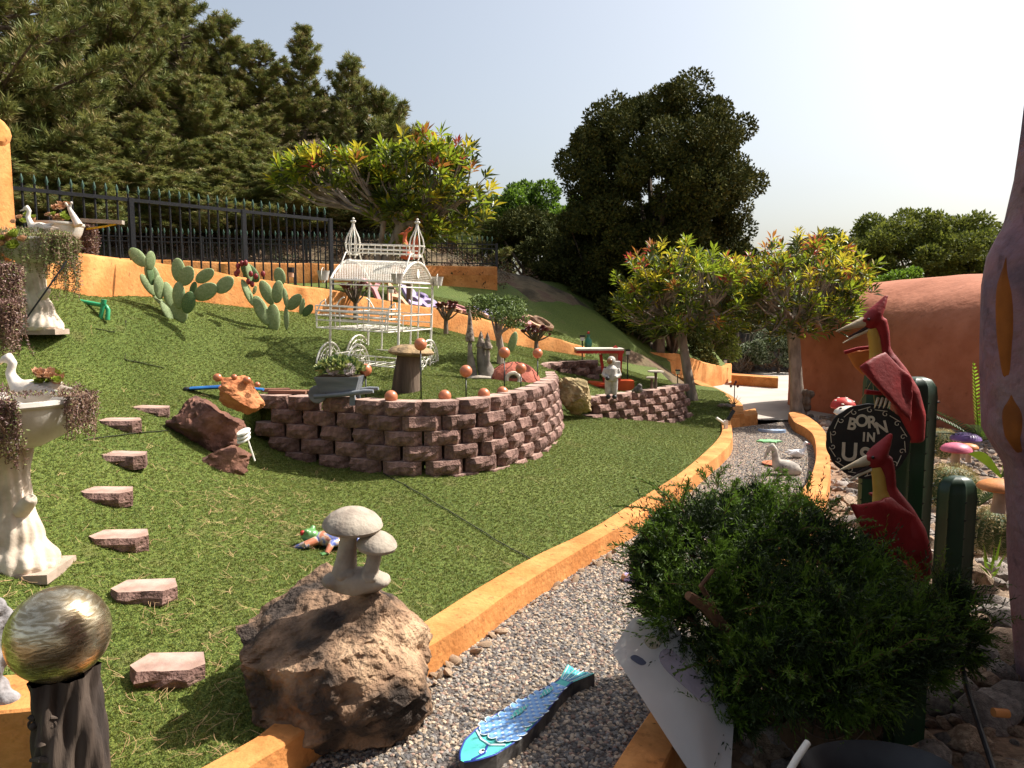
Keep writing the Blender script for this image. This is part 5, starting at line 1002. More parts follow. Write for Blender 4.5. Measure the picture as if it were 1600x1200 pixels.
# ------------------------------------------------------------------ BASINS ON PEDESTALS
TRAILP = [M('trail_purple', (.20, .10, .085), (.11, .055, .05), 9, .5, 0, trans=.1, spec=.5), M('trail_brown', (.30, .20, .13), (.2, .12, .08), 9, .5, 0, trans=.1), M('trail_green', (.24, .27, .09), (.15, .19, .05), 9, .5, 0, trans=.2)]
def pedestal(label, foot, rim, R_, H_, sr, prof, slab, seed=1, lean=0):
    t = thing('basin_planter', label, 'planter', foot); z = rim-foot.z
    mb = MB(); mb.lathe([(sr*.9, 0), (R_*.45, .01), (R_*.72, H_*.22), (R_*.90, H_*.55), (R_*.98, H_*.85), (R_, H_*.86), (R_*1.03, H_*.92), (R_*1.02, H_), (R_*.93, H_), (R_*.85, H_*.75), (0, H_*.7)], 48, (0, 0, z-H_)); mb.build('basin', BASIN, t)
    mb = MB(); n = len(prof)
    def fn(a, b):
        i = b*(n-1); k = min(n-2, int(i)); u_ = i-k; u_ = u_*u_*(3-2*u_); (zf, r0, x0), (zf1, r1, x1) = prof[k], prof[k+1]; zq = (zf+(zf1-zf)*(i-k))*(z-H_); r = r0+(r1-r0)*u_; xo = x0+(x1-x0)*u_
        r *= 1+.035*math.sin(a*6.2832*15+3*math.sin(b*5+seed))+.07*nz((math.cos(a*6.28)*1.5, math.sin(a*6.28)*1.5, b*4+seed), 1)
        return Vector((xo+r*math.cos(a*6.2832), r*math.sin(a*6.2832)*.85, zq+.02))
    mb.surf(fn, 110, 50, closeu=True); mb.build('stem', CAST, t)
    mb = MB(); kx = prof[n//2][1]; mb.tube([(kx*.5, -.03, (z-H_)*.50), (kx+.03, -.06, (z-H_)*.60), (kx+.05, -.08, (z-H_)*.63)], [.055, .04, .032], 10); mb.tube([(-kx*.5, -.05, (z-H_)*.40), (-kx-.02, -.1, (z-H_)*.47)], [.05, .035], 10); mb.build('branch_stub', CAST, t, rm=.012)
    if slab: MB().box((.04, 0, .005), (slab, slab*.8, .055), (0, 0, .12)).build('slab', M('slab_stone', (.42, .32, .25), (.32, .24, .18), 10, .9, .4, 40), t, smooth=False)
    return t
def trail(label, c, R_, n, drop, seed, mats, probs, leaf=.016, arc=(0, 6.2832), fill=900, rough=.05, h=.03):
    r_ = random.Random(seed); g = np.random.default_rng(seed); t = thing('trailing_succulent', label, 'plant', c); Ps, Ds = [], []; mb = MB()
    for i in range(n):
        a = r_.uniform(*arc); L_ = drop*r_.uniform(.25, 1)*(1.0); ro = R_*r_.uniform(1.0, 1.12); p = Vector((math.cos(a)*R_*.85, math.sin(a)*R_*.85, .02)); pts = [p, Vector((math.cos(a)*ro*1.04, math.sin(a)*ro*1.04, .02))]; k = int(L_/.03)+1
        for j in range(k): pts.append(pts[-1]+Vector((r_.gauss(0, .008)-math.cos(a)*.003, r_.gauss(0, .008)-math.sin(a)*.003, -.03)))
        mb.tube(pts, .0022, 3, cap=False)
        for j in range(len(pts)-1):
            for q_ in range(5): Ps.append(pts[j].lerp(pts[j+1], r_.random())+Vector((r_.gauss(0, .006),)*1+(r_.gauss(0, .006), r_.gauss(0, .004)))); Ds.append((r_.gauss(0, 1), r_.gauss(0, 1), r_.gauss(.1, .6)))
    for i in range(fill):
        a = r_.uniform(0, 6.28); q_ = R_*math.sqrt(r_.random()); Ps.append((q_*math.cos(a), q_*math.sin(a), h*r_.random()+.02)); Ds.append((r_.gauss(0, .7), r_.gauss(0, .7), 1))
    mb.build('stems', mats[1], t); V, Fc = leafmesh(np.array([tuple(p) for p in Ps]), np.array(Ds), leaf*g.uniform(.7, 1.4, len(Ps)), leaf*.5, fold=.3); o = npmesh('leaves', V, Fc, mats, np.repeat(g.choice(3, len(Ps), p=probs), 2), t); o['kind'] = 'stuff'; return t
def rosgroup(label, c, n, r, spread, seed, ms=(1, 2)):
    r_ = random.Random(seed); t = thing('rosette_succulent', label, 'succulent', c)
    for i in range(n):
        m2 = MB(); p = Vector((r_.uniform(-spread, spread), r_.uniform(-spread*.5, spread*.5), r_.uniform(0, spread*.9)+r*.9)); rosette(m2, (0, 0, 0), r*r_.uniform(.7, 1.2), 20, 0, Vector((r_.gauss(0, .4), -.5+r_.gauss(0, .3), 1)).normalized(), .9); m2.build('rosette', AEO[r_.choice(ms)], t, smooth=False).location = p
    return t
p1_ = P(27, 893, 4.0); rim1 = P(60, 622, 4.0).z
pedestal('nearest white basin planter on a cast tree trunk foot at the left edge', p1_, rim1, .385, .29, .13, [(0, .20, .02), (.08, .205, .02), (.25, .15, .0), (.5, .115, -.01), (.75, .115, -.02), (1, .14, -.02)], .42, 1)
trail('dense purple brown trailing succulent hanging from the nearest basin', Vector((p1_.x, p1_.y, rim1)), .395, 190, .36, 1, TRAILP, [.55, .3, .15], .017, (3.9, 5.45), 1500); trail('trailing purple succulent strand at the right rim of the nearest basin', Vector((p1_.x, p1_.y, rim1)), .395, 60, .25, 2, TRAILP, [.6, .3, .1], .016, (-.25, .45), 10)
rosgroup('cluster of blushing yellow green rosettes in the nearest basin', P(78, 612, 3.98)-Vector((0, 0, .03)), 11, .055, .085, 3)
def swan(label, c, s, face=-1, mat=None, neck=1.0, beak=None, name='swan_statue', cat='statue'):
    t = thing(name, label, cat, c); f_ = face; mat = mat or M('white_ceramic', (.74, .68, .60), (.6, .52, .44), 9, .4, .2, 30); mb = MB()
    mb.ball((0, 0, .11*s), (.17*s, .10*s, .10*s), 18); mb.tube([(-f_*-.0*s, 0, .12*s), (f_*.13*s, 0, .17*s), (f_*.17*s, 0, .26*s*neck), (f_*.14*s, 0, .34*s*neck), (f_*.17*s, 0, .385*s*neck), (f_*.22*s, 0, .36*s*neck)], [.07*s, .055*s, .036*s, .032*s, .042*s, .03*s], 12); mb.tube([(-f_*.1*s, 0, .13*s), (-f_*.24*s, 0, .19*s)], [.06*s, .015*s], 10); mb.build('body', mat, t, rm=.008*s+.003)
    MB().tube([(f_*.22*s, 0, .36*s*neck), (f_*.29*s, 0, .335*s*neck)], [.018*s, .006*s], 8).build('beak', beak or mat, t)
    for sd in (-1, 1):
        mb = MB()
        for k in range(6): mb.ball((-f_*(.02+.035*k)*s, sd*.095*s, (.15-.008*k)*s), (.07*s, .014*s, .022*s), 8, rot=Matrix.Rotation(f_*(.5-.05*k), 3, 'Y'))
        mb.build('wing', mat, t)
    return t
swan('big white swan statue nestled in the nearest basin, head cut by the left edge', P(52, 628, 4.0)+Vector((0, 0, -.02)), .72, -1)
p2_ = P(62, 519, 7.2); rim2 = P(55, 374, 7.2).z
pedestal('second basin planter on a pale trunk foot with green trailing plant', p2_, rim2, .335, .24, .13, [(0, .185, .03), (.06, .19, .03), (.3, .13, .02), (.55, .11, -.03), (.8, .13, -.05), (1, .14, -.04)], .36, 2)
trail('fine green string plant trailing over the front of the second basin', Vector((p2_.x, p2_.y, rim2)), .34, 60, .42, 5, TRAILP, [.05, .25, .7], .022, (3.3, 6.2), 1500, h=.06); trail('long green and tan strands hanging off the right rim of the second basin', Vector((p2_.x, p2_.y, rim2)), .35, 60, .62, 6, TRAILP, [.05, .4, .55], .024, (-.55, .35), 10)
rosgroup('green rosettes with red edges in the second basin', P(95, 356, 7.1), 9, .065, .10, 7, (1, 1, 2)); rosgroup('tan blushing rosettes at the left of the second basin', P(42, 358, 7.2), 6, .06, .12, 8, (2, 2, 1)); swan('slender white heron statue in the second basin', P(62, 368, 7.1), .62, -1, neck=1.15, name='heron_statue')
p3_ = P(98, 474, 8.2); rim3 = P(108, 349, 8.2).z
pedestal('third basin planter, behind the second one, with face shaped foot', p3_, rim3, .26, .25, .12, [(0, .17, .03), (.06, .175, .03), (.35, .12, .0), (.6, .12, .0), (1, .13, .02)], .32, 3)
rosgroup('tan rosette cluster in the third basin', P(96, 338, 8.1), 4, .07, .08, 9, (2,))
t = thing('giraffe_statue', 'small white statue with two knobbed horns rising from the third basin', 'statue', P(116, 350, 8.1)); mb = MB(); mb.tube([(.05, 0, -.02), (.0, 0, .08), (-.05, 0, .18)], [.05, .035, .02], 10); mb.tube([(-.04, 0, .16), (-.075, 0, .22)], .012, 8); mb.tube([(-.045, 0, .16), (-.02, 0, .23)], .012, 8); mb.ball((-.08, 0, .225), .018); mb.ball((-.018, 0, .235), .018); mb.build('body', BASIN, t, rm=.008)
p4_ = P(-26, 500, 6.2); rim4 = P(-10, 418, 6.2).z; pedestal('half hidden white basin planter at the far left edge above the swan', p4_, rim4, .255, .22, .12, [(0, .15, 0), (.3, .12, 0), (1, .12, 0)], .3, 4)
trail('purple trailing succulent on the right side of the half hidden basin', Vector((p4_.x, p4_.y, rim4)), .265, 90, .5, 11, TRAILP, [.6, .3, .1], .022, (-.9, .7), 500); rosgroup('large yellow green rosettes in the half hidden basin', P(10, 402, 6.1), 8, .075, .12, 12)
trail('low purple trailing plant standing on the lawn at the left edge', P(-12, 478, 5.6), .16, 150, .42, 13, TRAILP, [.65, .3, .05], .022, (0, 6.28), 600)
f = P(137, 452, 8.7); t = thing('plant_stand', 'dark metal stand carrying a bushy brown trailing plant, before the orange wall', 'plant stand', f); hh = P(137, 414, 8.7).z-f.z
MB().box((0, 0, hh), (.24, .2, .05)).build('tray', IRONG, t, smooth=False)
for x in (-.07, .09): MB().box((x, 0, hh/2), (.08, .06, hh), (0, (.12 if x > 0 else 0), 0)).build('leg', IRONG, t, smooth=False)
trail('bushy brown purple trailing plant spilling over the dark metal stand', f+Vector((0, 0, hh+.42)), .11, 190, .55, 15, TRAILP, [.65, .32, .03], .026, (0, 6.28), 300)
t = thing('beam', 'thin weathered beam with a yellow strap sticking out over the lawn by the basins', 'beam', P(160, 346, 8.6)); MB().box((0, 0, 0), (.50, .06, .045), (0, .05, 0)).build('plank', M('grey_beam', (.36, .30, .24), (.25, .2, .16)), t, smooth=False); MB().tube([(-.2, 0, -.09), (.02, 0, -.06), (.16, 0, -.03)], .012, 6).build('strap', M('yellow_strap', (.6, .38, .02)), t)
tag(MB().tube([P(104, 408, 6.9), P(75, 450, 6.75), P(38, 502, 6.7)], .008, 6).build('cable', IRON), 'black cable running down from the second basin across its foot', 'cable')
GP_ = M('green_pipe', (.03, .32, .14), (.02, .24, .1), 5, .35, 0, spec=.5); t = thing('green_pipe', 'bright green plastic water pipe with a bend on the lawn left of the cactus', 'pipe', P(150, 480, 7.9)); D = 7.9
mb = MB(); mb.tube([P(122, 470, D), P(160, 477, D), P(166, 479, D), P(169, 484, D), P(168, 500, D-.02)], .024, 12); mb.build('bent_pipe', GP_, t, world=True); MB().tube([P(162, 470, D-.03), P(157, 498, D-.03)], .022, 12).build('riser', GP_, t, world=True); MB().tube([P(162.5, 468, D-.03), P(161.5, 475, D-.03)], .028, 12).build('cap', GP_, t, world=True)

# ------------------------------------------------------------------ CERAMIC FROG
f = P(515, 858, 5.15); f.z = H(f.x, f.y); t = thing('ceramic_frog', 'brightly patterned ceramic frog lying flat on the lawn behind the stone mushrooms', 'garden ornament', f)
FG = M('frog_green', (.16, .34, .12), (.08, .2, .06), 12, .25, .1, 20, spec=.6); FB = M('frog_pattern', (.50, .18, .10), (.10, .14, .38), 16, .25, .1, 20, c3=(.55, .42, .3), spec=.6, lo=.42, hi=.58)
mb = MB(); mb.ball((.02, 0, .07), (.16, .09, .06), 16); mb.ball((.10, .02, .085), (.09, .09, .06), 14); mb.build('body', FB, t, rm=.008)
mb = MB(); mb.ball((-.14, -.02, .10), (.07, .06, .05), 14); mb.ball((-.15, -.06, .135), .022, 10); mb.ball((-.13, .03, .14), .022, 10); mb.build('head', FG, t, rm=.007)
for (a_, b_, c_) in [((-.08, -.06, .07), (-.14, -.12, .06), (-.24, -.09, .02)), ((-.06, .06, .06), (-.12, .12, .05), (-.2, .14, .02)), ((.10, -.05, .06), (.05, -.13, .07), (.03, -.19, .02)), ((.16, .03, .06), (.22, -.05, .07), (.29, -.06, .02))]:
    MB().tube([a_, b_, c_], [.034, .028, .018], 10).build('limb', FB, t); mb = MB(); c_ = Vector(c_)
    for k in (-1, 0, 1): mb.tube([c_, c_+Vector((-.05+.02*abs(k), .028*k, -.005))], [.012, .009], 6)
    mb.build('foot', FG, t)
MB().ball((-.185, -.05, .125), .02, 10).build('eye', RCAP, t)

# ------------------------------------------------------------------ SPOT LIGHT, blue glazed strip
t = thing('garden_light', 'white ribbed garden light leaning on a stake before the dark red boulder', 'garden light', P(398, 712, 6.45)); d_ = P(384, 680, 6.45)-t.location
MB().tube([(0, 0, -.05), d_*.75], .008, 6).build('stake', WHITE, t)
for k in range(3): MB().lathe([(0, -.012), (.06, -.012), (.068, 0), (.06, .012), (0, .012)], 20).build('disc', WHITE, t); o = C.objects[-1]; o.location = d_+Vector((-.02+.0*k, 0, .03-.035*k)); o.rotation_euler = (.35, -.35, 0)
t = thing('blue_tile_strip', 'blue glazed strip lying on the lawn behind the orange rock', 'garden ornament', P(355, 607, 7.7)); MB().tube([(-.40, 0, 0), (0, 0, .02), (.40, 0, -.01)], [.04, .05, .03], 10, flat=.5).build('strip', M('blue_glaze', (.03, .16, .42), (.02, .1, .3), 9, .2, 0, spec=.6), t); MB().ball((-.44, 0, -.01), (.05, .04, .03), 8).build('end', IRONG, t)

# ------------------------------------------------------------------ WHEELBARROW with white flowers
BW = M('blue_grey_wood', (.20, .215, .235), (.11, .12, .135), 6, .85, .6, 24, sx=(.2, 1, 1), dist=.01); f = P(530, 626, 7.35); t = thing('wheelbarrow_planter', 'blue grey wooden wheelbarrow planter on top of the long block wall', 'planter', f)
mb = MB(); mb.box((.02, 0, .18), (.36, .28, .165), taper=1.28); mb.build('tray', BW, t, smooth=False); MB().box((.02, 0, .262), (.43, .33, .012)).build('soil', SOIL, t, smooth=False)
for y in (-.16, .12): mb = MB(); mb.tube([(-.22, y, .06), (.1, y, .085), (.30, y-.02, .115), (.40, y-.04, .12)], [.022, .024, .026, .018], 10); mb.build('handle', BW, t)
mb = MB(); mb.lathe([(0, -.025), (.085, -.025), (.095, -.015), (.095, .015), (.085, .025), (0, .025)], 22); o = mb.build('wheel', BW, t); o.rotation_euler = (R(90), 0, 0); o.location = (-.22, -.02, .07)
for y in (-.12, .1): MB().box((.17, y, .03), (.06, .05, .13), taper=.8).build('leg', BW, t, smooth=False)
fl = thing('flowering_plant', 'variegated plant with two white flower heads in the wheelbarrow planter', 'flowers', f+Vector((.02, 0, .27))); g = np.random.default_rng(8); n = 900; a = g.uniform(0, 6.28, n); rr = g.uniform(0, 1, n)**.5
Ps = np.stack([.22*rr*np.cos(a), .16*rr*np.sin(a), .03+.15*(1-rr**2*.7)*g.uniform(.3, 1, n)], 1); V, Fc = leafmesh(Ps, Ps*[1, 1, 1]+[0, 0, .1]+g.normal(size=(n, 3))*.1, .07, .04, fold=.1); npmesh('leaves', V, Fc, [M('leaf_variegated', (.42, .44, .16), (.3, .34, .1), 9, .5, 0, trans=.2), M('leaf_mid', (.09, .15, .04), (.06, .1, .03), 9, .5, 0, trans=.2)], np.repeat(g.choice(2, n), 2), fl)
for x in (-.05, .12): 
    n = 160; d = unit(g.normal(size=(n, 3))); V, Fc = leafmesh(np.array([x, -.12, .07])+d*.04, d, .03, .026); npmesh('flower_head', V, Fc, M('white_petal', (.72, .64, .62), (.6, .5, .5), 9, .6, 0), parent=fl)

# ------------------------------------------------------------------ WHITE CARRIAGE
e1 = Vector((.95, -.30, -.055)).normalized(); e2 = Vector((.30, .95, .02)).normalized(); up_ = e1.cross(e2).normalized(); o0 = P(517, 436, 9.15); 
L1, W_ = .98, 1.0; ze = 0
def cw(a, b, z): return o0 + e1*a + e2*b + up_*z        # a along the length, b depth, z relative to the eave
gz_ = P(600, 612, 9.0).z - o0.z                              # ground below the eave
car = thing('carriage_planter', 'white wrought iron carriage plant stand with domed mesh roof and onion finials', 'carriage', cw(L1/2, W_/2, gz_))
def T(nm, pts, r=.011, n=6, cap=True): return MB().tube(pts, r, n, cap=cap).build(nm, WHITE, car, world=True)
ar = lambda b, h=.27: (lambda s: h*math.sin(math.pi*s)**.8)(b)
for a, b in ((0, 0), (L1, 0), (0, W_), (L1, W_)): T('post', [cw(a, b, .0), cw(a, b, gz_+.33)], .016, 8)
for a in (.22, L1-.20): T('post', [cw(a, W_, 0), cw(a, W_, gz_+.33)], .012)
for a in (.2, ): T('post', [cw(L1, W_*.35, 0), cw(L1, W_*.35, gz_+.33)], .012)
for a in (0, L1): T('roof_arch', [cw(a, W_*s, ar(s)) for s in np.linspace(0, 1, 20)], .016, 8)
for b in (0, W_): T('eave_rail', [cw(0, b, 0), cw(L1, b, 0)], .015); T('eave_rail', [cw(0, b, -.06), cw(L1, b, -.06)], .009)
for a in (0, L1): T('end_rail', [cw(a, 0, 0), cw(a, W_, 0)], .013); T('end_rail', [cw(a, 0, -.06), cw(a, W_, -.06)], .009)
T('ridge_rail', [cw(0, W_/2, .27), cw(L1, W_/2, .27)], .011)
mb = MB()
for k in range(-26, 66):
    for sg in (1, -1):
        pts = []
        for s in np.linspace(0, 1, 14):
            a = (k/40)*L1*1.0 + sg*s*.62*L1
            if sg < 0: a += .62*L1
            if 0 <= a <= L1: pts.append(cw(a, W_*s, ar(s)))
        if len(pts) > 1: mb.tube(pts, .0027, 3, cap=False)
o = mb.build('roof_mesh', WHITE, car, world=True); o['kind'] = 'stuff'
mb = MB()
for a in (L1,):
    for k in range(1, 40):
        s = k/40; h = ar(s); mb.tube([cw(a, W_*s, 0), cw(a, W_*s, h)], .0026, 3, cap=False)
    for k in range(1, 12):
        z = .27*k/12; s0 = next(s for s in np.linspace(0, .5, 60) if ar(s) >= z); mb.tube([cw(a, W_*s0, z), cw(a, W_*(1-s0), z)], .0026, 3, cap=False)
o = mb.build('end_mesh', WHITE, car, world=True); o['kind'] = 'stuff'
MB().lathe([(0, 0), (.045, 0), (.045, .006), (0, .006)], 20).build('oval_badge', WHITE, car); o = C.objects[-1]; o.location = cw(L1+.01, W_*.5, .12)-car.location; o.rotation_euler = (0, R(90), R(-17)); o.scale = (1.3, .8, 1)
for a in (.02, L1-.02):
    for k in range(8):
        q_ = k*2*math.pi/8; pf = [(.055, 0), (.09, .06), (.105, .14), (.085, .23), (.045, .31), (.018, .37), (.008, .42)]; T('dome_bar', [cw(a, W_/2, .27+.07)+(e1*math.cos(q_)+e2*math.sin(q_))*r+up_*z for r, z in pf], .007, 5)
    c = cw(a, W_/2, .27+.07+.42)
    for dx, dz in ((-.022, .02), (.022, .02), (0, .055), (0, .02)): MB().ball(c+e1*dx+up_*dz, .017, 10).build('finial_bud', WHITE, car, world=True)
    for z in (.34, .48): MB().ring(cw(a, W_/2, z), .07 if z < .4 else .106, .006, up_, 18, 5).build('dome_ring', WHITE, car, world=True)
    for s_ in (-1, 1): T('scroll_arch', [cw(a, W_/2+s_*.32, .10)+up_*0, cw(a, W_/2+s_*.26, .25), cw(a, W_/2+s_*.18, .36), cw(a, W_/2+s_*.10, .37), cw(a, W_/2+s_*.06, .30)], .010)
for b in (W_/2-.09, W_/2+.09):
    for z in (.37, .42, .48): T('rack_rail', [cw(.05, b, z), cw(L1-.05, b, z-.0)], .008)
    for a in np.linspace(.12, L1-.12, 5): T('rack_bar', [cw(a, b, .34), cw(a, b, .48)], .006)
for a in np.linspace(.08, L1-.08, 9): T('rack_slat', [cw(a, W_/2-.09, .37), cw(a, W_/2+.09, .37)], .006)
def shelf(a0, a1, b0, b1, z, hr, n=6):
    for b in (b0, b1):
        for h in (0, hr*.45, hr): T('shelf_rail', [cw(a0, b, z+h), cw(a1, b, z+h)], .009)
    for a in (a0, a1):
        T('shelf_rail', [cw(a, b0, z), cw(a, b1, z)], .009); T('shelf_rail', [cw(a, b0, z+hr), cw(a, b1, z+hr)], .009)
    for a in np.linspace(a0, a1, n): T('shelf_slat', [cw(a, b0, z), cw(a, b1, z)], .007)
    for a in np.linspace(a0, a1, 4): T('shelf_bar', [cw(a, b0, z), cw(a, b0, z+hr)], .007)
shelf(-.06, L1*.96, -.22, .12, -.62, .22); shelf(0, L1, .12, W_, -.62, .20, 9); shelf(.05, L1-.05, .05, W_-.05, gz_+.36, .12, 9); shelf(-.08, .95, -.22, .1, -.46, .12, 5)
for a in (-.06, L1*.94): T('bench_scroll', [cw(a, -.22, -.60), cw(a-.02, -.2, -.45), cw(a+.02, -.16, -.30), cw(a+.08, -.16, -.26), cw(a+.09, -.16, -.32)], .010)
for c_ in (.32, .62): MB().tube([cw(c_-.12+.12*k/8, -.2, -.34+.12*math.sin(k/8*1.57)) for k in range(9)] if c_ < .5 else [cw(c_+.12-.12*k/8, -.2, -.34+.12*math.sin(k/8*1.57)) for k in range(9)], .008, 5).build('scroll', WHITE, car, world=True)
def wheel(a, b, r):
    c = cw(a, b, gz_+r+.02); mb = MB(); mb.ring(c, r, .013, e1, 36, 6); mb.build('wheel', WHITE, car, world=True); w_ = C.objects[-1]
    m2 = MB(); m2.ring(c, r*.80, .007, e1, 30, 5); m2.ring(c, r*.22, .010, e1, 16, 5)
    for k in range(10):
        q_ = k*math.pi/5; d = e2*math.cos(q_)+up_*math.sin(q_); pd = -e2*math.sin(q_)+up_*math.cos(q_); m2.tube([c+d*r*.22, c+d*r*.5+pd*r*.08, c+d*r*.8], .006, 5); m2.ring(c+d*r*.9, r*.09, .005, e1, 10, 4)
        m2.ring(c+d*r*.55-pd*r*.1, r*.10, .005, e1, 10, 4)
    m2.build('spokes', WHITE, w_)
wheel(L1+.06, .80, .33); wheel(L1*.42, .0, .30); wheel(-.04, .80, .33); wheel(-.04, .05, .30); wheel(L1+.06, .15, .28)
for a in (0, L1): T('frame_leg', [cw(a, .1, gz_+.4), cw(a, .06, gz_+.15), cw(a, .0, gz_+.0)], .012); T('frame_leg', [cw(a, W_-.1, gz_+.4), cw(a, W_, gz_)], .012)
for (a, b) in ((-.07, -.06), (L1+.02, -.10), (L1+.07, W_+.02)):
    m_ = MB(); m_.lathe([(.055, 0), (.075, .10), (.082, .12), (.078, .12), (.05, .01), (0, .01)], 20); o = m_.build('basket', M('pail_white', (.55, .52, .47), (.42, .38, .33), 12, .5, .2, 30), car); o.location = cw(a, b, -.02)-car.location; MB().ring((0, 0, .06), .10, .004, (1, 0, 0), 16, 4).build('handle', WHITE, o)
car['label'] = 'white wrought iron carriage plant stand with domed mesh roof and onion finials'

# ------------------------------------------------------------------ DRAGON, LETTERS
DR = M('orange_dragon', (.62, .14, .05), (.45, .09, .035), 7, .5, .3, 30); f = P(638, 402, 12.6); t = thing('dragon_statue', 'small orange red dragon statue with raised wings behind the carriage roof', 'statue', f); S = lambda u, v, dy=0: P(u, v, 12.6-dy)-f
mb = MB(); mb.tube([S(655, 402), S(638, 400), S(626, 402)], [.03, .13, .04], 10, flat=.6); mb.tube([S(637, 398), S(634, 385), S(632, 374), S(634, 364), S(629, 365), S(623, 366)], [.10, .06, .035, .04, .025, .01], 10); mb.build('body', DR, t, rm=.012)
for p in ([S(640, 388), S(646, 370), S(650, 402)], [S(644, 390), S(652, 367), S(655, 402)]): prism(p, .02).build('wing', DR, t, smooth=False)
for p in ([S(633, 362), S(640, 355), S(644, 357)], [S(636, 363), S(643, 359), S(645, 354)]): MB().tube(p, [.018, .012, .004], 6).build('horn', DR, t)
MB().tube([S(631, 380, .06), S(636, 385, .08), S(640, 388, .06)], [.02, .03, .01], 6).build('chest', YEL, t); MB().tube([(0, 0, .0), (0, .05, -1.1)], .05, 8).build('plinth', WOODD, t)
LP = M('letter_peach', (.58, .35, .22), (.5, .29, .17), 5, .7, .2, 30); LL = M('letter_lilac', (.42, .34, .52), (.35, .27, .45), 5, .7, .2, 30); LK = M('letter_pink', (.52, .22, .22), (.42, .17, .17), 5, .7, .2, 30)
seq = [('Y', LK, 592), ('A', LP, 622), ('B', LL, 650), ('B', LL, 676), ('A', LP, 708), ('D', LK, 732), ('A', LP, 752), ('B', LL, 768), ('B', LL, 783), ('A', LP, 798), ('D', LK, 826), ('O', LP, 846), ('O', LP, 860)]
NM = {'Y': 'pink letter Y lying on the turf', 'D': 'pink letter D', 'O': 'letter O'}
lab = ['pink letter Y, first of the lawn words, behind the carriage', 'peach letter A after the pink Y behind the carriage posts', 'lilac letter B, first of the pair behind the carriage basket', 'lilac letter B, second of the pair left of the red succulent', 'peach letter A ending the first word above the red succulent', 'pink letter D starting the second word, in the sun', 'peach letter A behind the path light before the jade tree', 'lilac letter B over the left of the jade tree', 'second lilac letter B above the top of the jade tree', 'peach letter A hidden mostly by the jade tree crown', 'dull pink letter D starting the last word in the shade', 'peach letter O beside the shaded pink D', 'last peach letter O of the lawn words, in the shade']
for i, (ch, m_, u) in enumerate(seq):
    D = np.interp(u, [590, 684, 760, 870], [11.9, 13.0, 13.9, 14.9]); v = np.interp(u, [590, 684, 730, 790, 870], [462, 476, 480, 492, 497]); p = P(u, v, D); p.z = H(p.x, p.y)+.06
    gxx = (H(p.x+.3, p.y)-H(p.x-.3, p.y))/.6; gyy = (H(p.x, p.y+.3)-H(p.x, p.y-.3))/.6
    nrm = Vector((-gxx, -gyy, 1)).normalized(); uph = Vector((-.62, .78, 0)); uph = (uph-nrm*uph.dot(nrm)).normalized(); rt = uph.cross(nrm).normalized()
    o = textmesh(ch, .8, m_, None, p, name='lawn_letter', ext=.03, off=.012, sx=1); o.matrix_world = Matrix((rt, uph, nrm)).transposed().to_4x4(); o.location = p; o.scale = (.62, 1, 1) if i > 5 else (.72, 1, 1)
    tag(o, lab[i], 'letter', 'letters laid out on the upper turf')

# ------------------------------------------------------------------ SECOND TERRACE THINGS
f = P(955, 612, 10.55); f.z = .76; t = thing('astronaut_statue', 'small white astronaut statue with golden visor on the smaller block wall', 'statue', f)
SUIT = M('space_suit', (.50, .47, .42), (.34, .32, .28), 14, .7, .6, 18, dist=.01); k = (P(955, 557, 10.55).z-f.z)/.60
def sb(*a): return tuple(x*k for x in a)
mb = MB()
for x in (-.045, .045): mb.tube([sb(x, 0, .06), sb(x*1.05, 0, .17), sb(x*.9, 0, .28)], [.04*k, .045*k, .055*k], 12)
mb.tube([sb(0, 0, .26), sb(0, 0, .34), sb(0, 0, .43), sb(0, 0, .47)], [.085*k, .09*k, .085*k, .05*k], 14)
for s in (-1, 1): mb.tube([sb(s*.08, 0, .43), sb(s*.115, -.01, .34), sb(s*.06-.02, -.10, .31)], [.035*k, .032*k, .026*k], 10)
mb.ball(sb(-.005, 0, .54), sb(.062, .066, .066), 16); mb.build('suit', SUIT, t, rm=.008)
MB().ball(sb(-.03, -.035, .535), sb(.046, .042, .044), 14).build('visor', M('gold_visor', (.28, .13, .05), (.2, .09, .03), 5, .2, 0, spec=.7), t); mb = MB(); mb.box(sb(.075, .075, .41), sb(.11, .09, .24)); mb.build('backpack', SUIT, t, rm=.008)
for x in (-.045, .045): MB().ball(sb(x, -.015, .03), sb(.036, .052, .035), 10).build('boot', IRONG, t)
MB().ball(sb(-.07, -.11, .30), sb(.03, .03, .03), 10).build('glove', IRONG, t)
RW = M('red_wood', (.42, .03, .02), (.32, .02, .015), 5, .45, .2, 20); RO = M('red_orange_wood', (.55, .09, .02), (.45, .06, .015), 5, .5, .2, 20); PW = M('cream_panel', (.60, .46, .38), (.5, .38, .3), 5, .7, .1, 20); D = 12.2; S = lambda u, v, dy=0: P(u, v, D-dy)
t = thing('canopy_cart', 'red wooden cart with flat white topped canopy behind the astronaut', 'garden ornament', S(950, 612)); 
def slab_(nm, a, b, w_, h, m_): a, b = Vector(a), Vector(b); c = (a+b)/2; d = b-a; MB().box(c, (d.length, w_, h), (0, -math.atan2(d.z, math.hypot(d.x, d.y)), math.atan2(d.y, d.x))).build(nm, m_, t, world=True, smooth=False)
slab_('canopy_frame', S(899, 549), S(972, 549), .45, .05, RW); slab_('canopy_top', S(899, 545), S(972, 545), .47, .03, WCAP)
slab_('post', S(970, 546, .2), S(966, 598, .2), .06, .07, RW); slab_('post', S(960, 541), S(968, 552), .06, .06, RW); slab_('post', S(938, 552), S(945, 596), .05, .05, RW)
prism([S(952, 552, .05), S(964, 552, .05), S(969, 562, .05), S(967, 594, .05), S(956, 594, .05)], .03).build('panel', PW, t, world=True, smooth=False)
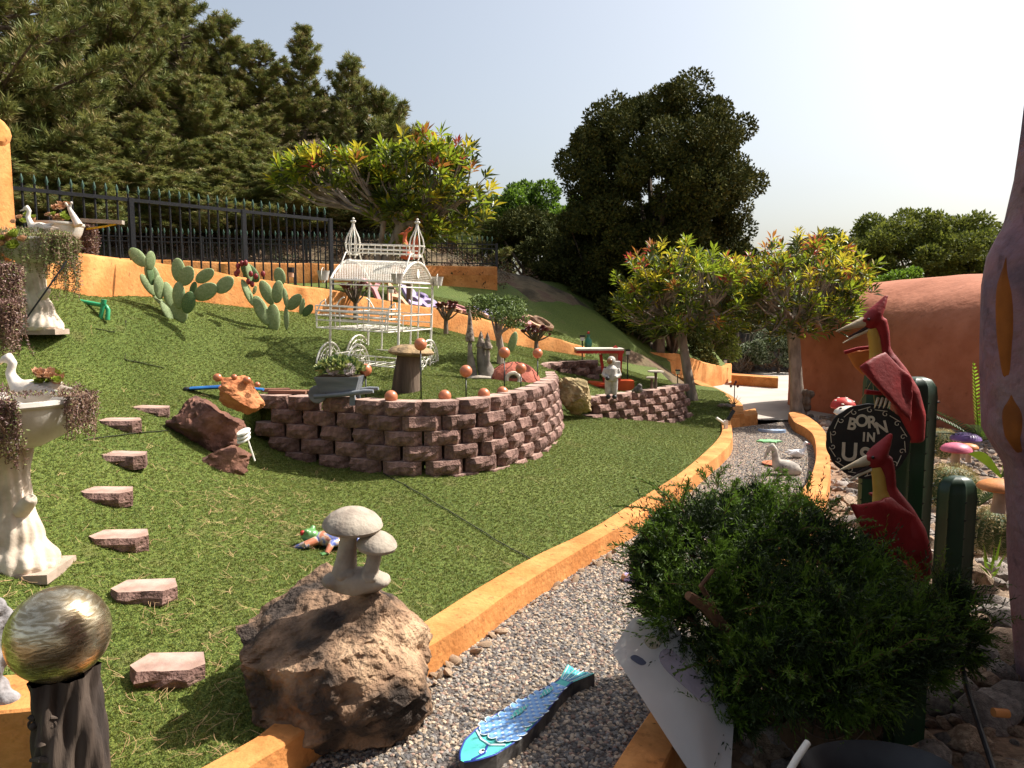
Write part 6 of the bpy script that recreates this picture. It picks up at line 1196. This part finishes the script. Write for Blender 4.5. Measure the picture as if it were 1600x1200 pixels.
prism([S(902, 596, .25), S(925, 598, .25), S(960, 600, .25), S(966, 595, .25), S(991, 595, .25), S(991, 606, .25), S(983, 611, .25), S(912, 613, .25)], .35).build('body', RO, t, world=True, smooth=False)
slab_('body_rail', S(925, 603, .27), S(966, 603, .27), .03, .02, RW)
for u in (918, 924, 930, 936): slab_('fringe', S(u, 552, .2), S(u+3, 552, .2), .02, .035, WCAP)
for u, lab_ in ((997, 'small dark grey figurine right of the red cart'),):
    f = P(u, 613, 11.0); mb = MB(); mb.ball((0, 0, .04), (.075, .05, .06), 10); mb.ball((.02, 0, .10), (.045, .04, .04), 10); mb.tube([(-.06, 0, .04), (-.1, 0, .01)], .02, 6); o = mb.build('figurine', M('figurine_grey', (.16, .14, .12), (.06, .055, .05), 20, .8, .5, 30), rm=.01); o.location = f; tag(o, lab_, 'statue')
for (u, v, r, h, lab_) in ((1024, 602, .135, .22, 'taller flat topped mushroom table behind the smaller block wall'), (1018, 603, .10, .13, 'lower mushroom stool beneath the taller one')):
    f = P(u, v, 11.6 if h > .2 else 11.9); t = thing('mushroom_table', lab_, 'garden ornament', f); MB().tube([(0, 0, -.05), (.005, 0, h*.5), (0, 0, h)], [.03, .022, .025], 8, jit=.1).build('stem', WOODD, t); MB().lathe([(.03, -.01), (r, 0), (r*.97, .02), (r*.6, .03), (0, .032)], 18, (0, 0, h)).build('top', CONCR, t)
# path lights
def plight(u, v, D, ph, lab_, big=1.0):
    f = P(u, v, D); t = thing('path_light', lab_, 'path light', f, group='small path lights'); MB().tube([(0, 0, -ph), (0, 0, 0)], .010*big, 6).build('stake', IRON, t); MB().box((0, 0, -.02*big), (.055*big, .055*big, .055*big)).build('lamp', M('lamp_white', (.72, .66, .56)), t, smooth=False); MB().box((0, 0, .018*big), (.075*big, .075*big, .022*big)).build('cap', IRON, t, smooth=False)
for a_ in [(883, 519, 15.6, .25, 'tiny path light on the shaded turf, leftmost of the row', .9), (935, 525, 16.2, .25, 'second tiny path light on the shaded bank', .9), (976, 530, 17, .25, 'third tiny path light on the shaded bank', .9), (1018, 535, 18, .25, 'fourth tiny path light on the shaded bank', .9), (732, 483, 12.2, .45, 'path light on a dark stake before the lawn letters', 1.3), (910, 527, 13.0, .5, 'lantern shaped path light left of the red canopy', 1.3), (981, 549, 13.2, .75, 'path light on a tall black stake right of the red canopy', 1.2), (1059, 580, 15.0, .3, 'path light just left of the left tree trunk', 1.2), (1119, 567, 20.5, .3, 'path light on the end of the orange drive wall', 1.6), (1133, 563, 22.5, .3, 'pale path light in the dry brush behind the drive wall', 1.6), (611, 452, 11.2, .5, 'path light seen between the carriage posts', 1.2)]: plight(*a_[:4], a_[4], a_[5])
t = thing('bollard_light', 'short dark bollard light with pale glass before the black fence', 'path light', P(455, 424, 10.9)); MB().tube([(0, 0, -.02), (0, 0, .06)], .05, 14).build('cap', IRON, t); MB().tube([(0, 0, -.09), (0, 0, -.02)], .045, 14).build('glass', LP, t); MB().tube([(.045, 0, -.45), (.045, 0, -.02)], .012, 8).build('pole', IRON, t)
t = thing('bottle_statue', 'small green glazed figure behind the red canopy', 'statue', P(919, 545, 12.6)); MB().lathe([(.05, 0), (.07, .08), (.06, .16), (.03, .2), (.035, .25), (0, .27)], 14).build('body', M('green_glaze', (.03, .15, .09), rough=.3), t); MB().ball((0, 0, .29), .025, 8).build('knob', RW, t)

# ------------------------------------------------------------------ THINGS ON THE GRAVEL
ha = Z(722, 1186, .085); ta = Z(908, 1042, .085); ax_ = (ta-ha); LF = ax_.length; t = thing('painted_fish', 'blue and turquoise painted wooden fish lying on the gravel path', 'garden ornament', Vector((ha.x, ha.y, 0)), math.atan2(ax_.y, ax_.x))
hw = lambda s: float(np.interp(s, [0, .04, .12, .28, .45, .62, .76, .84, .92, 1.0], [.012, .05, .092, .112, .098, .068, .04, .036, .062, .085]))
N_ = 40; ss = [k/N_ for k in range(N_+1)]; ol = [(s*LF, hw(s)) for s in ss]; tailn = [(LF*.965, 0)]; ol2 = ol + tailn + [(s*LF, -hw(s)) for s in ss[::-1]]
TEAL = M('fish_teal', (.10, .50, .44), (.07, .40, .38), 6, .45, .1, 30); BLUE = M('fish_blue', (.10, .24, .55), (.24, .44, .72), 30, .4, .1, 30); NAVY = M('fish_navy', (.02, .05, .30), rough=.4); FW = M('fish_white', (.68, .76, .80), (.55, .68, .76), 9, .45, 0); SIDE = M('fish_edge', (.12, .11, .10), (.04, .04, .045), 9, .8, .4, 20)
n = len(ol2); mb = MB(); mb.add([(x, y, .0) for x, y in ol2]+[(x, y, .075) for x, y in ol2], [(i, (i+1) % n, n+(i+1) % n, n+i)[::-1] for i in range(n)]); mb.build('edge', SIDE, t, smooth=False)
mb = MB(); mb.add([(x, y, .075) for x, y in ol2], [tuple(range(n))[::-1]]); mb.build('top', TEAL, t, smooth=False)
mb = MB(); mb.tube([(x, y*.96, .076) for x, y in ol[:N_-5]], .0045, 4); mb.tube([(x, -y*.96, .076) for x, y in ol[:N_-5]], .0045, 4); mb.build('outline', NAVY, t)
me1 = MB(); me1.add([(-.030*math.cos(a), .024*math.sin(a), 0) for a in np.linspace(-1.57, 1.57, 9)]+[(.012, .024, 0), (.012, -.024, 0)], [tuple(range(11))]); mw = me1.mesh('scale', FW, False)
me2 = MB(); me2.add([(-.024*math.cos(a), .019*math.sin(a), 0) for a in np.linspace(-1.57, 1.57, 9)]+[(.008, .018, 0), (.008, -.018, 0)], [tuple(range(11))]); mbk = me2.mesh('scale', BLUE, False)
for i in range(24):
    s = .22+i*.024
    for j in range(-4, 5):
        y = (j+(.5 if i % 2 else 0))*.047
        if abs(y) < hw(s)-.012 and not (abs(y-.012) < .02 and .36 < s < .7 and 0): put(mw, 'scale', (s*LF, y, .0785+.00025*(24-i)), parent=t); put(mbk, 'scale', (s*LF, y, .0800+.00025*(24-i)), parent=t)
for (s0, s1, y) in ((.36, .52, .012), (.60, .74, .004)):
    mb = MB(); mb.add([(s0*LF, y, .0895), ((s0+s1)/2*LF, y+.022, .0895), (s1*LF, y, .0895), ((s0+s1)/2*LF, y-.016, .0895)], [(0, 3, 2, 1)]); mb.build('fin', TEAL, t, smooth=False)
    for q_ in range(5): x = (s0+(s1-s0)*(q_+.7)/6)*LF; MB().tube([(x, y-.012, .090), (x+.02, y+.012, .090)], .0022, 4).build('fin_ray', FW, t)
for q_ in range(-3, 4): MB().tube([(LF*.84, q_*.008, .077), (LF*.985, q_*.024, .077)], .003, 4).build('tail_ray', FW if q_ % 2 else BLUE, t)
MB().tube([(LF*.20, -.085, .077), (LF*.16, -.03, .077), (LF*.17, .03, .077), (LF*.21, .09, .077)], .006, 5).build('gill', FW, t); MB().tube([(LF*.03, -.03, .077), (LF*.10, -.045, .077), (LF*.15, -.02, .077)], .005, 5).build('mouth_line', NAVY, t)
MB().ball((LF*.105, -.030, .077), (.020, .016, .004), 14).build('eye', FW, t); MB().ball((LF*.107, -.030, .080), (.009, .008, .003), 10).build('pupil', IRON, t)
swan('white duck figure with a red beak on the gravel near the right kerb', Z(1246, 716, .0), .62, 1, M('white_paint', (.82, .80, .78), (.72, .7, .68), 9, .5, .1, 30), .95, RED, 'duck_statue')
f = Z(1222, 742, 0); t = thing('goose_statue', 'weathered grey goose figure bending its head on the gravel behind the juniper', 'statue', f); GG = M('weathered_white', (.52, .47, .40), (.26, .23, .2), 9, .8, .5, 30)
mb = MB(); mb.ball((.06, 0, .09), (.20, .10, .10), 16, rot=Matrix.Rotation(.25, 3, 'Y')); mb.tube([(-.06, 0, .12), (-.09, 0, .22), (-.11, 0, .33), (-.14, 0, .37), (-.18, 0, .34)], [.07, .048, .04, .045, .03], 12); mb.build('body', GG, t, rm=.012); MB().tube([(-.17, 0, .35), (-.215, 0, .25), (-.23, 0, .20)], [.03, .02, .01], 8).build('beak', GG, t)
t = thing('clay_saucer', 'flat terracotta saucer on the gravel behind the grey goose', 'saucer', Z(1211, 727, .0)); MB().lathe([(0, 0), (.10, 0), (.17, .03), (.165, .035), (0, .015)], 28).build('dish', TERRA, t)
t = thing('whale_tile', 'flat blue and white whale shaped tile on the shaded gravel', 'tile', Z(1213, 676, .0)); GT = M('whale_blue', (.30, .42, .60), (.5, .56, .66), 7, .4, 0); prism([(-.16, 0, .05)], .1) if 0 else None
mb = MB(); w_ = [(-.02*k, .0) for k in range(1)]; pts = [(.16*math.cos(a), .09*math.sin(a)) for a in np.linspace(-2.6, 2.6, 18)]+[(-.22, .10), (-.27, .13), (-.20, .02)]; n = len(pts); mb.add([(x, y, 0) for x, y in pts]+[(x, y, .05) for x, y in pts], [tuple(range(n, 2*n))]+[(i, (i+1) % n, n+(i+1) % n, n+i) for i in range(n)]); mb.build('tile', GT, t, smooth=False)
t = thing('leaf_tile', 'pale green jagged tile lying on the gravel', 'tile', Z(1202, 691, .0)); mb = MB(); pts = [((.14+.05*(k % 2))*math.cos(k*.4488)*1.1, (.09+.04*(k % 2))*math.sin(k*.4488)) for k in range(14)]; n = 14; mb.add([(x, y, 0) for x, y in pts]+[(x, y, .03) for x, y in pts], [tuple(range(n, 2*n))]+[(i, (i+1) % n, n+(i+1) % n, n+i) for i in range(n)]); mb.build('tile', M('mint', (.28, .55, .28), (.2, .45, .2), 9, .4, 0), t, smooth=False)
f = Z(982, 908, .0); mb = MB(); mb.ball((0, 0, .03), (.06, .05, .035), 12); mb.ball((.06, .02, .035), (.04, .04, .03), 10); o = mb.build('painted_stone', M('lilac_glaze', (.42, .36, .62), (.5, .25, .12), 8, .3, .1, 20, lo=.45, hi=.5)); o.location = f; tag(o, 'lilac painted stone on the gravel at the left edge of the juniper', 'garden ornament')
f = P(1147, 633, 13.2); t = frondplant('aloe', 'aloe with a stalk of dark red buds beside the far kerb', f, [(.12*math.cos(a), .12*math.sin(a), .16+.05*math.sin(a*3), .02, 0) for a in np.linspace(0, 5.6, 9)], FRM, .0001, .03, 4); MB().tube([(0, 0, 0), (.0, 0, .26), (.0, 0, .42)], .009, 6).build('stalk', BARK, t)
for d in [(-.07, 0, .36), (.02, 0, .44), (.06, 0, .36), (0, 0, .40)]: MB().ball(d, (.024, .02, .028), 8).build('bud', AEO[0], t)
t = thing('garden_spotlight', 'white box shaped spotlight on the far end of the left kerb', 'garden light', P(1135, 668, 11.4)); MB().box((-.01, 0, 0), (.055, .05, .24)).build('post', WHITE, t, smooth=False); MB().tube([(-.17, 0, .16), (-.02, 0, .06)], .022, 8).build('lamp', WHITE, t); MB().tube([(.02, 0, .12), (.12, .02, .28)], .03, 8).build('lamp', IRONG, t)
t = thing('path_stones', 'loose tan stones around the aloe foot by the far kerb', 'rocks', f)
for i in range(9): put(rms[i % 8], 'stone', (random.uniform(-.35, .1), random.uniform(-.15, .1), .0), (0, 0, i), (.06, .06, .05), t)
# frosted sheet leaning in the bush, things under the bush
q_ = [P(955, 1018, 3.12), P(988, 966, 3.2), P(1045, 962, 3.2), P(1148, 1110, 2.9), P(1140, 1230, 2.62), P(1086, 1216, 2.65)]
FRO = M('frosted_plastic', (.78, .76, .74), (.66, .64, .62), 3, .3, .05, 20, trans=.6, spec=.5); 
lft = resample([q_[1], q_[0], q_[5]], 24); rgt = resample([q_[2], q_[3], q_[4]], 24); fnm = (q_[3]-q_[0]).cross(q_[5]-q_[0]).normalized(); fnm = fnm if fnm.y < 0 else -fnm
def sh(a, b, o_=0):
    i = min(22, int(b*23)); k = b*23-i; return lft[i].lerp(lft[i+1], k).lerp(rgt[i].lerp(rgt[i+1], k), a)+fnm*(.03*math.sin(a*3.14)*math.sin(b*3)+.006*math.sin(a*9+b*5)+o_)
mb = MB(); mb.surf(lambda a, b: sh(a, b), 14, 30); mb.surf(lambda a, b: sh(a, b, -.004), 14, 30); o = mb.build('frosted_sheet', FRO); tag(o, 'frosted white plastic sheet with faint prints leaning under the juniper', 'plastic sheet')
def onsheet(u, v): 
    n_ = (q_[1]-q_[0]).cross(q_[5]-q_[0]).normalized(); d = ray(u, v); c0 = Vector((0, 0, CAMZ)); s = (q_[0]-c0).dot(n_)/d.dot(n_); return c0+d*s*.999
def blob(c_, ra, rb, m_, tl=0): b_ = MB(); b_.surf(lambda s, q2: sh(c_[0]+ra*q2*math.cos(s*6.28)*(1+.25*math.sin(s*13))+tl*q2*math.sin(s*6.28), c_[1]+rb*q2*math.sin(s*6.28), .0015), 24, 5, closeu=True); b_.build('print', m_, o)
blob((.50, .18), .10, .05, M('faint_yellow', (.42, .34, .24))); blob((.66, .40), .17, .17, M('faint_mauve', (.33, .27, .30))); blob((.24, .30), .07, .035, M('faint_navy', (.10, .10, .14)))
SH = M('wicker', (.10, .065, .035), (.06, .036, .02), 9, .8, .5, 30); f = P(1292, 1185, 2.95); t = thing('wicker_shell', 'fan shaped wicker shell on the soil under the juniper', 'garden ornament', f)
fan_ = lambda a, b, o_=0: Vector((math.sin((a-.5)*2.3)*(.05+.21*b), -.03*b+o_+.05*abs(a-.5), .25-math.cos((a-.5)*2.3)*(.05+.21*b)+.004*math.cos(a*95)))
mb = MB(); mb.surf(lambda a, b: fan_(a, b), 60, 10); mb.build('fan', SH, t)
for b in (.1, .3, .5, .7): MB().tube([fan_(a, b, -.006) for a in np.linspace(0, 1, 16)], .003, 4).build('weave', BARK, t)
tag(MB().tube([P(1262, 1160, 2.55), P(1245, 1185, 2.5), P(1222, 1225, 2.45)], .013, 12).build('white_pipe', WHITE), 'white plastic pipe at the bottom edge under the juniper', 'pipe')
t = thing('black_tub', 'shallow black tub with a grey rim at the bottom edge under the juniper', 'tub', P(1372, 1215, 2.5)); mb = MB(); mb.lathe([(.22, -.08), (.27, .03), (.285, .035), (.28, .045), (.26, .03), (.2, -.05), (0, -.05)], 40, sx=1, sy=.6); mb.build('tub', M('black_plastic', (.03, .03, .032), (.05, .05, .052), 5, .5, .2, 20), t)
tag(MB().tube([P(1490, 985, 3.5), P(1512, 1080, 3.15), P(1560, 1225, 2.7)], .012, 8).build('black_rod', IRON), 'black rod leaning over the rocks at the bottom right', 'rod')
tag(MB().tube([P(1552, 1113, 3.0), P(1575, 1115, 3.0)], .02, 10).build('plastic_lid', OR2), 'orange plastic cap lying among the rocks by the purple foot', 'litter')

t = thing('garden_boards', 'brown boards lying on the lawn plateau left of the wheelbarrow planter', 'boards', P(452, 600, 7.9)); t.location.z = H(t.location.x, t.location.y)+.02; BRD = M('brown_board', (.22, .10, .06), (.14, .06, .04), 6, .8, .4, 20, sx=(.2, 1, 1))
for i, (x, y, a, l) in enumerate([(0, .02, .15, .42), (.02, -.13, .12, .40), (-.14, -.04, .5, .3)]): MB().box((x, y, .02+.012*i), (l, .12, .035), (0, .03, a)).build('board', BRD, t, smooth=False)
t = thing('turf_seam', 'dark open seams between strips of the artificial turf', 'seam', (0, 0, 0)); SEAM = M('seam_dark', (.03, .035, .012), (.02, .02, .01))
for pts in ([(600, 742), (650, 770), (700, 800), (760, 838), (830, 877)], [(196, 505), (196, 565)], [(196, 566), (225, 574), (258, 578)], [(150, 520), (178, 524)], [(130, 690), (200, 680), (262, 676)]):
    ps = [G(u, v, .012) for u, v in pts]; ps = [Vector((p.x+random.gauss(0, .004), p.y+random.gauss(0, .008), p.z)) for p in smooth(ps, 5)]; MB().tube(ps, .007, 5, flat=.6).build('seam', SEAM, t)
# ------------------------------------------------------------------ PINE NEEDLES on the turf
g = np.random.default_rng(21); Vn, Fn_ = [], []
pos = []
while len(pos) < 750:
    u, v = g.uniform(0, 900), g.uniform(600, 1200)
    if g.random() > (.35+.65*((v-600)/600))*(1 if u < 480 else .35): continue
    if g.random() < .28: u, v = 420+g.normal()*60, 835+g.normal()*22
    pos.append((u, v))
hs_ = [P(250, 1000, 3.6), P(400, 880, 4.6), P(160, 760, 5.0)]
for (u, v) in pos:
    d = ray(u, v); s = (.25-CAMZ)/d.z; x0, y0 = d.x*s+g.normal()*.3, d.y*s+g.normal()*.2
    if y0 > 8: continue
    if not inpoly(np.array([[x0, y0]]), LAWNP)[0]: continue
    pos_ = (x0, y0); a = g.uniform(0, 6.28)
    for k in range(g.integers(1, 4)):
        aa = a+g.normal()*.35; L_ = g.uniform(.05, .12); cv = g.normal()*.8; p = np.array([x0, y0]); w_ = .0008
        for j in range(4):
            dd = np.array([math.cos(aa), math.sin(aa)]); q2 = p+dd*L_/3; sd = np.array([-dd[1], dd[0]])*w_*(1 if j < 3 else .3)
            if j < 3: Vn += [(*(p-sd), j), (*(p+sd), j), (*(q2+sd), j+1), (*(q2-sd), j+1)]
            p = q2; aa += cv/3
Va = np.array(Vn); Va[:, 2] = np.concatenate([hz(c) for c in np.array_split(Va[:, :2], 8)])+.021+.004*Va[:, 2]
o = npmesh('fallen_needles', Va, np.arange(len(Va)).reshape(-1, 4), M('dry_needle', (.48, .32, .16), (.34, .2, .1), 9, .8, 0)); o['kind'] = 'stuff'
